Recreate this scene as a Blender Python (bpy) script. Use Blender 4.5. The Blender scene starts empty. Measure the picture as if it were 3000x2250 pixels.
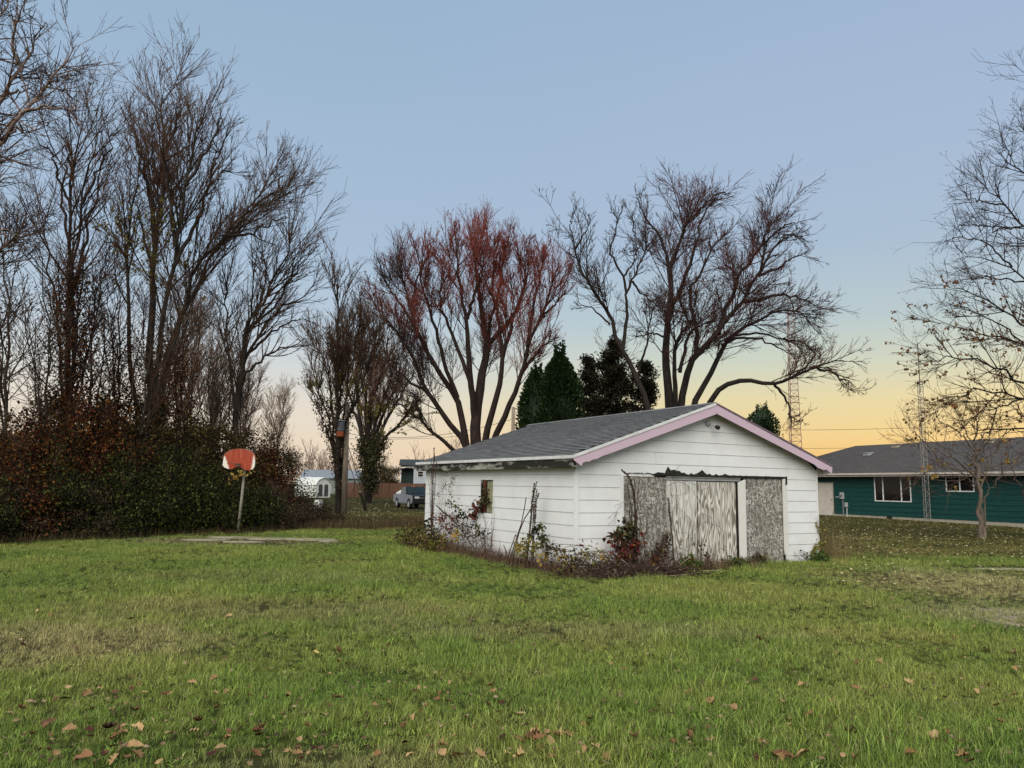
import bpy, bmesh, math, random
import numpy as np
from mathutils import Vector, Matrix

rng = np.random.default_rng(11)
random.seed(11)
scene = bpy.context.scene
COL = scene.collection

# ---------------------------------------------------------------- camera
FPX, PITCH, ROLL, EYE = 2250.0, math.atan(299 / 2250.0), math.radians(0.89), 1.7
cd = bpy.data.cameras.new('camera'); cam = bpy.data.objects.new('camera', cd); COL.objects.link(cam)
cd.sensor_width = 36.0; cd.sensor_fit = 'HORIZONTAL'; cd.lens = 36.0 * FPX / 3000.0
cd.clip_start = 0.05; cd.clip_end = 3000
cam.matrix_world = Matrix.Translation((0, 0, EYE)) @ Matrix.Rotation(math.pi / 2 + PITCH, 4, 'X') @ Matrix.Rotation(ROLL, 4, 'Z')
scene.camera = cam
scene.render.engine = 'CYCLES'
scene.cycles.use_denoising = True
scene.cycles.use_adaptive_sampling = True
scene.cycles.adaptive_threshold = 0.012
scene.cycles.max_bounces = 4
scene.cycles.diffuse_bounces = 2
scene.cycles.glossy_bounces = 2
scene.cycles.transmission_bounces = 3
scene.cycles.transparent_max_bounces = 4
scene.cycles.caustics_reflective = False
scene.cycles.caustics_refractive = False
scene.view_settings.view_transform = 'Standard'
scene.view_settings.look = 'None'
scene.view_settings.exposure = 0.0
scene.view_settings.gamma = 1.0
scene.view_settings.use_curve_mapping = False


def lin(r, g, b):
    f = lambda c: c / 12.92 if c <= 0.04045 else ((c + 0.055) / 1.055) ** 2.4
    return (f(r / 255.0), f(g / 255.0), f(b / 255.0), 1.0)


def nd(nt, kind, **kw):
    n = nt.nodes.new(kind)
    for k, v in kw.items():
        if k == 'inp':
            for kk, vv in v.items():
                n.inputs[kk].default_value = vv
        else:
            setattr(n, k, v)
    return n


def ramp(nt, stops, fac=None, interp='LINEAR'):
    r = nt.nodes.new('ShaderNodeValToRGB'); cr = r.color_ramp; cr.interpolation = interp
    while len(cr.elements) > 1:
        cr.elements.remove(cr.elements[-1])
    cr.elements[0].position = stops[0][0]; cr.elements[0].color = stops[0][1]
    for p, c in stops[1:]:
        e = cr.elements.new(p); e.color = c
    if fac is not None:
        nt.links.new(fac, r.inputs[0])
    return r.outputs[0]


def math_n(nt, op, a, b=None, c=None, clamp=False):
    n = nt.nodes.new('ShaderNodeMath'); n.operation = op; n.use_clamp = clamp
    for i, x in enumerate((a, b, c)):
        if x is None: continue
        if isinstance(x, (int, float)): n.inputs[i].default_value = x
        else: nt.links.new(x, n.inputs[i])
    return n.outputs[0]


def mixc(nt, fac, a, b, blend='MIX'):
    n = nt.nodes.new('ShaderNodeMix'); n.data_type = 'RGBA'; n.blend_type = blend
    for idx, x in ((0, fac), (6, a), (7, b)):
        if isinstance(x, (int, float)): n.inputs[idx].default_value = x
        elif isinstance(x, tuple): n.inputs[idx].default_value = x
        else: nt.links.new(x, n.inputs[idx])
    return n.outputs[2]


# ---------------------------------------------------------------- dusk sky: the sun is just down, ahead and to the right
SKY_SUN_AZ = math.radians(36.0)
world = bpy.data.worlds.new('World'); scene.world = world; world.use_nodes = True
nt = world.node_tree; nt.nodes.clear()
tc = nd(nt, 'ShaderNodeTexCoord')
nrm = nd(nt, 'ShaderNodeVectorMath', operation='NORMALIZE'); nt.links.new(tc.outputs['Generated'], nrm.inputs[0])
sep = nd(nt, 'ShaderNodeSeparateXYZ'); nt.links.new(nrm.outputs[0], sep.inputs[0])
elev = math_n(nt, 'ARCSINE', sep.outputs[2]); elevn = math_n(nt, 'DIVIDE', elev, math.pi / 2, clamp=True)
elevs = math_n(nt, 'POWER', elevn, 0.5)
q = lambda deg: math.sqrt(max(deg, 0) / 90.0)
east = ramp(nt, [(q(0), lin(236, 214, 190)), (q(3), lin(239, 221, 199)), (q(5.5), lin(234, 225, 211)), (q(8.5), lin(214, 219, 220)),
                 (q(12), lin(188, 206, 222)), (q(17), lin(172, 195, 219)), (q(24), lin(166, 190, 216)), (q(33), lin(157, 184, 211)), (q(90), lin(126, 157, 196))], elevs)
west = ramp(nt, [(q(0), lin(238, 180, 104)), (q(2.2), lin(244, 200, 126)), (q(3.8), lin(245, 214, 148)), (q(6.4), lin(233, 220, 172)), (q(9.0), lin(209, 216, 197)),
                 (q(12), lin(187, 205, 210)), (q(17), lin(173, 194, 216)), (q(24), lin(169, 190, 217)), (q(33), lin(162, 185, 214)), (q(90), lin(126, 157, 196))], elevs)
cx = math_n(nt, 'MULTIPLY', sep.outputs[0], math.sin(SKY_SUN_AZ)); cy = math_n(nt, 'MULTIPLY', sep.outputs[1], math.cos(SKY_SUN_AZ))
hl = math_n(nt, 'SQRT', math_n(nt, 'SUBTRACT', 1.0, math_n(nt, 'MULTIPLY', sep.outputs[2], sep.outputs[2])))
cosaz = math_n(nt, 'DIVIDE', math_n(nt, 'ADD', cx, cy), math_n(nt, 'MAXIMUM', hl, 1e-4))
mr = nd(nt, 'ShaderNodeMapRange', interpolation_type='SMOOTHSTEP', inp={1: 0.62, 2: 1.0, 3: 0.0, 4: 1.0}); nt.links.new(cosaz, mr.inputs[0])
grad = mixc(nt, mr.outputs[0], east, west)
sky = nd(nt, 'ShaderNodeTexSky', sky_type='NISHITA', sun_disc=False, sun_elevation=math.radians(1.0), sun_rotation=SKY_SUN_AZ, dust_density=1.5)
skyc = mixc(nt, 1.0, sky.outputs[0], (0.1, 0.1, 0.1, 1), 'MULTIPLY')
tot = mixc(nt, 0.05, grad, skyc)
bg = nd(nt, 'ShaderNodeBackground', inp={'Strength': 1.0}); nt.links.new(tot, bg.inputs[0])
out = nd(nt, 'ShaderNodeOutputWorld'); nt.links.new(bg.outputs[0], out.inputs[0])

# added fill lamp, stands in for bright open sky behind the camera
sd = bpy.data.lights.new('sky_fill', 'SUN'); sky_fill = bpy.data.objects.new('sky_fill', sd); COL.objects.link(sky_fill)
sd.energy = 4.1; sd.angle = math.radians(62); sd.color = (1.0, 0.93, 0.82)
sdir = Vector((-0.26 * math.cos(math.radians(42)), -0.966 * math.cos(math.radians(42)), math.sin(math.radians(42))))
sky_fill.rotation_euler = sdir.to_track_quat('Z', 'Y').to_euler()
sky_fill.location = (-6, -20, 20)

# ---------------------------------------------------------------- measuring helpers
O3 = np.array([0.0, 0.0, EYE])


def ray(u, v):
    x = (u - 1500) / FPX; y = -(v - 1125) / FPX
    X = x * math.cos(ROLL) - y * math.sin(ROLL); Y = x * math.sin(ROLL) + y * math.cos(ROLL)
    return np.array([X, math.cos(PITCH) - math.sin(PITCH) * Y, math.sin(PITCH) + math.cos(PITCH) * Y])


def at(u, v, d):
    r = ray(u, v); return O3 + r * (d / r[1])


def smooth(t):
    t = np.clip(t, 0, 1); return t * t * (3 - 2 * t)


def height(x, y):
    x = np.asarray(x, float); y = np.asarray(y, float)
    h = 0.20 * smooth((y - 24) / 22) * smooth((x - 6) / 12)
    h = h - 0.22 * np.exp(-((y - 62) / 16) ** 2) * smooth((3 - x) / 8)
    return h


def on_ground(u, v):
    r = ray(u, v); h = 0.0
    for _ in range(12):
        p = O3 + r * ((h - EYE) / r[2]); h = float(height(p[0], p[1]))
    return p


# ---------------------------------------------------------------- building helpers
def link(o, parent=None):
    COL.objects.link(o)
    if parent is not None: o.parent = parent
    return o


def mesh_np(name, V, Q=None, T=None, smooth_shade=False):
    """mesh from vertex array, quads (n,4) and triangles (n,3)"""
    me = bpy.data.meshes.new(name)
    V = np.asarray(V, np.float32).reshape(-1, 3)
    nq = 0 if Q is None else len(Q); ntri = 0 if T is None else len(T)
    me.vertices.add(len(V)); me.vertices.foreach_set('co', V.ravel())
    idx = []
    if nq: idx.append(np.asarray(Q, np.int32).ravel())
    if ntri: idx.append(np.asarray(T, np.int32).ravel())
    idx = np.concatenate(idx) if idx else np.zeros(0, np.int32)
    me.loops.add(len(idx)); me.loops.foreach_set('vertex_index', idx)
    me.polygons.add(nq + ntri)
    ls = np.concatenate([np.arange(nq) * 4, nq * 4 + np.arange(ntri) * 3]).astype(np.int32)
    me.polygons.foreach_set('loop_start', ls)
    me.polygons.foreach_set('use_smooth', np.full(nq + ntri, smooth_shade))
    me.update(calc_edges=True)
    return me


class MB:
    """collects shapes that make ONE part"""
    def __init__(self): self.v = []; self.f = []

    def poly(self, pts, faces):
        b = len(self.v); self.v += [tuple(p) for p in pts]; self.f += [tuple(i + b for i in f) for f in faces]; return self

    def box(self, x0, x1, y0, y1, z0, z1):
        return self.poly([(x0, y0, z0), (x1, y0, z0), (x1, y1, z0), (x0, y1, z0), (x0, y0, z1), (x1, y0, z1), (x1, y1, z1), (x0, y1, z1)],
                         [(0, 3, 2, 1), (4, 5, 6, 7), (0, 1, 5, 4), (1, 2, 6, 5), (2, 3, 7, 6), (3, 0, 4, 7)])

    def prism(self, pts2, axis, a, b):
        """2-D outline extruded along axis from a to b; outline in the other two axes (in order)"""
        n = len(pts2)
        def P(p, t):
            if axis == 0: return (t, p[0], p[1])
            if axis == 1: return (p[0], t, p[1])
            return (p[0], p[1], t)
        return self.poly([P(p, a) for p in pts2] + [P(p, b) for p in pts2],
                         [tuple(range(n))[::-1], tuple(range(n, 2 * n))] + [(i, (i + 1) % n, n + (i + 1) % n, n + i) for i in range(n)])

    def tube(self, pts, rad, S=8, cap=True):
        pts = [Vector(p) for p in pts]; n = len(pts)
        if not isinstance(rad, (list, tuple)): rad = [rad] * n
        b = len(self.v)
        mean = (pts[-1] - pts[0]).normalized()
        ref = Vector((0, 0, 1)) if abs(mean.z) < 0.85 else Vector((1, 0, 0))
        for i, p in enumerate(pts):
            t = (pts[min(i + 1, n - 1)] - pts[max(i - 1, 0)]).normalized()
            a = t.cross(ref).normalized(); c = t.cross(a)
            for k in range(S):
                w = 2 * math.pi * k / S
                self.v.append(tuple(p + (a * math.cos(w) + c * math.sin(w)) * rad[i]))
        for i in range(n - 1):
            for k in range(S):
                k2 = (k + 1) % S
                self.f.append((b + i * S + k, b + i * S + k2, b + (i + 1) * S + k2, b + (i + 1) * S + k))
        if cap:
            self.f.append(tuple(b + k for k in range(S))[::-1]); self.f.append(tuple(b + (n - 1) * S + k for k in range(S)))
        return self

    def lathe(self, prof, S=16, axis='Z', centre=(0, 0, 0)):
        b = len(self.v); n = len(prof); c = centre
        for r, h in prof:
            for k in range(S):
                w = 2 * math.pi * k / S; x, y = r * math.cos(w), r * math.sin(w)
                p = (x, y, h) if axis == 'Z' else (x, h, y) if axis == 'Y' else (h, x, y)
                self.v.append((p[0] + c[0], p[1] + c[1], p[2] + c[2]))
        for i in range(n - 1):
            for k in range(S):
                k2 = (k + 1) % S
                self.f.append((b + i * S + k, b + i * S + k2, b + (i + 1) * S + k2, b + (i + 1) * S + k))
        self.f.append(tuple(b + k for k in range(S))[::-1]); self.f.append(tuple(b + (n - 1) * S + k for k in range(S)))
        return self

    def mesh(self, name, bevel=0.0, fix=True):
        me = bpy.data.meshes.new(name); me.from_pydata(self.v, [], self.f)
        if fix or bevel:
            bm = bmesh.new(); bm.from_mesh(me)
            bmesh.ops.recalc_face_normals(bm, faces=bm.faces)
            if bevel:
                bmesh.ops.bevel(bm, geom=[e for e in bm.edges if len(e.link_faces) == 2 and e.calc_face_angle(0) > 0.5], offset=bevel, segments=2, affect='EDGES', clamp_overlap=True)
            bm.to_mesh(me); bm.free()
        return me

    def build(self, name, mat, parent=None, bevel=0.0, shade=False, kind=None):
        me = self.mesh(name, bevel)
        if mat is not None: me.materials.append(mat)
        if shade:
            me.polygons.foreach_set('use_smooth', [True] * len(me.polygons))
        o = link(bpy.data.objects.new(name, me), parent)
        if kind: o['kind'] = kind
        return o


def add(name, me, mat=None, parent=None, kind=None):
    if mat is not None and not me.materials: me.materials.append(mat)
    o = link(bpy.data.objects.new(name, me), parent)
    if kind: o['kind'] = kind
    return o


def tag(o, label=None, cat=None, group=None, kind=None):
    if label: o['label'] = label
    if cat: o['category'] = cat
    if group: o['group'] = group
    if kind: o['kind'] = kind
    return o


def thing(name, label, cat, loc=(0, 0, 0), rz=0.0, group=None):
    o = bpy.data.objects.new(name, None); o.empty_display_size = 0.3; link(o)
    o.location = loc; o.rotation_euler = (0, 0, rz)
    return tag(o, label, cat, group)


def copy_tree(root, loc, rz=0.0, scale=1.0, label=None, group=None):
    c = root.copy(); COL.objects.link(c); c.location = loc; c.rotation_euler = (0, 0, rz)
    c.scale = (scale,) * 3 if isinstance(scale, (int, float)) else scale
    if label: c['label'] = label
    if group: c['group'] = group
    for ch in list(root.children):
        k = ch.copy(); COL.objects.link(k); k.parent = c
        for g in list(ch.children):
            m = g.copy(); COL.objects.link(m); m.parent = k
    return c


# ---------------------------------------------------------------- materials
def new_mat(name):
    m = bpy.data.materials.new(name); m.use_nodes = True; t = m.node_tree
    b = t.nodes['Principled BSDF']; b.inputs['Specular IOR Level'].default_value = 0.25
    return m, t, b


def coords(t, kind='Object', scale=(1, 1, 1)):
    c = nd(t, 'ShaderNodeTexCoord'); mp = nd(t, 'ShaderNodeMapping'); mp.inputs['Scale'].default_value = scale
    t.links.new(c.outputs[kind], mp.inputs[0]); return mp.outputs[0]


def noise(t, vec, scale, detail=4, rough=0.6, dist=0.0):
    n = nd(t, 'ShaderNodeTexNoise', inp={'Scale': scale, 'Detail': detail, 'Roughness': rough, 'Distortion': dist})
    t.links.new(vec, n.inputs['Vector']); return n.outputs[0]


def bump(t, b, h, strength=0.3, dist=0.02):
    n = nd(t, 'ShaderNodeBump', inp={'Strength': strength, 'Distance': dist}); t.links.new(h, n.inputs['Height']); t.links.new(n.outputs[0], b.inputs['Normal'])


def simple(name, c1, c2=None, scale=6.0, rough=0.8, stretch=(1, 1, 1), bmp=0.0, detail=5, lo=0.35, hi=0.65, metal=0.0, spec=0.25, bdist=0.01):
    m, t, b = new_mat(name); b.inputs['Roughness'].default_value = rough; b.inputs['Metallic'].default_value = metal; b.inputs['Specular IOR Level'].default_value = spec
    if c2 is None: c2 = tuple(x * 0.8 for x in c1[:3]) + (1,)
    v = coords(t, 'Object', stretch); n = noise(t, v, scale, detail)
    t.links.new(ramp(t, [(lo, c1), (hi, c2)], n), b.inputs['Base Color'])
    if bmp: bump(t, b, n, bmp, bdist)
    return m


def per_piece(name, cols, rough=0.7, spec=0.2, trans=0.0, interp='LINEAR', obj_random=True):
    """colour picked per leaf / piece / instance"""
    m, t, b = new_mat(name); b.inputs['Roughness'].default_value = rough; b.inputs['Specular IOR Level'].default_value = spec
    g = nd(t, 'ShaderNodeNewGeometry'); r = g.outputs['Random Per Island']
    if obj_random:
        oi = nd(t, 'ShaderNodeObjectInfo'); r = math_n(t, 'FRACT', math_n(t, 'ADD', r, oi.outputs['Random']))
    n = len(cols)
    col = ramp(t, [(i / max(n - 1, 1), c) for i, c in enumerate(cols)], r, interp)
    t.links.new(col, b.inputs['Base Color'])
    if trans:
        tr = nd(t, 'ShaderNodeBsdfTranslucent'); t.links.new(col, tr.inputs[0])
        mx = nd(t, 'ShaderNodeMixShader', inp={0: trans}); t.links.new(b.outputs[0], mx.inputs[1]); t.links.new(tr.outputs[0], mx.inputs[2])
        t.links.new(mx.outputs[0], t.nodes['Material Output'].inputs[0])
    return m


C = lambda r, g, b: (r, g, b, 1.0)


def white_paint():
    m, t, b = new_mat('white_siding_paint'); b.inputs['Roughness'].default_value = 0.6
    v = coords(t, 'Object'); n = noise(t, v, 2.2, 6, 0.62); n2 = noise(t, coords(t, 'Object', (1, 1, 9)), 5.0, 4)
    base = ramp(t, [(0.25, C(.64, .63, .62)), (0.45, C(.70, .70, .695)), (0.7, C(.745, .75, .75))], n)
    base = mixc(t, math_n(t, 'MULTIPLY', n2, 0.14), base, C(.62, .61, .58))
    spots = ramp(t, [(0.735, C(0, 0, 0)), (0.77, C(1, 1, 1))], noise(t, v, 13.0, 2))
    base = mixc(t, math_n(t, 'MULTIPLY', spots, 0.2), base, C(.30, .28, .25))
    g = nd(t, 'ShaderNodeNewGeometry'); sp = nd(t, 'ShaderNodeSeparateXYZ'); t.links.new(g.outputs['Position'], sp.inputs[0])
    splash = nd(t, 'ShaderNodeMapRange', inp={1: 0.75, 2: 0.05, 3: 0.0, 4: 1.0}); t.links.new(sp.outputs[2], splash.inputs[0])
    dirt = math_n(t, 'MULTIPLY', splash.outputs[0], ramp(t, [(0.4, C(0, 0, 0)), (0.62, C(1, 1, 1))], noise(t, v, 4.5, 6)))
    base = mixc(t, math_n(t, 'MULTIPLY', dirt, 0.3), base, C(.34, .31, .26))
    t.links.new(base, b.inputs['Base Color']); bump(t, b, n2, 0.12, 0.004)
    return m


def osb():
    m, t, b = new_mat('weathered_osb'); b.inputs['Roughness'].default_value = 0.9
    v = coords(t, 'Object'); wob = noise(t, v, 3.0, 2)
    cols = []
    for i, st in enumerate(((40, 40, 14), (20, 20, 44))):
        vo = nd(t, 'ShaderNodeTexVoronoi', inp={'Scale': 1.0, 'Randomness': 1.0}); mp = coords(t, 'Object', st)
        ds = nd(t, 'ShaderNodeTexNoise', inp={'Scale': 5.0, 'Detail': 2.0}); t.links.new(v, ds.inputs[0])
        ad = nd(t, 'ShaderNodeVectorMath', operation='MULTIPLY_ADD'); ad.inputs[1].default_value = (7, 7, 7)
        t.links.new(ds.outputs['Color'], ad.inputs[0]); t.links.new(mp, ad.inputs[2]); t.links.new(ad.outputs[0], vo.inputs['Vector'])
        s = nd(t, 'ShaderNodeSeparateColor'); t.links.new(vo.outputs['Color'], s.inputs[0]); cols.append(s.outputs[0])
    f = math_n(t, 'ADD', math_n(t, 'MULTIPLY', cols[0], 0.6), math_n(t, 'MULTIPLY', cols[1], 0.4))
    c = ramp(t, [(0.2, C(.085, .077, .062)), (0.42, C(.19, .174, .147)), (0.6, C(.33, .31, .27)), (0.8, C(.60, .58, .53))], f)
    c = mixc(t, ramp(t, [(0.35, C(0, 0, 0)), (0.7, C(.6, .6, .6))], noise(t, v, 1.6, 4)), c, C(.16, .145, .12))
    t.links.new(c, b.inputs['Base Color']); bump(t, b, f, 0.4, 0.006)
    return m


def plywood(name, seed, keep):
    m, t, b = new_mat(name); b.inputs['Roughness'].default_value = 0.85
    v = coords(t, 'Object'); sp = nd(t, 'ShaderNodeSeparateXYZ'); t.links.new(v, sp.inputs[0])
    mp = nd(t, 'ShaderNodeMapping'); mp.inputs['Scale'].default_value = (4.2, 1, 0.75); mp.inputs['Location'].default_value = (seed, seed * 1.7, seed * .6); t.links.new(v, mp.inputs[0])
    n = nd(t, 'ShaderNodeTexNoise', inp={'Scale': 1.0, 'Detail': 2.0, 'Roughness': 0.42}); t.links.new(mp.outputs[0], n.inputs[0])
    ph = math_n(t, 'MULTIPLY', n.outputs[0], 88.0)
    rings = math_n(t, 'ADD', math_n(t, 'MULTIPLY', math_n(t, 'SINE', ph), 0.5), 0.5)
    fine = noise(t, coords(t, 'Object', (70, 1, 1.2)), 2.0, 4); blot = noise(t, coords(t, 'Object', (5, 1, 1.3)), 1.2, 5)
    f = math_n(t, 'ADD', math_n(t, 'MULTIPLY', rings, 0.52), math_n(t, 'MULTIPLY', fine, 0.34)); f = math_n(t, 'ADD', f, math_n(t, 'MULTIPLY', blot, 0.36))
    wear = math_n(t, 'ADD', noise(t, coords(t, 'Object', (11, 1, 1.0)), 1.3, 5), math_n(t, 'MULTIPLY', sp.outputs[2], keep))
    c = ramp(t, [(0.32, C(.17, .15, .115)), (0.50, C(.28, .25, .20)), (0.66, C(.47, .44, .38)), (0.88, C(.66, .64, .585))], f)
    paint = ramp(t, [(0.66, C(0, 0, 0)), (0.84, C(.85, .85, .85))], wear)
    c = mixc(t, paint, c, C(.70, .685, .64))
    t.links.new(c, b.inputs['Base Color']); bump(t, b, f, 0.3, 0.004)
    return m


def shingle_mat(name, dark, light):
    m, t, b = new_mat(name); b.inputs['Roughness'].default_value = 0.95; b.inputs['Specular IOR Level'].default_value = .1
    g = nd(t, 'ShaderNodeNewGeometry'); oi = nd(t, 'ShaderNodeObjectInfo')
    r = math_n(t, 'FRACT', math_n(t, 'ADD', g.outputs['Random Per Island'], oi.outputs['Random']))
    gv = nd(t, 'ShaderNodeTexNoise', inp={'Scale': 60.0, 'Detail': 2.0}); t.links.new(g.outputs['Position'], gv.inputs[0])
    big = nd(t, 'ShaderNodeTexNoise', inp={'Scale': 0.7, 'Detail': 4.0}); t.links.new(g.outputs['Position'], big.inputs[0])
    f = math_n(t, 'ADD', math_n(t, 'MULTIPLY', r, 0.30), math_n(t, 'MULTIPLY', gv.outputs[0], 0.35)); f = math_n(t, 'ADD', f, math_n(t, 'MULTIPLY', big.outputs[0], 0.35))
    t.links.new(ramp(t, [(0.25, dark), (0.75, light)], f), b.inputs['Base Color'])
    return m


def dirty_wood(name, c_wood, c_stain, thr=0.5):
    m, t, b = new_mat(name); b.inputs['Roughness'].default_value = 0.85
    v = coords(t, 'Object'); n = noise(t, coords(t, 'Object', (1.5, 1.1, 4)), 1.3, 7, 0.62); n2 = noise(t, coords(t, 'Object', (3, 3, 30)), 3, 4)
    c = mixc(t, math_n(t, 'MULTIPLY', n2, 0.4), c_wood, tuple(x * .55 for x in c_wood[:3]) + (1,))
    c = mixc(t, ramp(t, [(thr - 0.05, C(0, 0, 0)), (thr + 0.09, C(1, 1, 1))], n), c, c_stain)
    t.links.new(c, b.inputs['Base Color']); bump(t, b, n2, 0.3, 0.005)
    return m


MAT = dict(
    white=white_paint(), osb=osb(), ply_a=plywood('worn_plywood_door', 3.1, 0.17), ply_b=plywood('grainy_plywood_door', 8.7, 0.09),
    pink=dirty_wood('faded_pink_trim', C(.58, .44, .52), C(.46, .36, .42), 0.62), drip=simple('white_drip_edge', C(.66, .66, .65), C(.52, .52, .50), 5),
    fascia=dirty_wood('mildewed_fascia', C(.36, .345, .30), C(.022, .020, .015), 0.43),
    trimwood=dirty_wood('bare_white_trim', C(.70, .685, .64), C(.40, .36, .30), 0.64), black=simple('torn_tar_paper', C(.012, .011, .010), C(.03, .027, .022), 20, 0.9, bmp=.5),
    core=simple('sheathing', C(.035, .033, .03), C(.06, .055, .05), 3), soffit=dirty_wood('soffit_paint', C(.42, .41, .38), C(.2, .19, .16), 0.6),
    shingle=shingle_mat('grey_asphalt_shingle', C(.105, .106, .107), C(.205, .207, .205)),
    shingle_shade=simple('painted_shingle_shade', C(.022, .022, .023), C(.045, .045, .046), 30, .95), shingle_d=shingle_mat('charcoal_asphalt_shingle', C(.040, .038, .040), C(.085, .08, .08)),
    green=simple('green_house_paint', C(.007, .046, .041), C(.012, .064, .056), 3.0, 0.5, (1, 1, 4)), cream=simple('cream_paint', C(.62, .575, .50), C(.52, .47, .40), 3),
    pinkfascia=simple('pale_gutter', C(.60, .53, .47), C(.5, .43, .38), 3), frame=simple('white_vinyl', C(.78, .78, .76), C(.70, .70, .68), 3, 0.4),
    concrete=simple('old_concrete', C(.36, .32, .235), C(.20, .175, .105), 3, 0.95, bmp=.4), found=simple('foundation_block', C(.42, .38, .30), C(.3, .27, .2), 4),
    steel=simple('galvanised_steel', C(.38, .39, .40), C(.28, .29, .3), 8, 0.45, metal=0.6), rust=simple('rusty_steel', C(.16, .075, .05), C(.23, .12, .085), 6, 0.8),
    darkmetal=simple('dark_metal', C(.025, .025, .025), C(.05, .045, .04), 6, 0.6), greyplastic=simple('grey_box', C(.42, .43, .43), C(.34, .35, .35), 4, 0.5),
    bark=simple('dark_bark', C(.010, .0075, .006), C(.028, .021, .017), 5, 0.95, (1, 1, .25), .6, bdist=.03),
    bark_b=simple('grey_brown_bark', C(.018, .0145, .011), C(.050, .040, .030), 4, 0.95, (1, 1, .22), .6, bdist=.03),
    bark_r=simple('red_brown_bark', C(.013, .0080, .006), C(.032, .019, .015), 5, 0.95, (1, 1, .25), .6, bdist=.03),
    twig=simple('dark_twig', C(.020, .0105, .0075), C(.046, .025, .018), 2), twig_r=simple('reddish_twig', C(.030, .014, .011), C(.17, .030, .020), .14, detail=3, lo=.46, hi=.60),
    twig_m=simple('maple_twig', C(.085, .022, .016), C(.025, .013, .010), .28), twig_b=simple('brown_twig', C(.05, .027, .016), C(.095, .05, .03), .7), twig_p=simple('pale_twig', C(.19, .14, .11), C(.27, .2, .15), .7),
    wood=simple('weathered_pole', C(.16, .125, .09), C(.26, .21, .16), 4, 0.9, (1, 1, .15), .3), fencewood=simple('brown_fence_board', C(.085, .042, .026), C(.13, .07, .045), 3, 0.9, (1, 1, .2)),
    wire=simple('black_cable', C(.02, .02, .02)),
)


def red_glow_twigs():
    m, t, b = new_mat('red_glow_twig'); b.inputs['Roughness'].default_value = .8
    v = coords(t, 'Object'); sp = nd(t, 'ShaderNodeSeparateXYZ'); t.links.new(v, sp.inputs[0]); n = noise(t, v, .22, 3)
    f = math_n(t, 'ADD', math_n(t, 'MULTIPLY', n, .9), math_n(t, 'MULTIPLY', sp.outputs[2], .030)); f = math_n(t, 'ADD', f, math_n(t, 'MULTIPLY', sp.outputs[0], .022))  # reddish twig colour, with treetop low-sun glow painted in by height and side
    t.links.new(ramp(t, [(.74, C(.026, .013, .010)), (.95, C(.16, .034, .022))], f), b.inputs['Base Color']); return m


MAT['twig_r'] = red_glow_twigs()


def glass_mat():
    m, t, b = new_mat('dark_window_glass'); b.inputs['Base Color'].default_value = C(.012, .011, .012); b.inputs['Roughness'].default_value = 0.05; b.inputs['Specular IOR Level'].default_value = 0.22
    return m


MAT['glass'] = glass_mat()
# ================================================================ ground
def pos_xyz(t):
    g = nd(t, 'ShaderNodeNewGeometry'); s = nd(t, 'ShaderNodeSeparateXYZ'); t.links.new(g.outputs['Position'], s.inputs[0])
    return g.outputs['Position'], s.outputs[0], s.outputs[1]


def patch(t, x, y, cx, cy, rx, ry, wob, soft=0.5):
    a = math_n(t, 'DIVIDE', math_n(t, 'SUBTRACT', x, cx), rx); b = math_n(t, 'DIVIDE', math_n(t, 'SUBTRACT', y, cy), ry)
    d = math_n(t, 'SQRT', math_n(t, 'ADD', math_n(t, 'MULTIPLY', a, a), math_n(t, 'MULTIPLY', b, b)))
    d = math_n(t, 'ADD', d, math_n(t, 'MULTIPLY', math_n(t, 'SUBTRACT', wob, 0.5), 2.6))
    m = nd(t, 'ShaderNodeMapRange', interpolation_type='SMOOTHSTEP', inp={1: 1.0 + soft, 2: 1.0 - soft, 3: 0.0, 4: 1.0}); t.links.new(d, m.inputs[0])
    return m.outputs[0]


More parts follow.
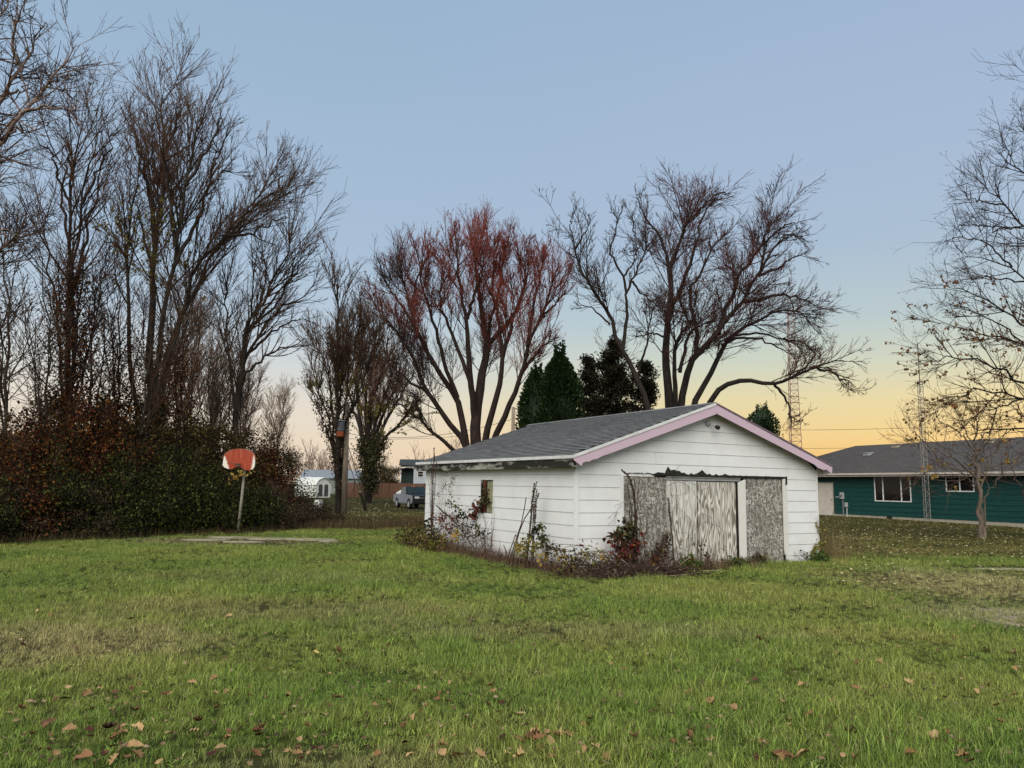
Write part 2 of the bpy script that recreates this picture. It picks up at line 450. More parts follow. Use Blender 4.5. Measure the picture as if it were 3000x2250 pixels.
def lawn_colour(t, k=1.0):
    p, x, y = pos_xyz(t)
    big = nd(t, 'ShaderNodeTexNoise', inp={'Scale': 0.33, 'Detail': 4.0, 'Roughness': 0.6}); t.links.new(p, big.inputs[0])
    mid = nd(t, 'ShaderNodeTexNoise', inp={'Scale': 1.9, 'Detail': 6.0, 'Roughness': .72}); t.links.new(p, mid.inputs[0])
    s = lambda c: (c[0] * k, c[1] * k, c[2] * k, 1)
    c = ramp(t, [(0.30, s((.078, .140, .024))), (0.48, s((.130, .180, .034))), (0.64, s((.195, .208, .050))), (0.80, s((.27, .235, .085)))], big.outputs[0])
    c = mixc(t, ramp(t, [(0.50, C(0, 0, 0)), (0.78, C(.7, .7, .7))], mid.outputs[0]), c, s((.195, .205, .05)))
    for cx, cy, rx, ry, col, st in ((-4.9, 8.3, 1.7, 1.1, (.28, .23, .11), .7), (-3.1, 10.6, 2.6, .8, (.19, .165, .07), .6), (0.7, 9.4, 2.6, .6, (.20, .18, .075), .55),
                                    (-0.9, 4.9, .8, .35, (.21, .18, .08), .55), (9.2, 14.6, 2.6, 2.6, (.29, .255, .115), .85), (6.9, 11.2, 1.2, 1.0, (.25, .22, .11), .6),
                                    (3.9, 13.2, 2.2, 1.6, (.19, .20, .05), .7), (-8.0, 22.4, 2.8, 1.3, (.20, .18, .09), .8), (-4.2, 14.2, 3.0, .9, (.17, .17, .06), .45)):
        c = mixc(t, math_n(t, 'MULTIPLY', patch(t, x, y, cx, cy, rx, ry, mid.outputs[0]), st), c, s(col))
    thr = nd(t, 'ShaderNodeMapRange', interpolation_type='SMOOTHSTEP', inp={1: 2.0, 2: -4.0, 3: 20.5, 4: 28.6}); t.links.new(x, thr.inputs[0])
    far = nd(t, 'ShaderNodeMapRange', interpolation_type='SMOOTHSTEP', inp={1: -1.6, 2: 2.4, 3: 0.0, 4: 1.0})
    t.links.new(math_n(t, 'ADD', math_n(t, 'SUBTRACT', y, thr.outputs[0]), math_n(t, 'MULTIPLY', math_n(t, 'SUBTRACT', mid.outputs[0], .5), 3.0)), far.inputs[0])
    olive = ramp(t, [(0.35, s((.095, .100, .022))), (0.65, s((.150, .130, .042)))], big.outputs[0])
    c = mixc(t, far.outputs[0], c, olive)
    return c, mid.outputs[0]


def ground_mat():
    m, t, b = new_mat('lawn_soil'); b.inputs['Roughness'].default_value = 1.0; b.inputs['Specular IOR Level'].default_value = 0.05
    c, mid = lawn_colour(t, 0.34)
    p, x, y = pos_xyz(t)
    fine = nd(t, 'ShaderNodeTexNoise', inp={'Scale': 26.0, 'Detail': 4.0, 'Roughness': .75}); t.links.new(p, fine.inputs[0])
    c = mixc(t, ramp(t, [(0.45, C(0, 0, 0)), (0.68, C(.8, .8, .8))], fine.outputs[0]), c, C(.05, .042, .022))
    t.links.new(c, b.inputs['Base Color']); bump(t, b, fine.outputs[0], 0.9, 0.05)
    return m


def grass_mat():
    m, t, b = new_mat('grass_blade'); b.inputs['Roughness'].default_value = 0.65; b.inputs['Specular IOR Level'].default_value = 0.10
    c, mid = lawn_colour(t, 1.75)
    oi = nd(t, 'ShaderNodeObjectInfo'); g = nd(t, 'ShaderNodeNewGeometry')
    r = math_n(t, 'FRACT', math_n(t, 'ADD', math_n(t, 'MULTIPLY', oi.outputs['Random'], 7.3), g.outputs['Random Per Island']))
    c = mixc(t, ramp(t, [(0.0, C(0, 0, 0)), (0.70, C(.0, .0, .0)), (0.92, C(.55, .55, .55)), (1.0, C(.85, .85, .85))], r), c, C(.36, .31, .16))
    v = nd(t, 'ShaderNodeHueSaturation'); t.links.new(c, v.inputs['Color']); t.links.new(math_n(t, 'ADD', 0.30, math_n(t, 'MULTIPLY', math_n(t, 'POWER', math_n(t, 'FRACT', math_n(t, 'MULTIPLY', r, 5.7)), 1.3), 1.5)), v.inputs['Value'])
    t.links.new(v.outputs[0], b.inputs['Base Color'])
    tr = nd(t, 'ShaderNodeBsdfTranslucent'); t.links.new(v.outputs[0], tr.inputs[0])
    mx = nd(t, 'ShaderNodeMixShader', inp={0: 0.28}); t.links.new(b.outputs[0], mx.inputs[1]); t.links.new(tr.outputs[0], mx.inputs[2])
    t.links.new(mx.outputs[0], t.nodes['Material Output'].inputs[0])
    return m


MAT['ground'] = ground_mat(); MAT['grass'] = grass_mat()


def grid_mesh(name, xs, ys, zoff=0.0):
    X, Y = np.meshgrid(xs, ys); Z = height(X, Y) + zoff
    V = np.stack([X, Y, Z], -1).reshape(-1, 3); nx, ny = len(xs), len(ys)
    i = np.arange(ny - 1)[:, None] * nx + np.arange(nx - 1)[None]
    return mesh_np(name, V, np.stack([i, i + 1, i + nx + 1, i + nx], -1).reshape(-1, 4), smooth_shade=True)


sx = np.sinh(np.linspace(-1, 1, 120) * 4.2) / np.sinh(4.2) * 600
sy = -40 + (np.sinh(np.linspace(0, 1, 160) * 4.0) / np.sinh(4.0)) * 940
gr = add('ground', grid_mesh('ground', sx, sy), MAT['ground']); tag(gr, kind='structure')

# ================================================================ garage
G0 = on_ground(1686, 1680); G0[2] = 0.0
GA = math.radians(29.58)
GX = np.array([math.cos(GA), math.sin(GA)]); GY = np.array([-math.sin(GA), math.cos(GA)])
W, D = 7.2, 7.56


def garage_pt(x, y, z=0.0):
    p = G0[:2] + GX * x + GY * y; return np.array([p[0], p[1], z])


def on_front(u, v, off=0.0):
    """point at pixel on the plane `off` metres in front of the gable wall"""
    r = ray(u, v); p0 = G0[:2] - GY * off; t = (GY @ p0) / (GY @ r[:2]); return O3 + r * t


def on_left(u, v, off=0.0):
    r = ray(u, v); p0 = G0[:2] - GX * off; t = (GX @ p0) / (GX @ r[:2]); return O3 + r * t


garage = thing('garage', 'old white clapboard garage with grey shingle roof and boarded-up door', 'garage', tuple(G0), GA)
EAVE, SLOPE = 2.33, 0.337
rtop = lambda x: EAVE + SLOPE * (min(x, W - x) + 0.22)


def notched(x0, x1, z0, z1, opens):
    """what is left of a board x0..x1, z0..z1 around rectangular openings: list of outlines"""
    opens = sorted([o for o in opens if o[1] > x0 and o[0] < x1 and o[3] > z0 + .004 and o[2] < z1 - .004])
    pieces, cur, bot, top = [], x0, [], []
    def close(xa, xb, bot, top):
        if xb - xa < 0.01: return
        pts = [(xa, z0)]
        for a, b, z in bot: pts += [(a, z0), (a, z), (b, z), (b, z0)]
        pts += [(xb, z0), (xb, z1)]
        for a, b, z in reversed(top): pts += [(b, z1), (b, z), (a, z), (a, z1)]
        pts.append((xa, z1)); pieces.append(pts)
    for a, b, c, d in opens:
        if c <= z0 + .004 and d >= z1 - .004:
            close(cur, a, bot, top); cur, bot, top = b, [], []
        elif c <= z0 + .004: bot.append((a, b, d))
        else: top.append((a, b, c))
    close(cur, x1, bot, top)
    return pieces


def lap_board(pts, z0, z1, axis, sign, parent, mat, name='siding_board', thick=0.018, thin=0.008):
    """clapboard from an outline in (along, z); axis 'x': wall along x facing -y; axis 'y': wall along y facing -x"""
    m = MB(); n = len(pts)
    def P(p, f):
        o = 0.0 if f else -(thick + (thin - thick) * (p[1] - z0) / (z1 - z0))
        o = o * sign
        return (p[0], o, p[1]) if axis == 'x' else (o, p[0], p[1])
    m.poly([P(p, 0) for p in pts] + [P(p, 1) for p in pts], [tuple(range(n)), tuple(range(2 * n - 1, n - 1, -1))] + [(i, n + i, n + (i + 1) % n, (i + 1) % n) for i in range(n)])
    return m.build(name, mat, parent)


# sheathing behind the boards
m = MB(); m.prism([(0.0, 0.0), (1.14, 0.0), (1.14, 2.0), (6.06, 2.0), (6.06, 0.0), (W, 0.0), (W, 2.36), (3.6, 3.53), (0.0, 2.36)], 1, 0.001, 0.09).build('wall', MAT['core'], garage)
m = MB(); m.box(.001, .09, .12, D, 0, 1.03); m.box(.001, .09, .12, 3.49, 1.0301, 2.3); m.box(.001, .09, 4.16, D, 1.0301, 2.3); m.box(.001, .09, 3.4901, 4.1599, 1.85, 2.3); m.build('wall', MAT['core'], garage)
m = MB(); m.box(W - .09, W, 0.12, D, 0, 2.3); m.prism([(0.12, 0.0), (W - .1, 0.0), (W - .1, 2.3), (3.6, 3.5), (0.12, 2.3)], 1, D - .09, D - .001).build('wall', MAT['white'], garage)
Zs = [0.0] + [0.161 + 0.257 * k for k in range(14)]
front_open = (1.10, 6.09, -1, 1.985)
for k in range(len(Zs) - 1):
    z0, z1 = Zs[k] + 0.001, Zs[k + 1] - 0.004
    if z1 < 2.3:
        for pts in notched(0.055, W - 0.035, z0, z1, [front_open]):
            lap_board(pts, z0, z1, 'x', 1, garage, MAT['white'])
    else:
        lo = lambda z: (z + 0.075 - EAVE) / SLOPE - 0.22
        a0, a1 = max(0.055, lo(z0)), max(0.055, lo(z1)); 
        if a0 > 3.5: continue
        seam = [2.07] if k == 9 else []
        xl, xr = (a0, a1), (W - a0, W - a1)
        if z1 + .075 > EAVE + SLOPE * 3.82:
            lap_board([(xl[0], z0), (xr[0], z0), (3.6, EAVE + SLOPE * 3.82 - .08)], z0, z1, 'x', 1, garage, MAT['white'])
        elif seam:
            lap_board([(xl[0], z0), (2.068, z0), (2.068, z1), (xl[1], z1)], z0, z1, 'x', 1, garage, MAT['white'])
            lap_board([(2.074, z0), (xr[0], z0), (xr[1], z1), (2.074, z1)], z0, z1, 'x', 1, garage, MAT['white'])
        else:
            lap_board([(xl[0], z0), (xr[0], z0), (xr[1], z1), (xl[1], z1)], z0, z1, 'x', 1, garage, MAT['white'])
    if z1 < 2.25:
        seam = {1: 1.28, 2: 1.22, 3: 1.31}.get(k)
        for pts in notched(0.05, D, z0, z1, [(3.5, 4.15, 1.04, 1.84)] + ([(seam, seam + .004, -1, 9)] if seam else [])):
            lap_board(pts, z0, z1, 'y', 1, garage, MAT['white'])
m = MB(); m.box(-.028, .05, -.028, -.0005, 0, 2.28); m.box(-.028, -.0005, 0, .045, 0, 2.28); m.build('corner_board', MAT['white'], garage)
MB().box(W - .03, W + .012, -.026, .05, 0, 2.2).build('corner_board', MAT['white'], garage)
# door opening
MB().box(1.105, 1.185, -.034, .0, 0, 1.985).build('door_trim', MAT['white'], garage)
m = MB(); m.prism([(5.965, 0.30), (5.985, .18), (6.0, .24), (6.03, .05), (6.085, .12), (6.085, 1.985), (5.965, 1.985)], 1, -.036, 0).build('door_trim', MAT['trimwood'], garage)
MB().box(1.19, 2.02, -.016, .02, 1.945, 1.985).build('door_header', MAT['white'], garage)
MB().box(1.20, 2.372, .006, .022, 1.368, 1.94).build('osb_panel', MAT['osb'], garage)
MB().box(1.192, 2.378, .012, .028, 0.01, 1.362).build('osb_panel', MAT['osb'], garage)
da = MB().box(2.39, 3.278, .045, .065, 0.03, 1.872).build('plywood_door', MAT['ply_a'], garage)
db = MB().box(3.316, 4.468, .045, .065, 0.02, 1.862).build('plywood_door', MAT['ply_b'], garage)
MB().box(2.386, 4.62, .03, .07, 1.885, 1.955).build('door_track', MAT['greyplastic'], garage)
MB().box(2.382, 4.60, -.004, .03, 1.945, 1.968).build('track_cover', MAT['drip'], garage)
m = MB(); m.prism([(4.485, 0.05), (4.52, .02), (4.56, .07), (4.68, .0), (4.69, 1.93), (4.48, 1.86)], 1, -.06, -.02); m.build('jamb_board', MAT['trimwood'], garage)
MB().prism([(4.705, .02), (5.952, .02), (5.945, 1.965), (4.70, 1.965)], 1, .004, .02).build('osb_panel', MAT['osb'], garage)
MB().box(1.15, 6.06, .092, .11, 0, 2.0).build('backing_sheet', MAT['core'], garage)
tops = [(1.28, 2.0)]; x = 1.28
while x < 6.1:
    x += random.uniform(.03, .09); h = 2.005 + random.uniform(0, .05) * (0.5 if x < 1.9 else 1)
    if 2.38 < x < 2.9: h += .12 * max(0, 1 - abs(x - 2.42) / .5) * random.uniform(.5, 1.1)
    if 3.2 < x < 3.55: h += .08 * max(0, 1 - abs(x - 3.35) / .2)
    if x > 4.2: h = 2.02 + random.uniform(-.004, .006)
    tops.append((min(x, 6.1), h))
bots = [(x, (1.99 if x < 1.9 else 1.972) + random.uniform(-.006, .006) + (.02 if x < 1.95 else 0)) for x, h in tops]
MB().prism([p for p in tops] + bots[::-1], 1, -.04, -.023).build('torn_flashing', MAT['black'], garage)
m = MB(); m.prism([(6.04, 1.82), (6.10, 1.84), (6.11, 2.03), (6.05, 2.03)], 1, -.042, -.036).build('torn_flashing', MAT['black'], garage)
# side window
win = MB().box(0.05, .07, 3.49, 4.16, 1.03, 1.85).build('window', MAT['core'], garage)
MB().prism([(3.505, 1.05), (3.86, 1.05), (3.845, 1.80), (3.505, 1.82)], 0, .022, .036).build('window_panel', simple('mossy_plywood', C(.20, .20, .11), C(.33, .31, .21), 5, .9, (1, 1, .3), .2), win)
MB().prism([(3.93, 1.04), (4.06, 1.04), (4.04, 1.84), (3.90, 1.84)], 0, .012, .03).build('window_board', simple('rust_stained_board', C(.19, .065, .025), C(.10, .035, .018), 4, .8, (1, 1, .3)), win)
MB().prism([(4.10, 1.04), (4.145, 1.04), (4.145, 1.84), (4.125, 1.84)], 0, .004, .03).build('window_jamb', MAT['fascia'], win)
# roof
HALF = W / 2 + 0.22
roof = MB().prism([(-.22, EAVE - .07), (3.6, EAVE + SLOPE * HALF - .07), (W + .22, EAVE - .07), (W + .22, EAVE - .006), (3.6, EAVE + SLOPE * HALF - .006), (-.22, EAVE - .006)], 1, -.25, D + .25).build('roof', MAT['core'], garage)
sa = math.atan(SLOPE); sl = HALF / math.cos(sa); EXPO, TAB = 0.134, 0.333
nc = int(sl / EXPO)
BND = .024  # course-edge shade painted as a dark strip along each tab's lower edge
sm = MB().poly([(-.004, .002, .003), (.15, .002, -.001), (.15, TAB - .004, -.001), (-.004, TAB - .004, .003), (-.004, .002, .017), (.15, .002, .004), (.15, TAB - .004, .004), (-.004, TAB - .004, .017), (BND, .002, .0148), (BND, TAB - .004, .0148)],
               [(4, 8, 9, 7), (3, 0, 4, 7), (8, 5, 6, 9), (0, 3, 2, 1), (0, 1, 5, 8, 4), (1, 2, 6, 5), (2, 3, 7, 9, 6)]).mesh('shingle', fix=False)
sm.materials.append(MAT['shingle']); sm.materials.append(MAT['shingle_shade'])
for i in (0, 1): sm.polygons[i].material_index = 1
spots = []
for c in range(nc):
    off = (c % 2) * TAB * .5 + random.uniform(-.03, .03)
    for j in range(-1, int((D + .5) / TAB) + 1):
        y0 = -.27 + off + j * TAB
        if y0 < -.29 or y0 + TAB > D + .30: continue
        s = c * EXPO + random.uniform(-.004, .004)
        spots.append((np.linalg.norm(garage_pt(-.22 + s * math.cos(sa), y0) - np.array([0, 0, 0])), s, y0))
spots.sort()
base = np.array([v.co[:] for v in sm.vertices]); fcs = [tuple(p.vertices) for p in sm.polygons]


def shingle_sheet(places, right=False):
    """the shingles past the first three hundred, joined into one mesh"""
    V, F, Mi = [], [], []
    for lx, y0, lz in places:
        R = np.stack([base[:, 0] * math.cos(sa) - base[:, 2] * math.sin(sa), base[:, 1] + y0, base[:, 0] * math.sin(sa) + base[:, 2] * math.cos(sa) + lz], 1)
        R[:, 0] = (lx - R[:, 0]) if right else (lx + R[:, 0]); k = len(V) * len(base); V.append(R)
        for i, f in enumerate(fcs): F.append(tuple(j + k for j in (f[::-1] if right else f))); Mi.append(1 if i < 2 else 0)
    me = bpy.data.meshes.new('shingles'); me.from_pydata(np.concatenate(V).tolist(), [], F); me.materials.append(MAT['shingle']); me.materials.append(MAT['shingle_shade']); me.polygons.foreach_set('material_index', Mi); me.update()
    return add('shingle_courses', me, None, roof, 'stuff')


rest = []
for i, (d, s, y0) in enumerate(spots):
    lx, lz = -.22 + s * math.cos(sa), EAVE - .003 + s * math.sin(sa)
    if i < 300:
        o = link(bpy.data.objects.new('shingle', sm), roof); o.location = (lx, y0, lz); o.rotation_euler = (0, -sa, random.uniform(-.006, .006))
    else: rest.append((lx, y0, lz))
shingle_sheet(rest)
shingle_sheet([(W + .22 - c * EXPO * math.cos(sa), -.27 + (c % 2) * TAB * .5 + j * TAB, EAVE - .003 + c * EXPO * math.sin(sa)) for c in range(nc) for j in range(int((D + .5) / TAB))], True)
zt = EAVE + SLOPE * HALF
m = MB()
for j in range(25):
    y0 = -.27 + j * .325; m.prism([(3.6 - .12, zt - .028), (3.6, zt + .014), (3.72, zt - .028), (3.72, zt - .018), (3.6, zt + .026), (3.48, zt - .018)], 1, y0, y0 + .34)
m.build('ridge_cap', MAT['shingle'], roof)
# rake boards, drip edge, fascia, soffit
lowj = [(-.235, EAVE - .10), (-.06, EAVE - .215), (-.03, EAVE - .15), (0.05, EAVE - .12), (.12, EAVE - .125), (.22, EAVE - .075), (.34, EAVE - .055), (.46, EAVE + .005), (.62, EAVE + .05)]
lb = [(x, EAVE + SLOPE * (x + .22) - .055) for x in (-.235, 3.599)]
MB().prism(lowj + [(3.599, zt - .055 - .195), (3.599, zt - .055)] + [lb[0]], 1, -.278, -.252).build('rake_board', MAT['pink'], garage)
MB().prism([(-.25, EAVE - .058), (3.599, zt - .05), (3.599, zt + .008), (-.25, EAVE + .0)], 1, -.29, -.262).build('drip_edge', MAT['drip'], garage)
rx = W + .235
MB().prism([(3.601, zt - .03), (3.601, zt - .03 - .20), (rx - .62, EAVE - .0), (rx - .5, EAVE - .075), (rx - .28, EAVE - .125), (rx - .2, EAVE - .105), (rx - .1, EAVE - .165), (rx, EAVE - .20), (rx + .02, EAVE - .045)], 1, -.278, -.252).build('rake_board', MAT['pink'], garage)
MB().prism([(3.601, zt - .026), (rx + .025, EAVE - .04), (rx + .025, EAVE + .002), (3.601, zt + .012)], 1, -.29, -.262).build('drip_edge', simple('dark_drip_edge', C(.11, .08, .10), C(.16, .12, .14), 4), garage)
for s in (0, 1):
    f = (lambda x: x) if s == 0 else (lambda x: W - x)
    MB().prism([(f(-.2), EAVE - .09), (f(3.598), zt - .10), (f(3.598), zt - .075), (f(-.2), EAVE - .073)], 1, -.25, -.024).build('soffit', MAT['soffit'], garage)
MB().box(-.24, -.214, -.262, D + .26, EAVE - .062, EAVE + .004).build('drip_edge', MAT['drip'], garage)
MB().box(-.214, -.19, -.20, D + .22, 2.085, EAVE - .063).build('fascia_board', MAT['fascia'], garage)
MB().box(-.188, -.024, -.19, D + .2, 2.105, 2.125).build('soffit', MAT['soffit'], garage)
MB().box(W + .19, W + .214, -.25, D + .22, 2.10, EAVE - .075).build('fascia_board', MAT['drip'], garage)
MB().box(W + .013, W + .188, -.02, D + .2, 2.12, 2.24).build('eave_return', MAT['drip'], garage)
# bulb holder under the peak
fix = MB().lathe([(.005, -.075), (.05, -.07), (.058, -.05), (.06, -.022)], 14, 'Y', (3.57, 0, 3.17)).build('lamp_base', MAT['greyplastic'], garage, shade=True)
MB().tube([(3.58, -.07, 3.165), (3.61, -.12, 3.14), (3.68, -.17, 3.10)], .018, 8).build('lamp_arm', MAT['steel'], fix)
MB().tube([(3.67, -.165, 3.105), (3.70, -.185, 3.09), (3.75, -.215, 3.065), (3.76, -.22, 3.06)], [.028, .045, .05, .02], 10).build('lamp_socket', MAT['black'], fix)

# ================================================================ green house
def hit_z(u, v, z):
    r = ray(u, v); return O3 + r * ((z - EYE) / r[2])


HA, HB = hit_z(2443, 1511, .2), hit_z(3000, 1541, .2)
hx = (HB - HA)[:2] / np.linalg.norm((HB - HA)[:2]); hy = np.array([-hx[1], hx[0]])
HROT = math.atan2(hx[1], hx[0])
house = thing('green_house', 'long green clapboard house with charcoal hip roof and white framed windows', 'house', tuple(HA), HROT)


def wall_x(u, v=1450):
    r = ray(u, v); t = (hy @ HA[:2]) / (hy @ r[:2]); p = O3 + r * t; return float((p[:2] - HA[:2]) @ hx), float(p[2] - HA[2])


XL, XR, HD = -6.4, float(np.linalg.norm((HB - HA)[:2])) + 6.0, 8.2
w1 = (wall_x(2564)[0], wall_x(2671)[0], wall_x(2618, 1470)[1], wall_x(2618, 1391)[1])
w2 = (wall_x(2774)[0], wall_x(2857)[0], wall_x(2815, 1441)[1], wall_x(2815, 1390)[1])
dr = (wall_x(2398)[0], wall_x(2443)[0], -.1, wall_x(2420, 1413)[1])
MB().box(XL, XR, 0.002, HD, .1, 2.55).build('wall', MAT['core'], house)
opens = [w1, w2, dr, (wall_x(2597)[0], wall_x(2616)[0], -.1, .0)]
zs = np.linspace(.13, 2.52, 10)
for k in range(9):
    for pts in notched(XL, XR, zs[k] + .002, zs[k + 1] - .006, [w1, w2, dr]):
        lap_board(pts, zs[k], zs[k + 1], 'x', 1, house, MAT['green'], thick=.03, thin=.01)
xs = [XL, dr[0] - .02, dr[1] + .02, wall_x(2597, 1518)[0], wall_x(2615, 1518)[0], wall_x(2674, 1525)[0], wall_x(2690, 1525)[0], XR]
for i, (a, b) in enumerate(((XL, xs[1]), (xs[2], xs[3]), (xs[4], xs[5]), (xs[5] + .01, xs[6]), (xs[6] + .01, XR))):
    MB().box(a, b, -.012, .1, -.1, .128).build('foundation_block', MAT['found'], house)
MB().box(xs[3], xs[4], .02, .1, -.1, .128).build('crawl_vent', MAT['core'], house)


def house_window(o, bars, panes_mat):
    fr = MB(); t = .055
    fr.box(o[0], o[1], -.05, .01, o[2], o[2] + t); fr.box(o[0], o[1], -.05, .01, o[3] - t, o[3]); fr.box(o[0], o[0] + t, -.05, .01, o[2] + t, o[3] - t); fr.box(o[1] - t, o[1], -.05, .01, o[2] + t, o[3] - t)
    w = fr.build('window', MAT['frame'], house)
    xs = [o[0] + t] + [o[0] + (o[1] - o[0]) * f for f in bars] + [o[1] - t]
    for b in xs[1:-1]: MB().box(b - .03, b + .03, -.045, .012, o[2] + t, o[3] - t).build('mullion', MAT['frame'], w)
    for i in range(len(xs) - 1):
        MB().box(xs[i] + (.03 if i else 0), xs[i + 1] - (.03 if i < len(xs) - 2 else 0), -.012, .0, o[2] + t, o[3] - t).build('pane', MAT['glass'], w)
    return w


house_window(w1, (.24, .74), None); house_window(w2, (.5,), None)
d_ = MB().box(dr[0] + .05, dr[1] - .05, -.02, .01, .02, dr[3] - .06).build('door', MAT['cream'], house)
m = MB(); m.box(dr[0], dr[0] + .05, -.04, .01, -.05, dr[3]); m.box(dr[1] - .05, dr[1], -.04, .01, -.05, dr[3]); m.box(dr[0] + .05, dr[1] - .05, -.04, .01, dr[3] - .06, dr[3]); m.build('door_frame', MAT['found'], d_)
MB().lathe([(.01, -.09), (.032, -.08), (.034, -.055), (.012, -.045), (.012, -.02)], 10, 'Y', (dr[1] - .14, 0, .98)).build('handle', MAT['darkmetal'], d_)
ez, rz_ = 2.56, 4.5
roofh = MB(); ov = .48
a, b, c, d = (XL - ov, -ov), (XR + ov, -ov), (XR + ov, HD + ov), (XL - ov, HD + ov); mid = HD / 2; r0, r1 = (XL + mid + .3, mid), (XR - mid, mid)
P3 = lambda p, z: (p[0], p[1], z)
roofh.poly([P3(a, ez), P3(b, ez), P3(c, ez), P3(d, ez), P3(r0, rz_), P3(r1, rz_), P3(a, ez - .05), P3(b, ez - .05), P3(c, ez - .05), P3(d, ez - .05)],
           [(0, 1, 5, 4), (1, 2, 5), (2, 3, 4, 5), (3, 0, 4), (6, 9, 8, 7), (0, 6, 7, 1), (1, 7, 8, 2), (2, 8, 9, 3), (3, 9, 6, 0)])


def roof_rows():
    m, t, b = new_mat('charcoal_shingle_roof'); b.inputs['Roughness'].default_value = .95
    br = nd(t, 'ShaderNodeTexBrick', inp={'Scale': 1.0, 'Mortar Size': .012, 'Brick Width': .34, 'Row Height': .15, 'Color1': C(.062, .056, .054), 'Color2': C(.092, .085, .082), 'Mortar': C(.03, .028, .028)})
    t.links.new(coords(t, 'Object'), br.inputs[0]); n = noise(t, coords(t, 'Object'), 1.2, 5)
    t.links.new(mixc(t, math_n(t, 'MULTIPLY', n, .6), br.outputs[0], C(.075, .065, .058)), b.inputs['Base Color'])
    return m


hr = roofh.build('roof', roof_rows(), house)
MB().box(XL - ov, XR + ov, -ov - .03, -ov, ez - .20, ez - .045).build('fascia', MAT['pinkfascia'], house)
MB().box(XL - ov, XR + ov, -ov - .11, -ov - .032, ez - .1, ez + .0).build('gutter', MAT['pinkfascia'], house)
MB().box(XL - ov, XR + ov, -ov, 0.0, ez - .14, ez - .12).build('soffit', simple('green_soffit', C(.02, .06, .05), C(.03, .07, .06)), house)
slope = (rz_ - ez) / (mid + ov)
for u, v in ((2626, 1309), (2543, 1332), (2903, 1295)):
    # vent where the sight line meets the roof slope
    r = ray(u, v); R3 = np.array([hx[0] * r[0] + hx[1] * r[1], hy[0] * r[0] + hy[1] * r[1], r[2]]); o = O3 - HA; o = np.array([hx @ o[:2], hy @ o[:2], o[2]])
    k = (ez + slope * (o[1] + ov) - o[2]) / (R3[2] - slope * R3[1]); p = o + R3 * k
    m = MB(); m.box(p[0] - .22, p[0] + .22, p[1] - .2, p[1] + .2, p[2] - .06, p[2] + .1); m.prism([(p[1] - .25, p[2] + .1), (p[1] + .22, p[2] + .1), (p[1] + .2, p[2] + .15)], 0, p[0] - .25, p[0] + .25)
    m.build('roof_vent', MAT['found'] if v < 1330 else MAT['greyplastic'], hr)
mx, mz = wall_x(2470, 1452)
mt = MB().box(mx - .13, mx + .13, -.15, -.03, mz - .2, mz + .2).build('meter_box', MAT['greyplastic'], house, bevel=.01)
MB().lathe([(.02, -.27), (.07, -.26), (.075, -.15)], 12, 'Y', (mx, 0, mz + .02)).build('meter_dial', MAT['steel'], mt)
MB().tube([(mx + .05, -.08, mz - .2), (mx + .05, -.08, -.05)], .03, 8).build('conduit', MAT['steel'], mt)
m2, z2 = wall_x(2482, 1479)
cb = MB().box(m2 - .1, m2 + .1, -.12, -.03, z2 - .14, z2 + .14).build('cable_box', MAT['greyplastic'], house, bevel=.01)
MB().tube([(m2 + .03, -.07, z2 - .14), (m2 + .03, -.07, -.05)], .02, 8).build('conduit', MAT['frame'], cb)
MB().box(wall_x(2453, 1456)[0] - .1, wall_x(2462, 1456)[0], -.05, -.03, wall_x(2457, 1456)[1] - .03, wall_x(2457, 1456)[1] + .03).build('house_number_plate', MAT['greyplastic'], house)
# ================================================================ basketball hoop and its pad
slab_mat = MAT['concrete']
for i, (u0, v0, w, d, rz) in enumerate(((600, 1583, 1.5, .75, .1), (712, 1589, 1.3, .5, -.05), (790, 1580, 1.7, .8, .05), (900, 1582, 1.9, .7, -.08), (965, 1588, .55, .35, .2), (690, 1577, 1.6, .5, .0))):
    p = on_ground(u0, v0); m = MB(); n = 14
    o = [(w * .5 * math.cos(2 * math.pi * k / n) * random.uniform(.75, 1.1), d * .5 * math.sin(2 * math.pi * k / n) * random.uniform(.75, 1.1)) for k in range(n)]
    m.prism(o, 2, -.02, .022 + .004 * i)
    q_ = m.build('concrete_pad', slab_mat); q_.location = (p[0], p[1], 0); q_.rotation_euler = (0, 0, rz); tag(q_, kind='structure')

hb = on_ground(696, 1564); ht = at(717, 1378, hb[1] + .1); hc = at(701, 1349, hb[1] - .12)
hoop = thing('basketball_hoop', 'old basketball hoop with faded red fan backboard on a leaning steel pole', 'basketball hoop', tuple(hb))
L_ = lambda p: (p[0] - hb[0], p[1] - hb[1], p[2] - hb[2])
pt = L_(ht); MB().tube([(0, 0, -.1), (pt[0] * .55, pt[1] * .5, pt[2] * .5), pt, (pt[0] + .06, pt[1], pt[2] + .35)], [.052, .048, .044, .042], 10).build('pole', simple('peeling_pole_paint', C(.32, .30, .24), C(.17, .15, .11), 9, .8, (1, 1, .3)), hoop, shade=True)


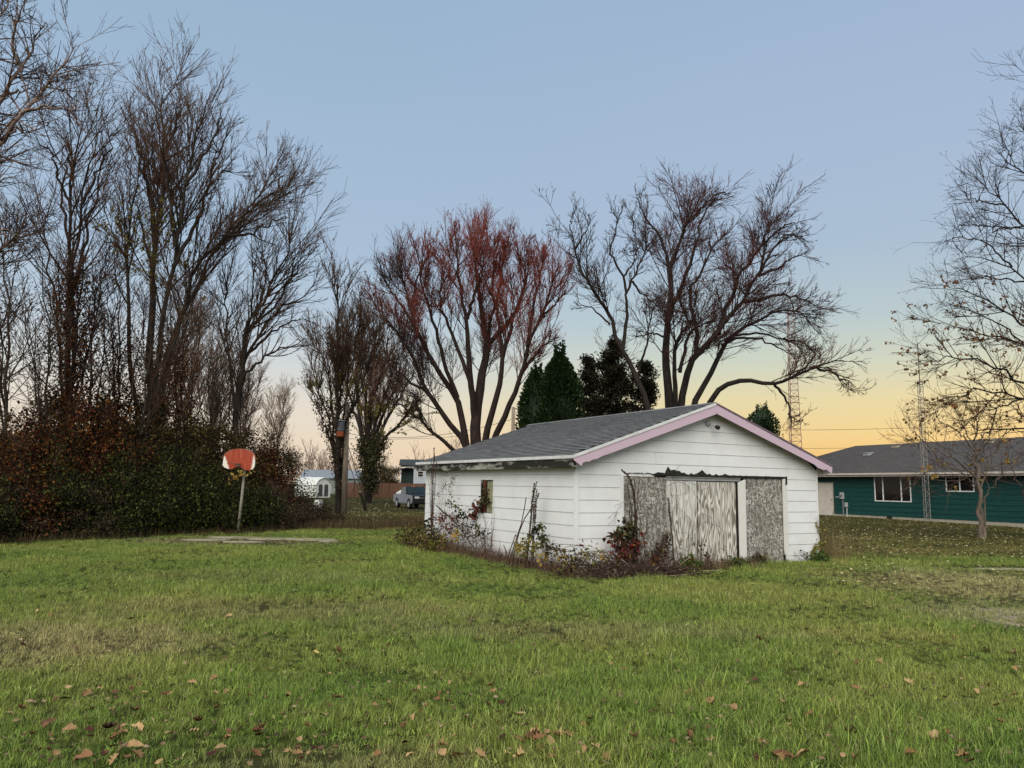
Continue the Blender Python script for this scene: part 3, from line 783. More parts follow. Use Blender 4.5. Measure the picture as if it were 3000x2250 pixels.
def board_mat():
    m, t, b = new_mat('faded_red_backboard'); b.inputs['Roughness'].default_value = .6
    v = coords(t, 'Object', (16, 1, 1.6)); n = noise(t, v, 1.6, 4); sp = nd(t, 'ShaderNodeSeparateXYZ'); t.links.new(coords(t, 'Object'), sp.inputs[0])
    c = ramp(t, [(.3, C(.25, .034, .014)), (.62, C(.33, .055, .024)), (.75, C(.42, .13, .07))], n)
    ax = math_n(t, 'ADD', math_n(t, 'ABSOLUTE', math_n(t, 'ADD', sp.outputs[0], -.02)), math_n(t, 'MULTIPLY', math_n(t, 'SUBTRACT', noise(t, coords(t, 'Object', (3, 1, 14)), 3, 4), .5), .10))
    ax = math_n(t, 'ADD', ax, math_n(t, 'MULTIPLY', sp.outputs[2], math_n(t, 'MULTIPLY_ADD', sp.outputs[0], .35, -.28)))
    edge = nd(t, 'ShaderNodeMapRange', interpolation_type='SMOOTHSTEP', inp={1: .43, 2: .50, 3: 0., 4: 1.}); t.links.new(ax, edge.inputs[0])
    c = mixc(t, edge.outputs[0], c, C(.72, .66, .56))
    streak = math_n(t, 'MULTIPLY', ramp(t, [(.60, C(0, 0, 0)), (.70, C(1, 1, 1))], noise(t, coords(t, 'Object', (26, 1, .8)), 1.2, 2)), math_n(t, 'MULTIPLY_ADD', sp.outputs[2], 1.6, .25, clamp=True))
    c = mixc(t, math_n(t, 'MULTIPLY', streak, .55), c, C(.66, .5, .36))
    t.links.new(c, b.inputs['Base Color']); return m


o = []
for k in range(25):
    a = math.radians(180 * k / 24); o.append((.56 * math.cos(a), .04 + .34 * math.sin(a) ** .85))
o += [(-.565, -.05), (-.575, -.17), (-.5, -.24), (-.36, -.29), (-.22, -.29), (-.14, -.25), (-.06, -.22), (.06, -.22), (.14, -.26), (.24, -.32), (.38, -.33), (.5, -.29), (.555, -.2), (.565, -.05)]
bd = MB().prism(o, 1, -.02, .02).build('backboard', board_mat(), hoop, bevel=.008); bd.location = L_(hc); bd.rotation_euler = (0, 0, math.radians(-8))
MB().prism([(.57 * math.cos(math.radians(180 * k / 24)), .04 + .35 * math.sin(math.radians(180 * k / 24)) ** .85) for k in range(25)] + [(.55 * math.cos(math.radians(180 * k / 24)), .04 + .335 * math.sin(math.radians(180 * k / 24)) ** .85) for k in range(24, -1, -1)], 1, -.028, .028).build('rim_edge', simple('worn_edge', C(.42, .16, .10), C(.3, .08, .05), 5), bd)
MB().box(-.08, .06, -.055, -.022, -.2, -.09).build('rim_bracket', simple('bracket_steel', C(.10, .05, .035), C(.18, .12, .09), 14), bd)
rr = .215; ring = [(-.02 + rr * math.cos(2 * math.pi * k / 24), -.055 - rr - .03 + rr * math.sin(2 * math.pi * k / 24), -.115) for k in range(25)]
MB().tube(ring, .0095, 6, False).build('hoop_rim', simple('orange_rim', C(.30, .085, .05), C(.2, .06, .04), 6), bd)
m = MB()
for s in (-1, 1): m.tube([(-.01 + s * .05, -.05, -.19), (-.02 + s * .12, -.2, -.125)], .007, 5)
m.build('rim_brace', MAT['rust'], bd)
m = MB(); m.tube([(.03, .02, .1), pt and (.08, .2, -.05)], .02, 6); m.tube([(.03, .02, -.2), (.06, .2, -.3)], .02, 6); m.build('support_arm', MAT['steel'], bd)

# ================================================================ gravel and bare earth on the right
def blob(name, u, v, w, d, mat, kind='structure', z=.004, rz=0.):
    p = on_ground(u, v); n = 22
    o = [(w * .5 * math.cos(2 * math.pi * k / n) * random.uniform(.7, 1.1), d * .5 * math.sin(2 * math.pi * k / n) * random.uniform(.7, 1.1)) for k in range(n)]
    m = MB(); m.prism(o, 2, -.03, z); q_ = m.build(name, mat); q_.location = (p[0], p[1], float(height(p[0], p[1]))); q_.rotation_euler = (0, 0, rz); return tag(q_, kind=kind)


blob('gravel_patch', 3010, 1812, 1.7, 1.9, simple('gravel', C(.40, .33, .22), C(.20, .16, .10), 45, 1., detail=6, bmp=.8, bdist=.03), rz=-.6)
blob('sandy_patch', 3010, 1668, 3.2, .55, simple('pale_sand', C(.33, .28, .20), C(.22, .19, .12), 8, 1.), rz=.0)
stone_mat = per_piece('pebble', [C(.10, .09, .07), C(.2, .18, .15), C(.28, .25, .21), C(.14, .12, .09)], .9)
VV, QQ = [], []
ico = bmesh.new(); bmesh.ops.create_icosphere(ico, subdivisions=1, radius=1.0); iv = np.array([v.co[:] for v in ico.verts]); it = np.array([[v.index for v in f.verts] for f in ico.faces]); ico.free()
gp = on_ground(2985, 1812)
for i in range(420):
    r = rng.uniform(.006, .018); p = gp + np.array([rng.normal(.25, .42), rng.normal(0, .5), 0]); p[2] = r * .3 + .004
    VV.append(iv * np.array([r * rng.uniform(.8, 1.4), r, r * rng.uniform(.5, .8)]) + p); QQ.append(it + len(iv) * i)
tag(add('gravel', mesh_np('gravel', np.concatenate(VV), None, np.concatenate(QQ)), stone_mat), 'loose grey gravel at the right edge of the lawn', 'gravel', kind='stuff')

# ================================================================ utility pole with canister, guy wires, cables
pb = at(1008, 1490, 44.1); pb[2] = float(height(pb[0], pb[1]))
pole = thing('utility_pole', 'brown wooden utility pole beside the ivy-clad trunk', 'utility pole', tuple(pb))
MB().tube([(0, 0, -.2), (-.03, 0, 3.2), (-.06, 0, 6.4)], [.17, .15, .12], 10).build('shaft', MAT['wood'], pole, shade=True)
MB().tube([(-.35, 0, 6.1), (.25, 0, 6.1)], .05, 6).build('crossarm', MAT['wood'], pole)
cn = at(997, 1256, 43.65)
can = thing('canister', 'grey canister with an orange lower part hung high on the pole', 'canister', tuple(cn))
MB().lathe([(.20, -.16), (.235, -.1), (.24, .38), (.22, .42)], 18).build('drum', simple('dull_grey_drum', C(.12, .13, .145), C(.085, .09, .1), 5, .6), can, shade=False)
MB().lathe([(.15, -.48), (.205, -.44), (.225, -.1603)], 18).build('rusty_base', simple('orange_rust', C(.36, .10, .04), C(.24, .06, .025), 5, .8), can)
MB().lathe([(.28, .42), (.29, .44), (.27, .475), (.05, .49)], 18).build('lid', simple('grey_lid', C(.3, .31, .32), C(.2, .2, .21), 4), can)
MB().box(-.05, .05, .2, .35, -.2, .2).build('bracket', MAT['darkmetal'], can)

ga = at(1074, 1488, 57.); ga[2] = float(height(ga[0], ga[1]))
gt1, gt2 = at(1006, 1305, 44.8), at(1007, 1262, 44.8)
guy = thing('guy_wire', 'two slanting guy wires with a thick guard at the foot of the wires', 'guy wire', tuple(ga))
for tp, o_ in ((gt1, -.12), (gt2, .12)):
    MB().tube([(o_, 0, -.1), tuple(tp - ga)], .022, 5).build('cable', MAT['steel'], guy)
f = (gt1 - ga); MB().tube([(-.05, 0, 0), tuple(f * .16), tuple(f * .33)], [.09, .085, .07], 8).build('guard', MAT['wood'], guy)
wp = at(1502, 1330, 38.); wp[2] = 0
wt = at(1502, 1196, 38.)
post = thing('wooden_post', 'bare wooden post rising behind the garage roof', 'post', tuple(wp))
MB().tube([(0, 0, -.1), (0, 0, wt[2] * .5), (0, 0, wt[2])], [.10, .095, .085], 8).build('shaft', MAT['wood'], post, shade=True)
MB().lathe([(.09, 0), (.075, .05), (.02, .07)], 8, 'Z', (0, 0, wt[2])).build('cap', MAT['wood'], post)


def cable(name, label, a, b, sag, r=.012, n=14, group='overhead cables'):
    pts = [(1 - s) * a + s * b - np.array([0, 0, sag * 4 * s * (1 - s)]) for s in np.linspace(0, 1, n)]
    return tag(MB().tube(pts, r, 5).build(name, MAT['wire']), label, 'cable', group)


cable('overhead_cable', 'thin black cable sagging from the wooden post to the utility pole', at(1502, 1228, 38.), at(1006, 1268, 44.7), .55)
cable('overhead_cable', 'lower thin cable running level from the utility pole behind the trees', at(1008, 1285, 44.8), at(1420, 1270, 70.), .2)
cable('overhead_cable', 'upper of two hair-thin power lines in the yellow sky', at(2150, 1258, 160.), at(3050, 1235, 130.), .6, .035)
cable('overhead_cable', 'lower of two hair-thin power lines in the yellow sky', at(2150, 1312, 160.), at(3050, 1290, 130.), .6, .03)

# ================================================================ lattice tower and antenna mast
def lattice(root, h, w0, w1, n, r_leg, r_br, mat, name_leg='leg', name_br='brace'):
    c = [(math.cos(a), math.sin(a)) for a in (math.radians(90), math.radians(210), math.radians(330))]
    W_ = lambda s: (w0 + (w1 - w0) * s) * .577
    for k in range(3):
        MB().tube([(c[k][0] * W_(s), c[k][1] * W_(s), h * s) for s in (0, .5, 1)], r_leg, 6).build(name_leg, mat, root)
    for k in range(3):
        m = MB()
        for i in range(n):
            s0, s1 = i / n, (i + 1) / n; a, b = (k, (k + 1) % 3) if i % 2 else ((k + 1) % 3, k)
            m.tube([(c[a][0] * W_(s0), c[a][1] * W_(s0), h * s0), (c[b][0] * W_(s1), c[b][1] * W_(s1), h * s1)], r_br, 4, False)
            m.tube([(c[a][0] * W_(s1), c[a][1] * W_(s1), h * s1), (c[b][0] * W_(s1), c[b][1] * W_(s1), h * s1)], r_br, 4, False)
        m.build(name_br, mat, root, kind='stuff')


tb = at(2331, 1436, 150.); tt = at(2314, 905, 150.)
tower = thing('lattice_tower', 'tall slender red and grey steel lattice tower far behind the big tree', 'radio tower', (tb[0], tb[1], -.1))
lattice(tower, tt[2] + .1, 2.9, 1.15, 30, .07, .038, simple('red_oxide_steel', C(.26, .10, .075), C(.30, .22, .2), .2, .7))
ab = hit_z(2717, 1528, .2); atop = at(2695, 1117, ab[1])
mast = thing('antenna_mast', 'slender triangular steel mast standing against the green house wall', 'antenna mast', tuple(ab), .4)
hm = atop[2] - ab[2]
lattice(mast, hm, .30, .26, 26, .016, .007, simple('dull_mast_steel', C(.20, .185, .165), C(.30, .28, .26), 1.5, .6))
MB().tube([(0, 0, hm - .6), (0, 0, hm), (0, 0, hm + 2.1)], .022, 8).build('top_pipe', MAT['darkmetal'], mast)
ya = at(2696, 1034, ab[1])
yagi = thing('tv_antenna', 'spiny television antenna pointing left at the top of the mast', 'antenna', tuple(ya), math.radians(172))
MB().tube([(-.35, 0, 0), (1.45, 0, .03)], .016, 6).build('boom', MAT['darkmetal'], yagi)
for i, (x, l) in enumerate(((-.3, 1.0), (-.15, .95), (0, .9), (.14, .84), (.28, .78), (.44, .7), (.6, .62), (.78, .52), (.96, .44), (1.15, .38), (1.38, .32))):
    MB().tube([(x + .1, -l, -.02), (x, 0, .0), (x + .1, l, -.02)], .007, 5).build('element', MAT['darkmetal'], yagi)

# ================================================================ far yard: fence, pickup, houses, shed
fa, fb = hit_z(985, 1457, -.02), hit_z(1300, 1458, -.05); fa = at(985, 1457, 100.); fb = at(1330, 1460, 96.)
fa[2] = fb[2] = float(height(fa[0], fa[1])) - .02
fdir = fb - fa; fl = float(np.linalg.norm(fdir[:2]))
fence = thing('plank_fence', 'tall brown plank fence across the far yard behind the pickup', 'fence', tuple(fa), math.atan2(fdir[1], fdir[0]))
pk = MB().prism([(0, 0), (.142, 0), (.142, 1.8), (.12, 1.85), (.022, 1.85), (0, 1.8)], 1, 0, .02).mesh('plank'); pk.materials.append(MAT['fencewood'])
for i in range(int(fl / .152)):
    o = link(bpy.data.objects.new('plank', pk), fence); o.location = (i * .152, random.uniform(-.004, .004), random.uniform(-.02, .02)); o.rotation_euler = (0, random.uniform(-.008, .008), 0)
for z in (.35, 1.5): MB().box(0, fl, .022, .06, z, z + .09).build('rail', MAT['fencewood'], fence)
for i in range(int(fl / 2.4) + 1): MB().box(i * 2.4, i * 2.4 + .1, -.1, -.003, 0, 1.92).build('post', MAT['fencewood'], fence)

# pickup (x forward, y left)
tw = at(1200, 1487, 61.5); TZ = float(height(tw[0], tw[1]))
th = math.atan2(-.90, .44)
silver = simple('silver_paint', C(.27, .30, .34), C(.22, .25, .29), 1.2, .35, metal=.2, spec=.5); blackp = simple('black_gloss', C(.010, .010, .012), C(.016, .016, .018), 2, .25, spec=.5)
rubber = simple('tyre_rubber', C(.012, .012, .012), C(.02, .02, .02), 5, .85); alloy = simple('bright_rim', C(.55, .55, .56), C(.4, .4, .42), 6, .4, metal=.5); tglass = simple('tinted_glass', C(.02, .035, .033), C(.012, .02, .02), 1, .15, spec=.35)
fwd = np.array([math.cos(th), math.sin(th)]); lft = np.array([-math.sin(th), math.cos(th)])
torg = tw[:2] + lft * .78 - fwd * 1.45   # middle of the wheelbase on the centreline
truck = thing('pickup_truck', 'silver and black pickup truck parked on the far lawn', 'pickup', (torg[0], torg[1], TZ), th); truck.scale = (1.05,) * 3
hw = .86


def arch(cx, r, z, n=9): return [(cx + r * math.cos(a), z + r * math.sin(a)) for a in np.linspace(math.pi, 0, n)]


side = [(-2.35, .48)] + [(x, z) for x, z in arch(-1.45, .43, .36)] + [(-.95, .40)] + [(.95, .40)] + arch(1.45, .43, .36) + [(2.2, .45), (2.3, .62), (2.28, .98), (2.1, 1.05), (.95, 1.10), (.55, 1.12), (-.62, 1.12), (-.62, 1.08), (-2.35, 1.05)]
bod = MB().prism(side, 1, -hw, hw).build('body', silver, truck, bevel=.025)
MB().prism([(.80, 1.09), (2.2, 1.03), (2.302, .97), (2.302, 1.0), (2.16, 1.075), (.80, 1.145)], 1, -hw - .004, hw + .004).build('hood', blackp, truck)
cabm = MB(); cz = 1.66
lo, hi = [(-.62, 1.125), (.98, 1.125)], [(-.50, cz), (.38, cz)]
V_ = []
for s in (-1, 1):
    V_ += [(-.62, s * (hw - .01), 1.122), (.98, s * (hw - .01), 1.122), (.36, s * (hw - .13), cz), (-.50, s * (hw - .13), cz)]
cabm.poly(V_, [(0, 1, 2, 3), (7, 6, 5, 4), (0, 4, 5, 1), (1, 5, 6, 2), (2, 6, 7, 3), (3, 7, 4, 0)])
cab = cabm.build('cab', blackp, truck, bevel=.03)
for s in (-1, 1):
    y0, y1 = s * (hw + .001), s * (hw - .115)
    MB().poly([(-.50, y0, 1.16), (.80, y0, 1.16), (.34, y1 + s * .004, 1.60), (-.42, y1 + s * .004, 1.60), (-.50, y0 - s * .02, 1.16), (.80, y0 - s * .02, 1.16), (.34, y1 - s * .016, 1.60), (-.42, y1 - s * .016, 1.60)], [(0, 1, 2, 3), (7, 6, 5, 4), (0, 4, 5, 1), (1, 5, 6, 2), (2, 6, 7, 3), (3, 7, 4, 0)]).build('side_window', tglass, truck)
    dn = MB().prism([(-.50, .46), (.82, .46), (.88, 1.10), (-.52, 1.10)], 1, s * (hw + .004), s * (hw + .014)).build('door', silver, truck)
    MB().box(-.42, -.28, s * (hw + .016), s * (hw + .035), .95, .99).build('handle', blackp, dn)
    MB().prism([(.68, 1.12), (.80, 1.12), (.82, 1.30), (.66, 1.30)], 1, s * (hw + .03), s * (hw + .20)).build('mirror', alloy, truck, bevel=.02)
    MB().box(2.337, 2.375, s * .52 - .17, s * .52 + .17, .80, .95).build('headlight', simple('headlight_lens', C(.6, .62, .64), C(.45, .46, .48), 3, .15, spec=.6), truck)
    MB().box(-2.375, -2.352, s * .74 - .09, s * .74 + .09, .70, .98).build('tail_light', simple('red_lens', C(.25, .02, .02), C(.18, .015, .015), 3, .3), truck)
    for x in (-1.45, 1.45):
        wl = MB().lathe([(.22, -.11), (.34, -.115), (.375, -.08), (.375, .08), (.34, .115), (.22, .11)], 20, 'Y', (x, s * (hw - .10), .375)).build('wheel', rubber, truck, shade=False)
        MB().lathe([(.20, -.09), (.225, .0), (.22, .118 * 1)], 16, 'Y', (x, s * (hw - .10), .375)).build('rim', alloy, wl) if s > 0 else MB().lathe([(.22, -.118), (.225, .0), (.20, .09)], 16, 'Y', (x, s * (hw - .10), .375)).build('rim', alloy, wl)
MB().poly([(.985, -.76, 1.15), (.985, .76, 1.15), (.40, .64, 1.63), (.40, -.64, 1.63), (1.0, -.76, 1.158), (1.0, .76, 1.158), (.415, .64, 1.638), (.415, -.64, 1.638)], [(3, 2, 1, 0), (4, 5, 6, 7), (0, 1, 5, 4), (1, 2, 6, 5), (2, 3, 7, 6), (3, 0, 4, 7)]).build('windshield', tglass, truck)
MB().box(2.305, 2.335, -hw + .01, hw - .01, .58, 1.0).build('front_panel', blackp, truck, bevel=.01)
gl = MB().box(2.337, 2.362, -.33, .33, .74, .96).build('grille', blackp, truck)
MB().box(2.363, 2.372, -.33, .33, .83, .86).build('grille_bar', alloy, gl)
MB().box(2.30, 2.44, -.88, .88, .44, .60).build('bumper', blackp, truck, bevel=.03)
MB().box(-2.46, -2.36, -.86, .86, .42, .58).build('bumper', blackp, truck, bevel=.03)
m = MB(); m.box(-.05, .1, -.2, .2, cz + .002, cz + .03); m.lathe([(.06, cz + .03), (.06, cz + .11), (.03, cz + .13)], 10, 'Z', (.02, 0, 0)); m.build('beacon', simple('amber_beacon', C(.45, .13, .04), C(.4, .1, .03), 4, .4), truck)


def lump(name, label, cat, x, y, z, sx_, sy_, sz_, mat, seed):
    b = bmesh.new(); bmesh.ops.create_icosphere(b, subdivisions=3, radius=1.0); r = np.random.default_rng(seed)
    ph = r.uniform(0, 6, 6)
    for v in b.verts:
        k = 1 + .14 * math.sin(v.co.x * 4 + ph[0]) * math.sin(v.co.y * 5 + ph[1]) + .1 * math.sin(v.co.z * 7 + ph[2])
        v.co = Vector((v.co.x * sx_ * k, v.co.y * sy_ * k, max(v.co.z, -.6) * sz_ * k))
    me = bpy.data.meshes.new(name); b.to_mesh(me); b.free(); me.polygons.foreach_set('use_smooth', [True] * len(me.polygons))
    o = add(name, me, mat); w = torg + fwd * x + lft * y; o.location = (w[0], w[1], TZ + z); o.rotation_euler = (0, 0, th); return tag(o, label, cat)


bag = simple('white_plastic_bag', C(.66, .64, .62), C(.5, .48, .46), 4, .5)
lump('plastic_sack', 'white plastic sack heaped at the tail of the pickup bed', 'sack', -1.95, -.35, 1.16, .36, .42, .26, bag, 1)
lump('plastic_sack', 'white plastic sack in the pickup bed next to the red bundle', 'sack', -1.35, -.4, 1.14, .38, .36, .20, bag, 2)
lump('red_bundle', 'red bundle lying on the white sacks in the pickup bed', 'bundle', -.92, -.42, 1.2, .25, .3, .17, simple('red_cloth', C(.42, .04, .04), C(.3, .03, .03), 4), 3)

# pale house with porch behind the fence
pale = simple('pale_vinyl_siding', C(.40, .43, .46), C(.34, .37, .40), 2); droof = simple('dark_far_roof', C(.028, .034, .034), C(.05, .055, .055), 2, .9)
pw = at(1210, 1440, 116.); ph_ = thing('pale_house', 'pale grey house with a small window and dark roof behind the plank fence', 'house', (pw[0], pw[1], 0.), math.radians(6))
px_ = lambda u: (at(u, 1400, 116.)[0] - pw[0]); zv = lambda v, u=1220: at(u, v, 116.)[2]
wl_ = MB(); X0, X1 = 0.0, 7.0; z_e = zv(1371)
MB().box(X0, X1, .02, 7, 0, z_e + .3).build('wall', pale, ph_)
for k in range(9):
    z0 = .9 + k * .33
    if z0 + .33 < z_e + .3: MB().prism([(-.03, z0), (-.008, z0 + .325), (.018, z0 + .325), (.018, z0)], 0, X0, X1).build('siding_board', pale, ph_)
wx0, wx1, wz0, wz1 = px_(1224), px_(1239), zv(1396), zv(1381)
wn = MB().box(wx0 - .06, wx1 + .06, -.07, -.031, wz0 - .06, wz1 + .06).build('window', MAT['frame'], ph_)
MB().box(wx0, wx1, -.08, -.072, wz0, (wz0 + wz1) / 2 - .02).build('pane', MAT['glass'], wn); MB().box(wx0, wx1, -.08, -.072, (wz0 + wz1) / 2 + .02, wz1).build('pane', MAT['glass'], wn)
MB().prism([(-.5, z_e + .32), (3.5, z_e + 1.25), (7.5, z_e + .32), (7.5, z_e + .42), (3.5, z_e + 1.38), (-.5, z_e + .42)], 0, X0 - 2.2, X1 + .3).build('roof', droof, ph_)
# porch on the left
pq = px_(1174); pc = simple('dark_green_porch_screen', C(.018, .035, .032), C(.03, .05, .045), 3)
MB().box(pq, X0 - .02, 1.2, 1.26, 1.0, z_e).build('porch_screen', pc, ph_)
MB().prism([(pq - 1.1, z_e - .32), (X0 + .35, z_e + .26), (X0 + .35, z_e + .36), (pq - 1.1, z_e - .2)], 1, -.3, 3.).build('porch_roof', simple('white_porch_roof', C(.6, .62, .63), C(.5, .52, .53), 3), ph_)
MB().box(pq, X0 - .02, 1.15, 1.19, .9, 1.35).build('porch_skirt', pale, ph_)
for x in (pq, pq - .7): MB().box(x - .07, x + .07, .0, .14, 0, z_e - .1).build('porch_post', MAT['frame'], ph_)
# grey house on the far left
gw = at(880, 1440, 128.); gh = thing('grey_house', 'low grey house roof glimpsed behind the white shed', 'house', (gw[0], gw[1], 0.), math.radians(4))
z_ = lambda v: at(920, v, 128.)[2]; gx_ = lambda u: at(u, 1400, 128.)[0] - gw[0]
MB().box(gx_(884), gx_(1055), 0, 6, 0, z_(1400)).build('wall', simple('grey_green_wall', C(.16, .19, .17), C(.2, .22, .2), 2), gh)
MB().prism([(-.4, z_(1401)), (3, z_(1377)), (6.4, z_(1401)), (6.4, z_(1399)), (3, z_(1375)), (-.4, z_(1399))], 0, gx_(880), gx_(1060)).build('roof', simple('grey_far_roof', C(.21, .23, .25), C(.16, .18, .2), 3), gh)
wn = MB().box(gx_(895), gx_(911), -.05, -.01, z_(1410), z_(1396)).build('window', MAT['frame'], gh); MB().box(gx_(897), gx_(909), -.06, -.051, z_(1409), z_(1398)).build('pane', MAT['glass'], wn)
# white garden shed
sw = at(946, 1455, 92.); shed = thing('garden_shed', 'small white garden shed with dark arched doors at the brush edge', 'shed', (sw[0], sw[1], 0), math.radians(-38))
swh = simple('white_shed_metal', C(.72, .73, .68), C(.6, .61, .56), 3)
e1, e2, rg = 1.25, 1.75, 2.35   # gambrel gable faces local -y ... +x side is the gable
prof = [(-1.05, 0), (1.05, 0), (1.15, 1.45), (.75, 2.0), (0, 2.3), (-.75, 2.0), (-1.15, 1.45)]
MB().prism(prof, 0, -4.0, .0).build('wall', swh, shed)
for a_, b_ in (((-1.2, 1.42), (-.78, 2.03)), ((-.78, 2.03), (0, 2.34)), ((0, 2.34), (.78, 2.03)), ((.78, 2.03), (1.2, 1.42))):
    MB().prism([a_, b_, (b_[0], b_[1] + .05), (a_[0], a_[1] + .05)], 0, -4.1, .12).build('roof_panel', swh, shed)
for y in (-.42, .42):
    dd = MB().prism([(y - .34, .15), (y + .34, .15), (y + .34, 1.35), (y + .2, 1.55), (y - .2, 1.55), (y - .34, 1.35)], 0, .003, .03).build('door', simple('dark_shed_door', C(.05, .05, .05), C(.08, .08, .075), 3), shed)
    MB().box(.031, .05, y - .36, y - .30, .15, 1.45).build('door_stile', swh, dd); MB().box(.031, .05, y + .30, y + .36, .15, 1.45).build('door_stile', swh, dd)
# white drum half-hidden in the brush
wd = at(932, 1478, 48.)
dw = thing('white_barrel', 'white barrel half hidden in the brush below the shed', 'barrel', (wd[0], wd[1], float(height(wd[0], wd[1]))))
MB().lathe([(.24, 0), (.27, .05), (.28, .3), (.27, .34), (.28, .38), (.27, .7), (.24, .74)], 16).build('drum', swh, dw, shade=True)
MB().lathe([(.245, .742), (.245, .77), (.2, .78)], 16).build('lid', swh, dw)
# ================================================================ trees
def norm(a): return a / np.maximum(np.linalg.norm(a, axis=-1, keepdims=True), 1e-9)


def tubes(P, R, S):
    """P (N,K,3) centre lines, R (N,K) radii -> verts, quads"""
    N, K = R.shape
    if N == 0: return np.zeros((0, 3)), np.zeros((0, 4), int)
    T = norm(np.gradient(P, axis=1)); mean = norm(P[:, -1] - P[:, 0])
    ref = np.where(np.abs(mean[:, 2:3]) < .8, np.array([[0, 0, 1.]]), np.array([[1., 0, 0]]))[:, None, :]
    A = norm(np.cross(T, np.broadcast_to(ref, T.shape))); B = np.cross(T, A)
    w = np.arange(S) * 2 * np.pi / S
    V = P[:, :, None, :] + R[:, :, None, None] * (A[:, :, None, :] * np.cos(w)[None, None, :, None] + B[:, :, None, :] * np.sin(w)[None, None, :, None])
    i = (np.arange(N)[:, None, None] * K + np.arange(K - 1)[None, :, None]) * S; k = np.arange(S)[None, None, :]; k2 = (k + 1) % S
    Q = np.stack([i + k, i + k2, i + S + k2, i + S + k], -1).reshape(-1, 4)
    return V.reshape(-1, 3), Q


def merge(parts):
    V, Q, b = [], [], 0
    for v, q_ in parts:
        V.append(v); Q.append(q_ + b); b += len(v)
    return np.concatenate(V), np.concatenate(Q)


def resample(pts, K, seed=None, wob=0.0):
    pts = np.asarray(pts, float); d = np.concatenate([[0], np.cumsum(np.linalg.norm(np.diff(pts, axis=0), axis=1))])
    s = np.linspace(0, d[-1], K * 3); lin_ = np.stack([np.interp(s, d, pts[:, i]) for i in range(3)], 1)
    for _ in range(2):   # soften the corners
        lin_[1:-1] = (lin_[:-2] + lin_[1:-1] * 2 + lin_[2:]) / 4
    out_ = lin_[np.linspace(0, len(lin_) - 1, K).round().astype(int)]
    if wob: out_[1:-1] += np.random.default_rng(seed).normal(0, wob, (K - 2, 3)) * np.linspace(.3, 1, K - 2)[:, None]
    return out_


def grow(r, P, R, per_m, s0, s1, lr, lmin, lmax, ang, up, wig, K, r0, r1, back=0.5, bias=.9):
    """children of every parent line: random spots, angles and lengths"""
    N, KP = R.shape; L = np.linalg.norm(np.diff(P, axis=1), axis=2).sum(1)
    n = r.poisson(np.maximum(per_m * L * (s1 - s0), 0.01)); idx = np.repeat(np.arange(N), n); M = len(idx)
    if M == 0: return np.zeros((0, K, 3)), np.zeros((0, K))
    s = s0 + (s1 - s0) * r.random(M) ** bias; f = s * (KP - 1); i0 = np.clip(f.astype(int), 0, KP - 2); fr = (f - i0)[:, None]
    p = P[idx, i0] * (1 - fr) + P[idx, i0 + 1] * fr; pr = R[idx, i0] * (1 - fr[:, 0]) + R[idx, i0 + 1] * fr[:, 0]
    t = norm(P[idx, i0 + 1] - P[idx, i0]); q_ = norm(np.cross(t, r.normal(size=(M, 3))))
    a = np.radians(r.uniform(ang[0], ang[1], M))[:, None]; d = norm(t * np.cos(a) + q_ * np.sin(a))
    ln = np.clip(r.uniform(lr[0], lr[1], M) * L[idx] * (1 - back * s), lmin, lmax) * r.uniform(.75, 1.25, M); st = (ln / (K - 1))[:, None]
    C_ = [p]; upv = np.array([0, 0, 1.])
    for k in range(K - 1):
        d = norm(d + upv * up + r.normal(0, wig, (M, 3))); C_.append(C_[-1] + d * st)
    rs = np.minimum(pr * .7, r0); RR = rs[:, None] + (np.minimum(r1, rs)[:, None] - rs[:, None]) * np.linspace(0, 1, K)[None] ** .8
    return np.stack(C_, 1), RR


def leaves(r, pos, size, droop=0.3, aspect=.55):
    """folded rhombic leaves at pos: verts, quads (two triangles' worth each)"""
    M = len(pos); d = norm(r.normal(size=(M, 3)) + np.array([0, 0, -droop])); n = norm(np.cross(d, r.normal(size=(M, 3)))); sz = (size * r.uniform(.6, 1.35, M))[:, None]
    c = norm(np.cross(d, n)) * .25 * sz
    V = np.stack([pos, pos + d * sz * .5 + n * sz * aspect * .5 + c, pos + d * sz, pos + d * sz * .5 - n * sz * aspect * .5 + c], 1)
    return V.reshape(-1, 3), (np.arange(M)[:, None] * 4 + np.arange(4)[None])


def along(r, P, n):
    N, K, _ = P.shape; i = r.integers(0, N, n); s = r.random(n) ** .7 * (K - 1); k = np.clip(s.astype(int), 0, K - 2); f = (s - k)[:, None]
    return P[i, k] * (1 - f) + P[i, k + 1] * f


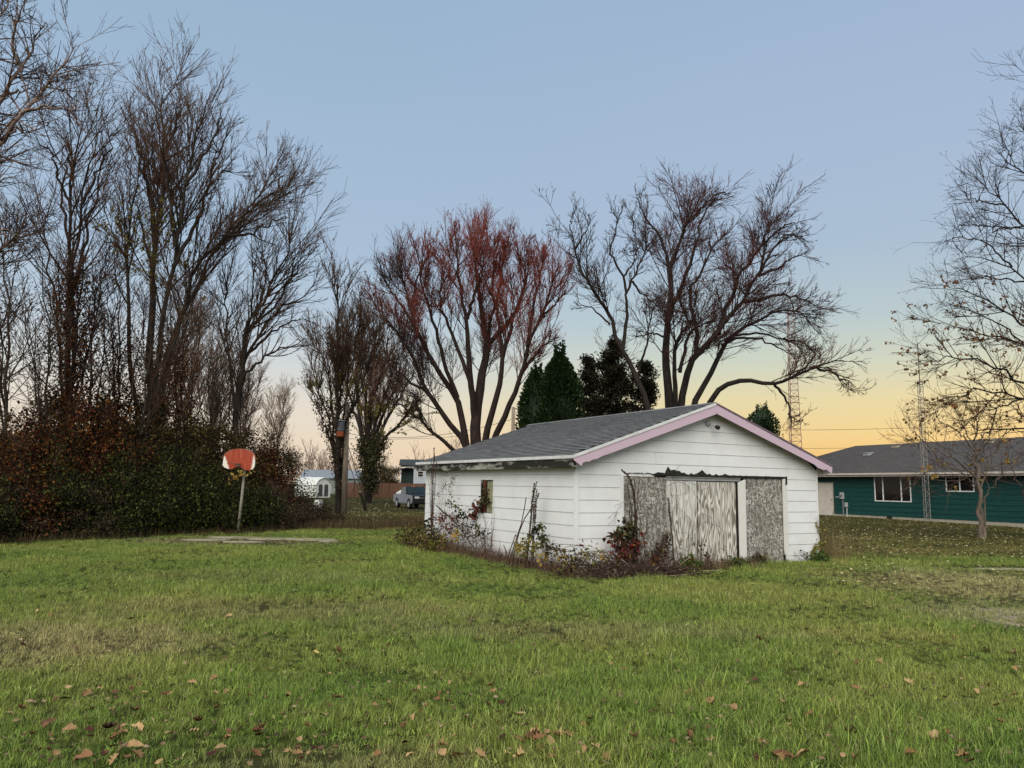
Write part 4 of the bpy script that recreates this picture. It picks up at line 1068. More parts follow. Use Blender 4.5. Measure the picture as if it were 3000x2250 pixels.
def limbs_from(px, depth, zoom, spread, r, r0s, tip, wob=.08, trim=.92):
    """traced limb outlines -> 3-D centre lines; each limb leans towards or away from the viewer by its own amount"""
    u0, v0, sc = zoom; done = []; P, R = [], []
    for li, tr in enumerate(px):
        uv = np.array([(u0 + x / sc, v0 + y / sc) for x, y in tr]); d0 = depth; rr = r0s[li] if isinstance(r0s, (list, tuple)) else r0s
        if li and done:
            allp = np.concatenate([q_ for q_, _, _ in done]); alld = np.concatenate([q_ for _, q_, _ in done]); allr = np.concatenate([q_ for _, _, q_ in done])
            j = np.argmin(np.linalg.norm(allp - uv[0], axis=1))
            if np.linalg.norm(allp[j] - uv[0]) < 45: d0 = alld[j]; rr = min(rr, allr[j] * .85)
        uv = np.concatenate([uv[:-1], [uv[-2] + (uv[-1] - uv[-2]) * (1 - (1 - trim) * len(uv) * .55)]])
        le = np.concatenate([[0], np.cumsum(np.linalg.norm(np.diff(uv, axis=0), axis=1))]) * depth / FPX
        k = r.uniform(-1, 1) * spread; dep = d0 + k * le + .15 * r.normal(size=len(uv)) * le / max(le[-1], 1)
        p3 = np.array([at(a, b, c) for (a, b), c in zip(uv, dep)])
        K = 16; q3 = resample(p3, K, int(r.integers(1e6)), wob); s = np.linspace(0, 1, K); rad = rr * (1 - s) ** .85 + tip
        P.append(q3); R.append(rad)
        fine = np.linspace(0, 1, 30); done.append((np.stack([np.interp(fine, np.linspace(0, 1, len(uv)), uv[:, i]) for i in (0, 1)], 1), np.interp(fine, np.linspace(0, 1, len(dep)), dep), rr * (1 - fine) ** .85 + tip))
    return np.stack(P), np.stack(R)


def make_tree(name, label, seed, P, R, bark, twigm, tw, dens=(1.0, 2.2, 3.4), len1=(.24, .55), maxl=(4.5, 1.9, .8), ang=(28, 58), up=(.10, .10, .08), bits=0, bit_mat=None, bit_size=.09, leaf=0, leaf_mat=None, leaf_size=.14, leaf_part=None, group=None, cat='tree', s0=.28, ivy=None, lscale=1.0, slim=True):
    """limbs > branches > twigs > twiglets; trunk part = limbs + branches, crown part = twigs"""
    r = np.random.default_rng(seed); R = R * np.where(np.arange(len(R))[:, None] == 0, .80, .72) if slim else R; dens = (dens[0] * 1.6, dens[1] * 1.55, dens[2] * 1.35); base = P[0, 0].copy(); base[2] = float(height(base[0], base[1]))
    low = P[:, 0, 2] < base[2] + 1.6; P[low, 0, 2] = base[2] - .15   # stems start in the ground
    B1, R1 = grow(r, P, R, dens[0], s0, .99, len1, 1.0, maxl[0] * 1.15, ang, up[0], .055, 8, .042 * lscale, tw * 1.35, .68, .62)
    B2, R2 = grow(r, B1, R1, dens[1], .10, 1.0, (.34, .72), .55, maxl[1] * 1.25, (ang[0] * .8, ang[1] * .85), up[1], .055, 5, .018 * lscale, tw * 1.1, .35)
    B2b, R2b = grow(r, P, R, dens[1] * .8, .35, 1.0, (.1, .26), .5, maxl[1] * 1.1, ang, up[1], .055, 5, .018 * lscale, tw * 1.1, .45, .6)
    B2 = np.concatenate([B2, B2b]); R2 = np.concatenate([R2, R2b])
    B3, R3 = grow(r, B2, R2, dens[2], .1, 1.0, (.35, .75), .28, maxl[2] * 1.25, (ang[0] * .8, ang[1] * .85), up[2], .07, 3, tw * 1.1, tw * .8, .3)
    root = thing(name, label, cat, tuple(base), 0, group)
    V, Q = merge([tubes(P, R, 8), tubes(B1, R1, 5)])
    add('trunk', mesh_np('trunk', V - base, Q, smooth_shade=True), bark, root)
    V, Q = merge([tubes(B2, R2, 3), tubes(B3, R3, 3)])
    cr = add('crown', mesh_np('crown', V - base, Q, smooth_shade=True), twigm, root, 'stuff')
    if bits:
        V, Q = leaves(r, along(r, B3, bits), bit_size, .2, .4); add('buds', mesh_np('buds', V - base, Q), bit_mat or twigm, cr, 'stuff')
    if leaf:
        src = B3 if leaf_part is None else B3[leaf_part(B3[:, 0])]
        if len(src):
            cl = src[r.integers(0, len(src), max(1, leaf // 5))]; V, Q = leaves(r, along(r, cl, leaf), leaf_size, .8, .8); add('foliage', mesh_np('foliage', V - base, Q), leaf_mat, cr, 'stuff')
    if ivy:
        zlo, zhi, n, mat, sz, rad = ivy
        sel = P.reshape(-1, 3); sel = sel[(sel[:, 2] > zlo) & (sel[:, 2] < zhi)]
        if len(sel):
            p = sel[r.integers(0, len(sel), n)] + r.normal(0, rad, (n, 3)) * np.array([1, 1, 1.3]); V, Q = leaves(r, p, sz, .6, .8); add('ivy', mesh_np('ivy', V - base, Q), mat, root, 'stuff')
    return root


LM = dict(
    green=per_piece('dark_green_leaf', [C(.006, .009, .002), C(.016, .025, .004), C(.009, .013, .003), C(.034, .045, .007), C(.012, .009, .004), C(.10, .105, .022), C(.010, .014, .003)], .6, .15, .10, 'CONSTANT'),  # the one bright tone paints leaf glints into the dark palette
    olive=per_piece('olive_leaf', [C(.022, .020, .006), C(.055, .045, .012), C(.13, .095, .026), C(.034, .018, .007), C(.018, .015, .005), C(.085, .045, .014)], .7, .12, .18, 'CONSTANT'),
    rust=per_piece('rust_leaf', [C(.040, .012, .005), C(.10, .027, .010), C(.20, .085, .022), C(.020, .009, .005), C(.030, .020, .007), C(.065, .022, .009)], .7, .12, .18, 'CONSTANT'),
    brown=per_piece('brown_leaf', [C(.030, .019, .011), C(.060, .037, .020), C(.13, .085, .045), C(.018, .012, .008), C(.030, .028, .010)], .7, .2, .1),
    yellow=per_piece('yellow_leaf', [C(.36, .23, .045), C(.45, .30, .07), C(.30, .26, .06), C(.40, .20, .05)], .6, .25, .25),
    yelgreen=per_piece('yellow_green_leaf', [C(.16, .15, .03), C(.24, .19, .035), C(.10, .12, .025), C(.3, .22, .05)], .6, .25, .25),
    red=per_piece('red_leaf', [C(.085, .010, .009), C(.14, .016, .012), C(.04, .009, .008), C(.17, .05, .024), C(.022, .02, .008), C(.05, .012, .009)], .5, .3, .2),
    conifer=per_piece('conifer_spray', [C(.004, .011, .003), C(.011, .027, .007), C(.024, .046, .011), C(.006, .010, .004)], .6, .2, .1),
    rustconifer=per_piece('rusty_conifer_spray', [C(.006, .009, .004), C(.014, .016, .006), C(.030, .018, .008), C(.005, .007, .003)], .7, .2, .1),
    ivy=per_piece('ivy_leaf', [C(.012, .015, .005), C(.032, .035, .009), C(.075, .062, .016), C(.022, .014, .007)], .5, .3, .12),
    mapleleaf=per_piece('brown_orange_leaf', [C(.10, .042, .015), C(.19, .078, .022), C(.26, .13, .035), C(.05, .026, .014)], .6, .25, .25),
    bud=per_piece('red_bud', [C(.12, .030, .022), C(.05, .018, .014), C(.20, .055, .035)], .6, .2, .1), darkbud=per_piece('dark_bud', [C(.035, .022, .017), C(.07, .035, .025), C(.09, .05, .03)], .7),
    pinkbud=per_piece('pink_brown_bud', [C(.26, .13, .09), C(.18, .09, .065), C(.33, .18, .12)], .7),
)

r_ = np.random.default_rng(5)
ZR = (1500, 450, 1.952)
P9, R9 = limbs_from([
    [(905, 1660), (900, 1440), (885, 1250), (880, 1050), (900, 900), (905, 700), (920, 580), (1000, 400), (1010, 250), (1040, 130)],
    [(965, 1660), (965, 1430), (990, 1300), (1030, 1170), (1100, 1110), (1180, 1030), (1240, 920), (1330, 850), (1410, 700), (1440, 520), (1470, 400), (1440, 210)],
    [(1020, 1640), (1040, 1420), (1100, 1320), (1150, 1220), (1200, 1100), (1260, 1040), (1350, 980), (1450, 930), (1560, 890), (1680, 930), (1790, 990)],
    [(1060, 1600), (1135, 1410), (1200, 1330), (1300, 1290), (1400, 1300), (1500, 1325), (1600, 1280), (1700, 1225), (1790, 1190), (1890, 1180), (1985, 1212)],
    [(935, 1640), (940, 1420), (920, 1250), (940, 1080), (1000, 1000), (990, 930), (960, 850), (985, 760), (1010, 700)],
    [(905, 700), (880, 560), (830, 440), (740, 330), (695, 200)], [(900, 900), (960, 800), (1010, 650), (1060, 520), (1080, 400), (1110, 330), (1220, 150)],
    [(1180, 1030), (1210, 900), (1270, 800), (1290, 700), (1380, 600), (1450, 470), (1540, 250)], [(1410, 700), (1500, 660), (1610, 600), (1710, 560)],
    [(1330, 850), (1450, 830), (1550, 800), (1690, 850), (1810, 915)], [(1050, 1150), (1060, 1000), (1020, 880), (1010, 780), (1080, 680), (1130, 560), (1200, 480), (1320, 340)],
    [(1500, 1325), (1560, 1380), (1590, 1450), (1600, 1510), (1690, 1550)], [(1700, 1225), (1800, 1240), (1880, 1270), (1930, 1340), (1990, 1385)], [(1200, 1100), (1300, 1050), (1420, 1060), (1550, 1130), (1690, 1180)],
    [(960, 1250), (1000, 1050), (1040, 990), (1130, 960), (1230, 880)], [(1440, 520), (1520, 430), (1600, 400), (1690, 390)], [(1000, 400), (1100, 300), (1180, 220), (1290, 240)], [(1410, 700), (1480, 560), (1560, 470), (1640, 480), (1700, 520)],
    [(1260, 1040), (1400, 1020), (1560, 1060), (1680, 1090), (1760, 1150)], [(880, 1050), (830, 1030), (760, 1040), (680, 1050)],
], 48., ZR, .35, r_, [.33, .36, .26, .24, .22, .14, .17, .17, .11, .13, .16, .09, .09, .10, .13, .09, .09, .10, .08, .07], .022, trim=0.85)
maple_r = make_tree('maple_tree', 'broad leafless maple above the garage peak with a long drooping right limb', 21, P9, R9 * 1.15, MAT['bark'], MAT['twig_m'], .0115, dens=(1.25, 2.2, 3.4), maxl=(3.8, 1.9, .85), ang=(24, 52), up=(.03, .045, .06), bits=9000, bit_mat=LM['darkbud'], bit_size=.10, group='leafless maples behind the garage')
P9b, R9b = limbs_from([
    [(840, 1640), (780, 1450), (700, 1250), (640, 1130), (580, 1020), (560, 900), (450, 780), (420, 680), (360, 550), (350, 490), (265, 365)],
    [(632, 1120), (650, 1000), (655, 800), (690, 710), (760, 560), (825, 480)], [(655, 800), (640, 700), (560, 570), (600, 430), (590, 285)], [(560, 980), (480, 900), (400, 860), (372, 832)],
    [(690, 730), (740, 800), (830, 870), (900, 960)], [(720, 1280), (780, 1050), (800, 900), (870, 780)], [(360, 550), (420, 450), (450, 330)], [(350, 490), (330, 420), (350, 320)], [(760, 560), (700, 450), (680, 330)], [(640, 700), (700, 620), (740, 500)],
], 44., ZR, .35, r_, [.22, .14, .13, .07, .08, .09, .07, .07, .07, .07], .02)
make_tree('maple_tree', 'leafless maple leaning left between the dark evergreens and the broad maple', 22, P9b, R9b, MAT['bark'], MAT['twig'], .0105, dens=(1.1, 2.2, 3.0), maxl=(2.6, 1.4, .65), bits=3500, bit_mat=LM['darkbud'], bit_size=.09, s0=.35, group='leafless maples behind the garage')
ZL = (900, 500, 1.952)
P8, R8 = limbs_from([
    [(955, 1760), (960, 1520), (965, 1400), (1000, 1200), (1030, 1000), (1000, 800), (985, 650), (950, 450), (915, 320)], [(960, 1430), (940, 1230), (920, 1050), (915, 850), (870, 650), (860, 480), (852, 320)],
    [(1030, 1000), (1100, 930), (1200, 800), (1250, 640), (1300, 420)], [(930, 1700), (900, 1500), (860, 1300), (780, 1200), (700, 1060), (640, 950), (600, 800), (540, 600), (505, 400)],
    [(920, 1740), (905, 1560), (760, 1380), (690, 1260), (620, 1120), (560, 980), (450, 840), (310, 660)], [(985, 1700), (1020, 1520), (1050, 1400), (1100, 1250), (1120, 1050), (1180, 850), (1240, 650), (1235, 420)],
    [(1000, 1720), (1090, 1480), (1180, 1300), (1230, 1150), (1260, 1000), (1330, 850), (1400, 650), (1490, 480)], [(860, 1300), (800, 1150), (760, 1000), (700, 800), (640, 600), (622, 360)],
    [(900, 1700), (830, 1585), (720, 1500), (640, 1420), (520, 1330), (440, 1345)], [(940, 1230), (880, 1060), (820, 920), (760, 780), (780, 600), (755, 440)], [(1120, 1050), (1090, 850), (1060, 650), (1080, 330)],
    [(1030, 1000), (1050, 850), (1110, 650), (1130, 450), (1165, 360)], [(1260, 1000), (1290, 800), (1330, 600), (1360, 420)], [(640, 950), (560, 800), (460, 650), (410, 520)], [(600, 800), (620, 640), (690, 500), (705, 380)],
    [(915, 850), (960, 700), (1000, 560), (1010, 420)], [(1330, 850), (1420, 760), (1500, 660)], [(1230, 1150), (1350, 1000), (1440, 940)], [(690, 1260), (600, 1220), (500, 1130), (450, 1040)],
], 56., ZL, .38, r_, [.42, .26, .2, .28, .24, .28, .28, .17, .17, .16, .15, .15, .14, .14, .12, .13, .12, .12, .11], .024, trim=0.88)
make_tree('maple_tree', 'vase-shaped maple with reddish glow-tinted twigs left of the arborvitae', 23, P8, R8 * 1.3, MAT['bark_r'], MAT['twig_r'], .0125, dens=(1.3, 2.6, 3.2), maxl=(3.3, 1.8, .85), ang=(20, 48), up=(.11, .12, .10), bits=6000, bit_mat=LM['bud'], bit_size=.12, leaf=500, leaf_mat=LM['brown'], leaf_size=.16, group='leafless maples behind the garage')
# ivy-clad tree at the pole
P6, R6 = limbs_from([
    [(178, 1960), (175, 1659), (172, 1400), (172, 1000), (180, 700), (190, 610)], [(185, 1800), (200, 1500), (230, 1200), (300, 900), (290, 770)], [(170, 1800), (150, 1500), (130, 1200), (60, 1000), (30, 860)],
    [(190, 1750), (220, 1450), (330, 1200), (400, 950), (400, 810)], [(165, 1700), (120, 1400), (50, 1200), (10, 1060)], [(175, 1400), (210, 1100), (240, 900), (245, 800)], [(172, 1300), (140, 1000), (120, 850)], [(185, 1600), (260, 1300), (350, 1050), (360, 860)], [(170, 1650), (60, 1350), (-10, 1200)],
], 45., ZL, .3, r_, [.28, .13, .12, .13, .1, .10, .09, .1, .09], .02)
make_tree('ivy_clad_tree', 'upright leafless tree with an ivy-clad trunk beside the utility pole', 24, P6, R6 * .85, MAT['bark_b'], MAT['twig_b'], .0105, dens=(1.5, 2.2, 2.8), maxl=(2.8, 1.5, .75), ang=(16, 44), up=(.12, .10, .10), bits=3500, bit_mat=LM['brown'], bit_size=.09, leaf=750, leaf_mat=LM['yelgreen'], leaf_size=.11, leaf_part=lambda p: p[:, 2] < 7.5, s0=.25, ivy=(.3, 6.5, 3800, LM['brown'], .10, .14))
P7, R7 = limbs_from([
    [(345, 1880), (345, 1700), (340, 1500), (370, 1300), (450, 1100), (470, 900)], [(350, 1750), (300, 1400), (280, 1200), (310, 1000), (320, 800)], [(360, 1800), (370, 1600), (470, 1400), (560, 1250), (640, 1080)],
    [(365, 1800), (400, 1580), (520, 1450), (620, 1330), (690, 1260)], [(340, 1560), (330, 1300), (380, 1100), (400, 880)], [(350, 1650), (400, 1400), (480, 1200), (540, 1000)], [(345, 1600), (260, 1350), (200, 1150), (180, 1000)], [(370, 1600), (430, 1400), (520, 1200), (560, 1000)],
], 74., ZL, .35, r_, [.42, .25, .28, .25, .22, .2, .2, .2], .028)
make_tree('ash_tree', 'fan-shaped tree in front of the plank fence with ivy round its foot', 25, P7, R7 * 1.15, MAT['bark'], MAT['twig_b'], .0145, dens=(1.2, 1.7, 2.0), maxl=(4.2, 2.1, 1.0), ang=(18, 46), up=(.10, .10, .08), bits=5000, bit_mat=LM['pinkbud'], bit_size=.14, leaf=1500, leaf_mat=LM['yelgreen'], leaf_size=.18, leaf_part=lambda p: p[:, 2] < 9, ivy=(.3, 6.0, 7000, LM['ivy'], .2, .38), lscale=1.4)
# thicket trees on the left
ZT = (0, 0, 1.659)
P2, R2_ = limbs_from([
    [(740, 2480), (740, 1800), (745, 1500), (750, 1200), (765, 900), (790, 650), (800, 450), (792, 340)], [(755, 2300), (760, 1800), (790, 1550), (840, 1300), (850, 1200), (900, 900), (930, 750), (960, 600), (975, 440)],
    [(770, 2300), (790, 1800), (870, 1550), (960, 1300), (1080, 1150), (1200, 1030), (1300, 980), (1400, 940), (1470, 912)], [(760, 2300), (800, 1800), (880, 1560), (1000, 1280), (1100, 1160), (1230, 1000), (1280, 870), (1335, 770)],
    [(840, 1300), (950, 1080), (1000, 940), (1080, 850), (1170, 740)], [(750, 1200), (740, 1000), (700, 800), (640, 650), (595, 510)], [(700, 2300), (640, 1800), (620, 1500), (620, 1300), (640, 1000), (690, 750), (720, 600)],
    [(765, 900), (820, 700), (870, 560), (920, 420)], [(900, 900), (990, 760), (1060, 620), (1075, 500)], [(850, 1200), (820, 900), (840, 700), (860, 500)], [(1080, 1150), (1230, 1130), (1330, 1080), (1430, 1040)], [(1000, 940), (1060, 760), (1120, 600)], [(1230, 1000), (1350, 930), (1370, 740)], [(750, 1350), (690, 1100), (640, 900)],
    [(765, 900), (730, 700), (750, 500)],
], 31., ZT, .3, r_, [.25, .2, .19, .19, .12, .12, .15, .1, .09, .1, .09, .08, .08, .08, .07], .015, trim=0.84)
make_tree('silver_maple', 'tallest leafless maple in the left thicket fanning out to the right', 26, P2, R2_, MAT['bark_b'], MAT['twig_b'], .0082, dens=(1.45, 2.3, 3.4), maxl=(2.9, 1.4, .65), ang=(18, 44), up=(.08, .07, .07), leaf=1300, leaf_mat=LM['yelgreen'], leaf_size=.11, leaf_part=lambda p: (p[:, 2] > 8) & (p[:, 2] < 12.5) & (p[:, 0] < -13.2), bits=6500, bit_mat=LM['darkbud'], bit_size=.065, s0=.4, group='leafless trees of the left thicket', ivy=(1.5, 7.5, 5200, LM['rust'], .085, .34))
P3_, R3_ = limbs_from([
    [(330, 2480), (330, 1800), (330, 1400), (340, 1100), (350, 850), (390, 650), (418, 560)], [(345, 2200), (360, 1400), (390, 1000), (430, 750), (505, 560)], [(340, 1000), (280, 850), (230, 700), (180, 725)], [(335, 1200), (300, 950), (320, 750), (345, 600)], [(390, 1000), (470, 850), (530, 700), (550, 590)], [(320, 2200), (290, 1700), (250, 1300), (200, 1000), (160, 860)],
    [(360, 1400), (430, 1100), (480, 900), (500, 720)], [(350, 850), (330, 700), (300, 600)],
], 29., ZT, .3, r_, [.16, .12, .07, .07, .07, .09, .08, .06], .013, trim=0.88)
make_tree('slender_tree', 'upright dark tree left of the tallest thicket maple', 27, P3_, R3_, MAT['bark_r'], MAT['twig_b'], .0075, dens=(1.2, 1.9, 2.6), maxl=(2.6, 1.3, .6), ang=(20, 48), up=(.10, .08, .08), s0=.4, group='leafless trees of the left thicket', ivy=(2.5, 9.0, 6000, LM['rust'], .08, .34))
P4, R4 = limbs_from([
    [(1130, 2480), (1150, 2000), (1200, 1600), (1310, 1390), (1400, 1220), (1415, 1100)], [(1160, 2000), (1190, 1650), (1300, 1480), (1420, 1330), (1520, 1200)], [(1170, 1850), (1220, 1550), (1280, 1420), (1300, 1300), (1270, 1200)],
    [(1150, 1950), (1180, 1750), (1350, 1500), (1490, 1420), (1555, 1350)], [(1150, 2100), (1110, 1700), (1090, 1450), (1110, 1290)], [(1200, 1600), (1330, 1500), (1450, 1290), (1480, 1200)], [(1180, 1750), (1330, 1600), (1460, 1560), (1550, 1570)], [(1165, 1850), (1300, 1720), (1430, 1680), (1500, 1640)],
], 33., ZT, .3, r_, [.17, .13, .1, .11, .1, .08, .08, .08], .014)
make_tree('leaning_tree', 'many-stemmed bare tree leaning right at the end of the thicket', 28, P4, R4, MAT['bark_b'], MAT['twig_b'], .008, dens=(1.5, 2.3, 2.8), maxl=(2.8, 1.4, .65), ang=(18, 46), up=(.07, .06, .05), s0=.25, group='leafless trees of the left thicket')
# big limbs entering at the top left, from a tree beyond the frame
P1, R1_ = limbs_from([
    [(-420, 2900), (-430, 1900), (-400, 1300), (-420, 700), (-380, 200), (-300, -200)], [(-410, 1500), (-250, 1100), (0, 680), (100, 550), (200, 440), (330, 270), (405, 165)], [(-400, 1250), (-200, 700), (0, 470), (100, 350), (180, 200), (245, 70)],
    [(-410, 1400), (-150, 960), (0, 875), (120, 860)], [(-400, 1900), (-200, 1400), (0, 1200), (150, 1080), (250, 1000)], [(-400, 800), (-200, 400), (0, 90), (60, -60)], [(100, 550), (200, 520), (300, 525), (390, 500)], [(0, 470), (120, 430), (200, 440)], [(0, 680), (120, 600), (215, 635)], [(100, 350), (60, 200), (90, 60), (150, -30)], [(200, 440), (290, 370), (400, 370)], [(-150, 960), (-50, 780), (60, 700)],
    [(-200, 700), (-120, 400), (-80, 150), (-60, -60)], [(-250, 1100), (-150, 1150), (0, 1110), (90, 1130)],
], 21., ZT, .25, r_, [.34, .16, .15, .1, .13, .13, .05, .05, .05, .06, .04, .05, .08, .06], .011, trim=0.88)
make_tree('oak_tree', 'oak with pale bare limbs reaching in at the top left corner', 29, P1, R1_, simple('pale_red_bark', C(.13, .085, .065), C(.22, .155, .125), 5, .9, (1, 1, .3), .5), MAT['twig'], .006, dens=(1.9, 2.6, 3.0), maxl=(1.7, .9, .42), ang=(30, 62), up=(.02, .04, .06), s0=.25, bits=1500, bit_mat=LM['darkbud'], bit_size=.035)
# right-hand tree whose trunk is out of frame
ZQ = (2200, 300, 1.659)
P10, R10 = limbs_from([
    [(1760, 2250), (1750, 1900), (1720, 1200), (1680, 600), (1600, 100), (1560, -100)], [(1735, 1600), (1560, 1430), (1327, 1360), (1200, 1290), (1050, 1240), (900, 1230), (790, 1290)], [(1730, 1500), (1500, 1260), (1327, 1170), (1150, 1130), (950, 1080), (835, 1085)],
    [(1725, 1400), (1500, 1150), (1327, 1080), (1230, 1020), (1100, 930), (960, 880), (865, 880)], [(1710, 1150), (1500, 950), (1327, 870), (1270, 800), (1100, 760), (915, 765)], [(1700, 1000), (1500, 750), (1327, 600), (1230, 500), (1150, 400), (1025, 310)],
    [(1680, 800), (1500, 500), (1327, 350), (1240, 250), (1195, 110)], [(1735, 1700), (1500, 1500), (1327, 1440), (1200, 1400), (1080, 1400), (950, 1440), (810, 1480)], [(1740, 1800), (1500, 1640), (1327, 1590), (1100, 1580), (900, 1500)], [(1240, 500), (1100, 480), (980, 430)], [(1327, 870), (1150, 850), (1000, 900)],
    [(1327, 1170), (1180, 1060), (1000, 990), (880, 960)], [(1327, 600), (1180, 620), (1050, 580), (990, 600)], [(1660, 600), (1450, 250), (1340, 130), (1300, 80)], [(1327, 1440), (1150, 1500), (1000, 1560)], [(1270, 800), (1150, 680), (1000, 650), (930, 690)],
], 25., ZQ, .3, r_, [.36, .11, .1, .1, .1, .1, .1, .1, .09, .05, .05, .05, .05, .08, .05, .05], .011, trim=0.86)
make_tree('oak_tree', 'spreading tree on the right edge still holding a few brown leaves', 30, P10, R10 * .7, MAT['bark'], MAT['twig'], .0058, dens=(1.8, 2.6, 2.9), maxl=(1.9, 1.0, .45), ang=(28, 60), up=(.02, .05, .06), s0=.3, bits=2500, bit_mat=LM['darkbud'], bit_size=.045, leaf=1300, leaf_mat=LM['mapleleaf'], leaf_size=.085, leaf_part=lambda p: p[:, 2] < 8.5)
# small tree in front of the green house
ts = on_ground(2868, 1577); dT = ts[1]
ZS = (2360, 1150, 2.766)
P11, R11 = limbs_from([
    [(1425, 1185), (1420, 1000), (1390, 800), (1380, 600), (1375, 400), (1400, 250), (1380, 100)], [(1440, 1180), (1445, 980), (1390, 780), (1370, 560), (1350, 420)], [(1385, 700), (1250, 560), (1050, 480), (900, 420), (780, 330)], [(1380, 640), (1200, 620), (1050, 600), (930, 640)],
    [(1375, 560), (1500, 500), (1650, 420), (1760, 380)], [(1385, 650), (1520, 600), (1650, 560), (1750, 620)], [(1378, 480), (1250, 330), (1100, 230), (960, 130)], [(1050, 480), (900, 330), (790, 230)], [(1440, 870), (1490, 790), (1540, 740), (1580, 690)], [(1380, 420), (1480, 300), (1560, 180)], [(1378, 450), (1300, 300), (1250, 150)], [(1375, 560), (1180, 470), (1000, 400), (760, 380)], [(1050, 600), (900, 700), (860, 800)], [(1380, 640), (1250, 720), (1100, 850)], [(1650, 560), (1740, 760), (1770, 850)],
], dT, ZS, .35, r_, [.13, .10, .06, .05, .06, .05, .05, .04, .04, .04, .04, .04, .03, .03, .03], .010)
make_tree('young_maple', 'small tree with few yellow leaves in front of the green house', 31, P11, R11 * .85, simple('pale_grey_bark', C(.10, .078, .058), C(.18, .14, .11), 6, .9, (1, 1, .2), .5), MAT['twig_b'], .0056, dens=(1.5, 2.0, 2.2), maxl=(1.4, .8, .4), ang=(25, 55), up=(.05, .05, .05), s0=.3, bits=500, bit_mat=LM['brown'], bit_size=.04, leaf=170, leaf_mat=LM['yellow'], leaf_size=.12, leaf_part=lambda p: p[:, 2] < 5)


# generic bare trees: built once per kind, copied with their parts
def generic(name, label, seed, h, stems, lean, r0, bark, twigm, tw, dens, maxl, ang, up, spread, **kw):
    r = np.random.default_rng(seed); P, R = [], []
    for i in range(stems):
        a = r.uniform(0, 6.28); d = np.array([math.cos(a), math.sin(a), 0]) * spread * r.uniform(.3, 1); hh = h * r.uniform(.75, 1.0) if i else h
        pts = [np.array([0, 0, -.1]) + d * .03, d * .12 + np.array([0, 0, hh * .3]), d * .45 + np.array([0, 0, hh * .65]) + r.normal(0, .12, 3), d + np.array([lean * hh, 0, hh])]
        P.append(resample(pts, 16, int(r.integers(1e6)), .07)); R.append(r0 * (.8 if i else 1) * (1 - np.linspace(0, 1, 16)) ** .85 + tw * 1.3)
    return make_tree(name, label, seed, np.stack(P), np.stack(R), bark, twigm, tw, dens, (.2, .42), maxl, ang, up, **kw)


gA = generic('slender_tree', 'x', 41, 12.5, 4, .02, .085, MAT['bark_r'], MAT['twig_b'], .008, (.75, 1.25, 1.8), (2.6, 1.3, .65), (22, 56), (.07, .06, .06), 1.9, s0=.3, ivy=(1.5, 8, 3200, LM['rust'], .085, .32))
gB = generic('slender_tree', 'x', 42, 11.0, 3, -.02, .075, MAT['bark_b'], MAT['twig_b'], .008, (.8, 1.3, 1.8), (2.4, 1.3, .65), (24, 60), (.05, .05, .05), 1.7, s0=.25, bits=1200, bit_mat=LM['brown'], bit_size=.07)
gC = generic('slender_tree', 'x', 43, 13.5, 5, .0, .09, MAT['bark_r'], MAT['twig_p'], .013, (1.3, 2.0, 2.0), (3.0, 1.6, .85), (18, 46), (.10, .09, .08), 3.4, s0=.35, bits=2600, bit_mat=LM['pinkbud'], bit_size=.11)
spec = [  # kind, pixel u, depth, height scale, label
    ('A', -120, 27, 1.0, 'dark vine-hung tree at the left edge of the picture'), ('B', 15, 26, .95, 'brownish leafless tree just inside the left edge'), ('B', 130, 25, .85, 'thin-stemmed tree third from the left edge'),
    ('A', 185, 27.5, .95, 'vine-hung tree left of the upright dark tree'), ('B', 265, 33, 1.05, 'slim brown tree right of the upright dark tree'), ('A', 335, 30, .88, 'rust-vined tree between the dark tree and the tallest maple'), ('B', 395, 27, .8, 'short brown tree against the tallest maple trunk'),
    ('C', 545, 52, 1.05, 'pinkish bare tree glowing behind the tallest thicket maple'), ('C', 615, 55, .85, 'smaller pinkish bare tree right of the glowing one'), ('A', 520, 29, .8, 'dark vined tree right of the tallest maple trunk'), ('B', 590, 31, .82, 'thin brown tree behind the red backboard'), ('B', 655, 36, .85, 'brown tree left of the many-stemmed leaning tree'),
    ('C', 705, 60, .85, 'pale bare tree behind the many-stemmed leaning tree'), ('A', 455, 35, .95, 'vine-hung stem directly behind the tallest maple'), ('C', 800, 85, .9, 'pale far tree left of the utility pole'),
    ('C', 1080, 96, 1.25, 'pink-topped tree behind the fan-shaped tree'), ('B', 1765, 60, 1.3, 'brown bare tree rising behind the arborvitae'), ('B', 1830, 63, 1.15, 'brown bare tree in front of the dark pines'), 
]
used = set()
for kk, u, d, sc, lab in spec:
    proto = {'A': gA, 'B': gB, 'C': gC}[kk]; p = at(u, 1400, d); loc = (p[0], p[1], float(height(p[0], p[1]))); grp = 'leafless trees of the left thicket' if u < 760 and d < 50 else 'bare background trees'
    if kk not in used:
        used.add(kk); proto.location = loc; proto.rotation_euler = (0, 0, random.uniform(0, 6)); proto.scale = (sc,) * 3; proto['label'] = lab; proto['group'] = grp
    else: copy_tree(proto, loc, random.uniform(0, 6), (sc * random.uniform(.9, 1.1), sc * random.uniform(.9, 1.1), sc), lab, grp)
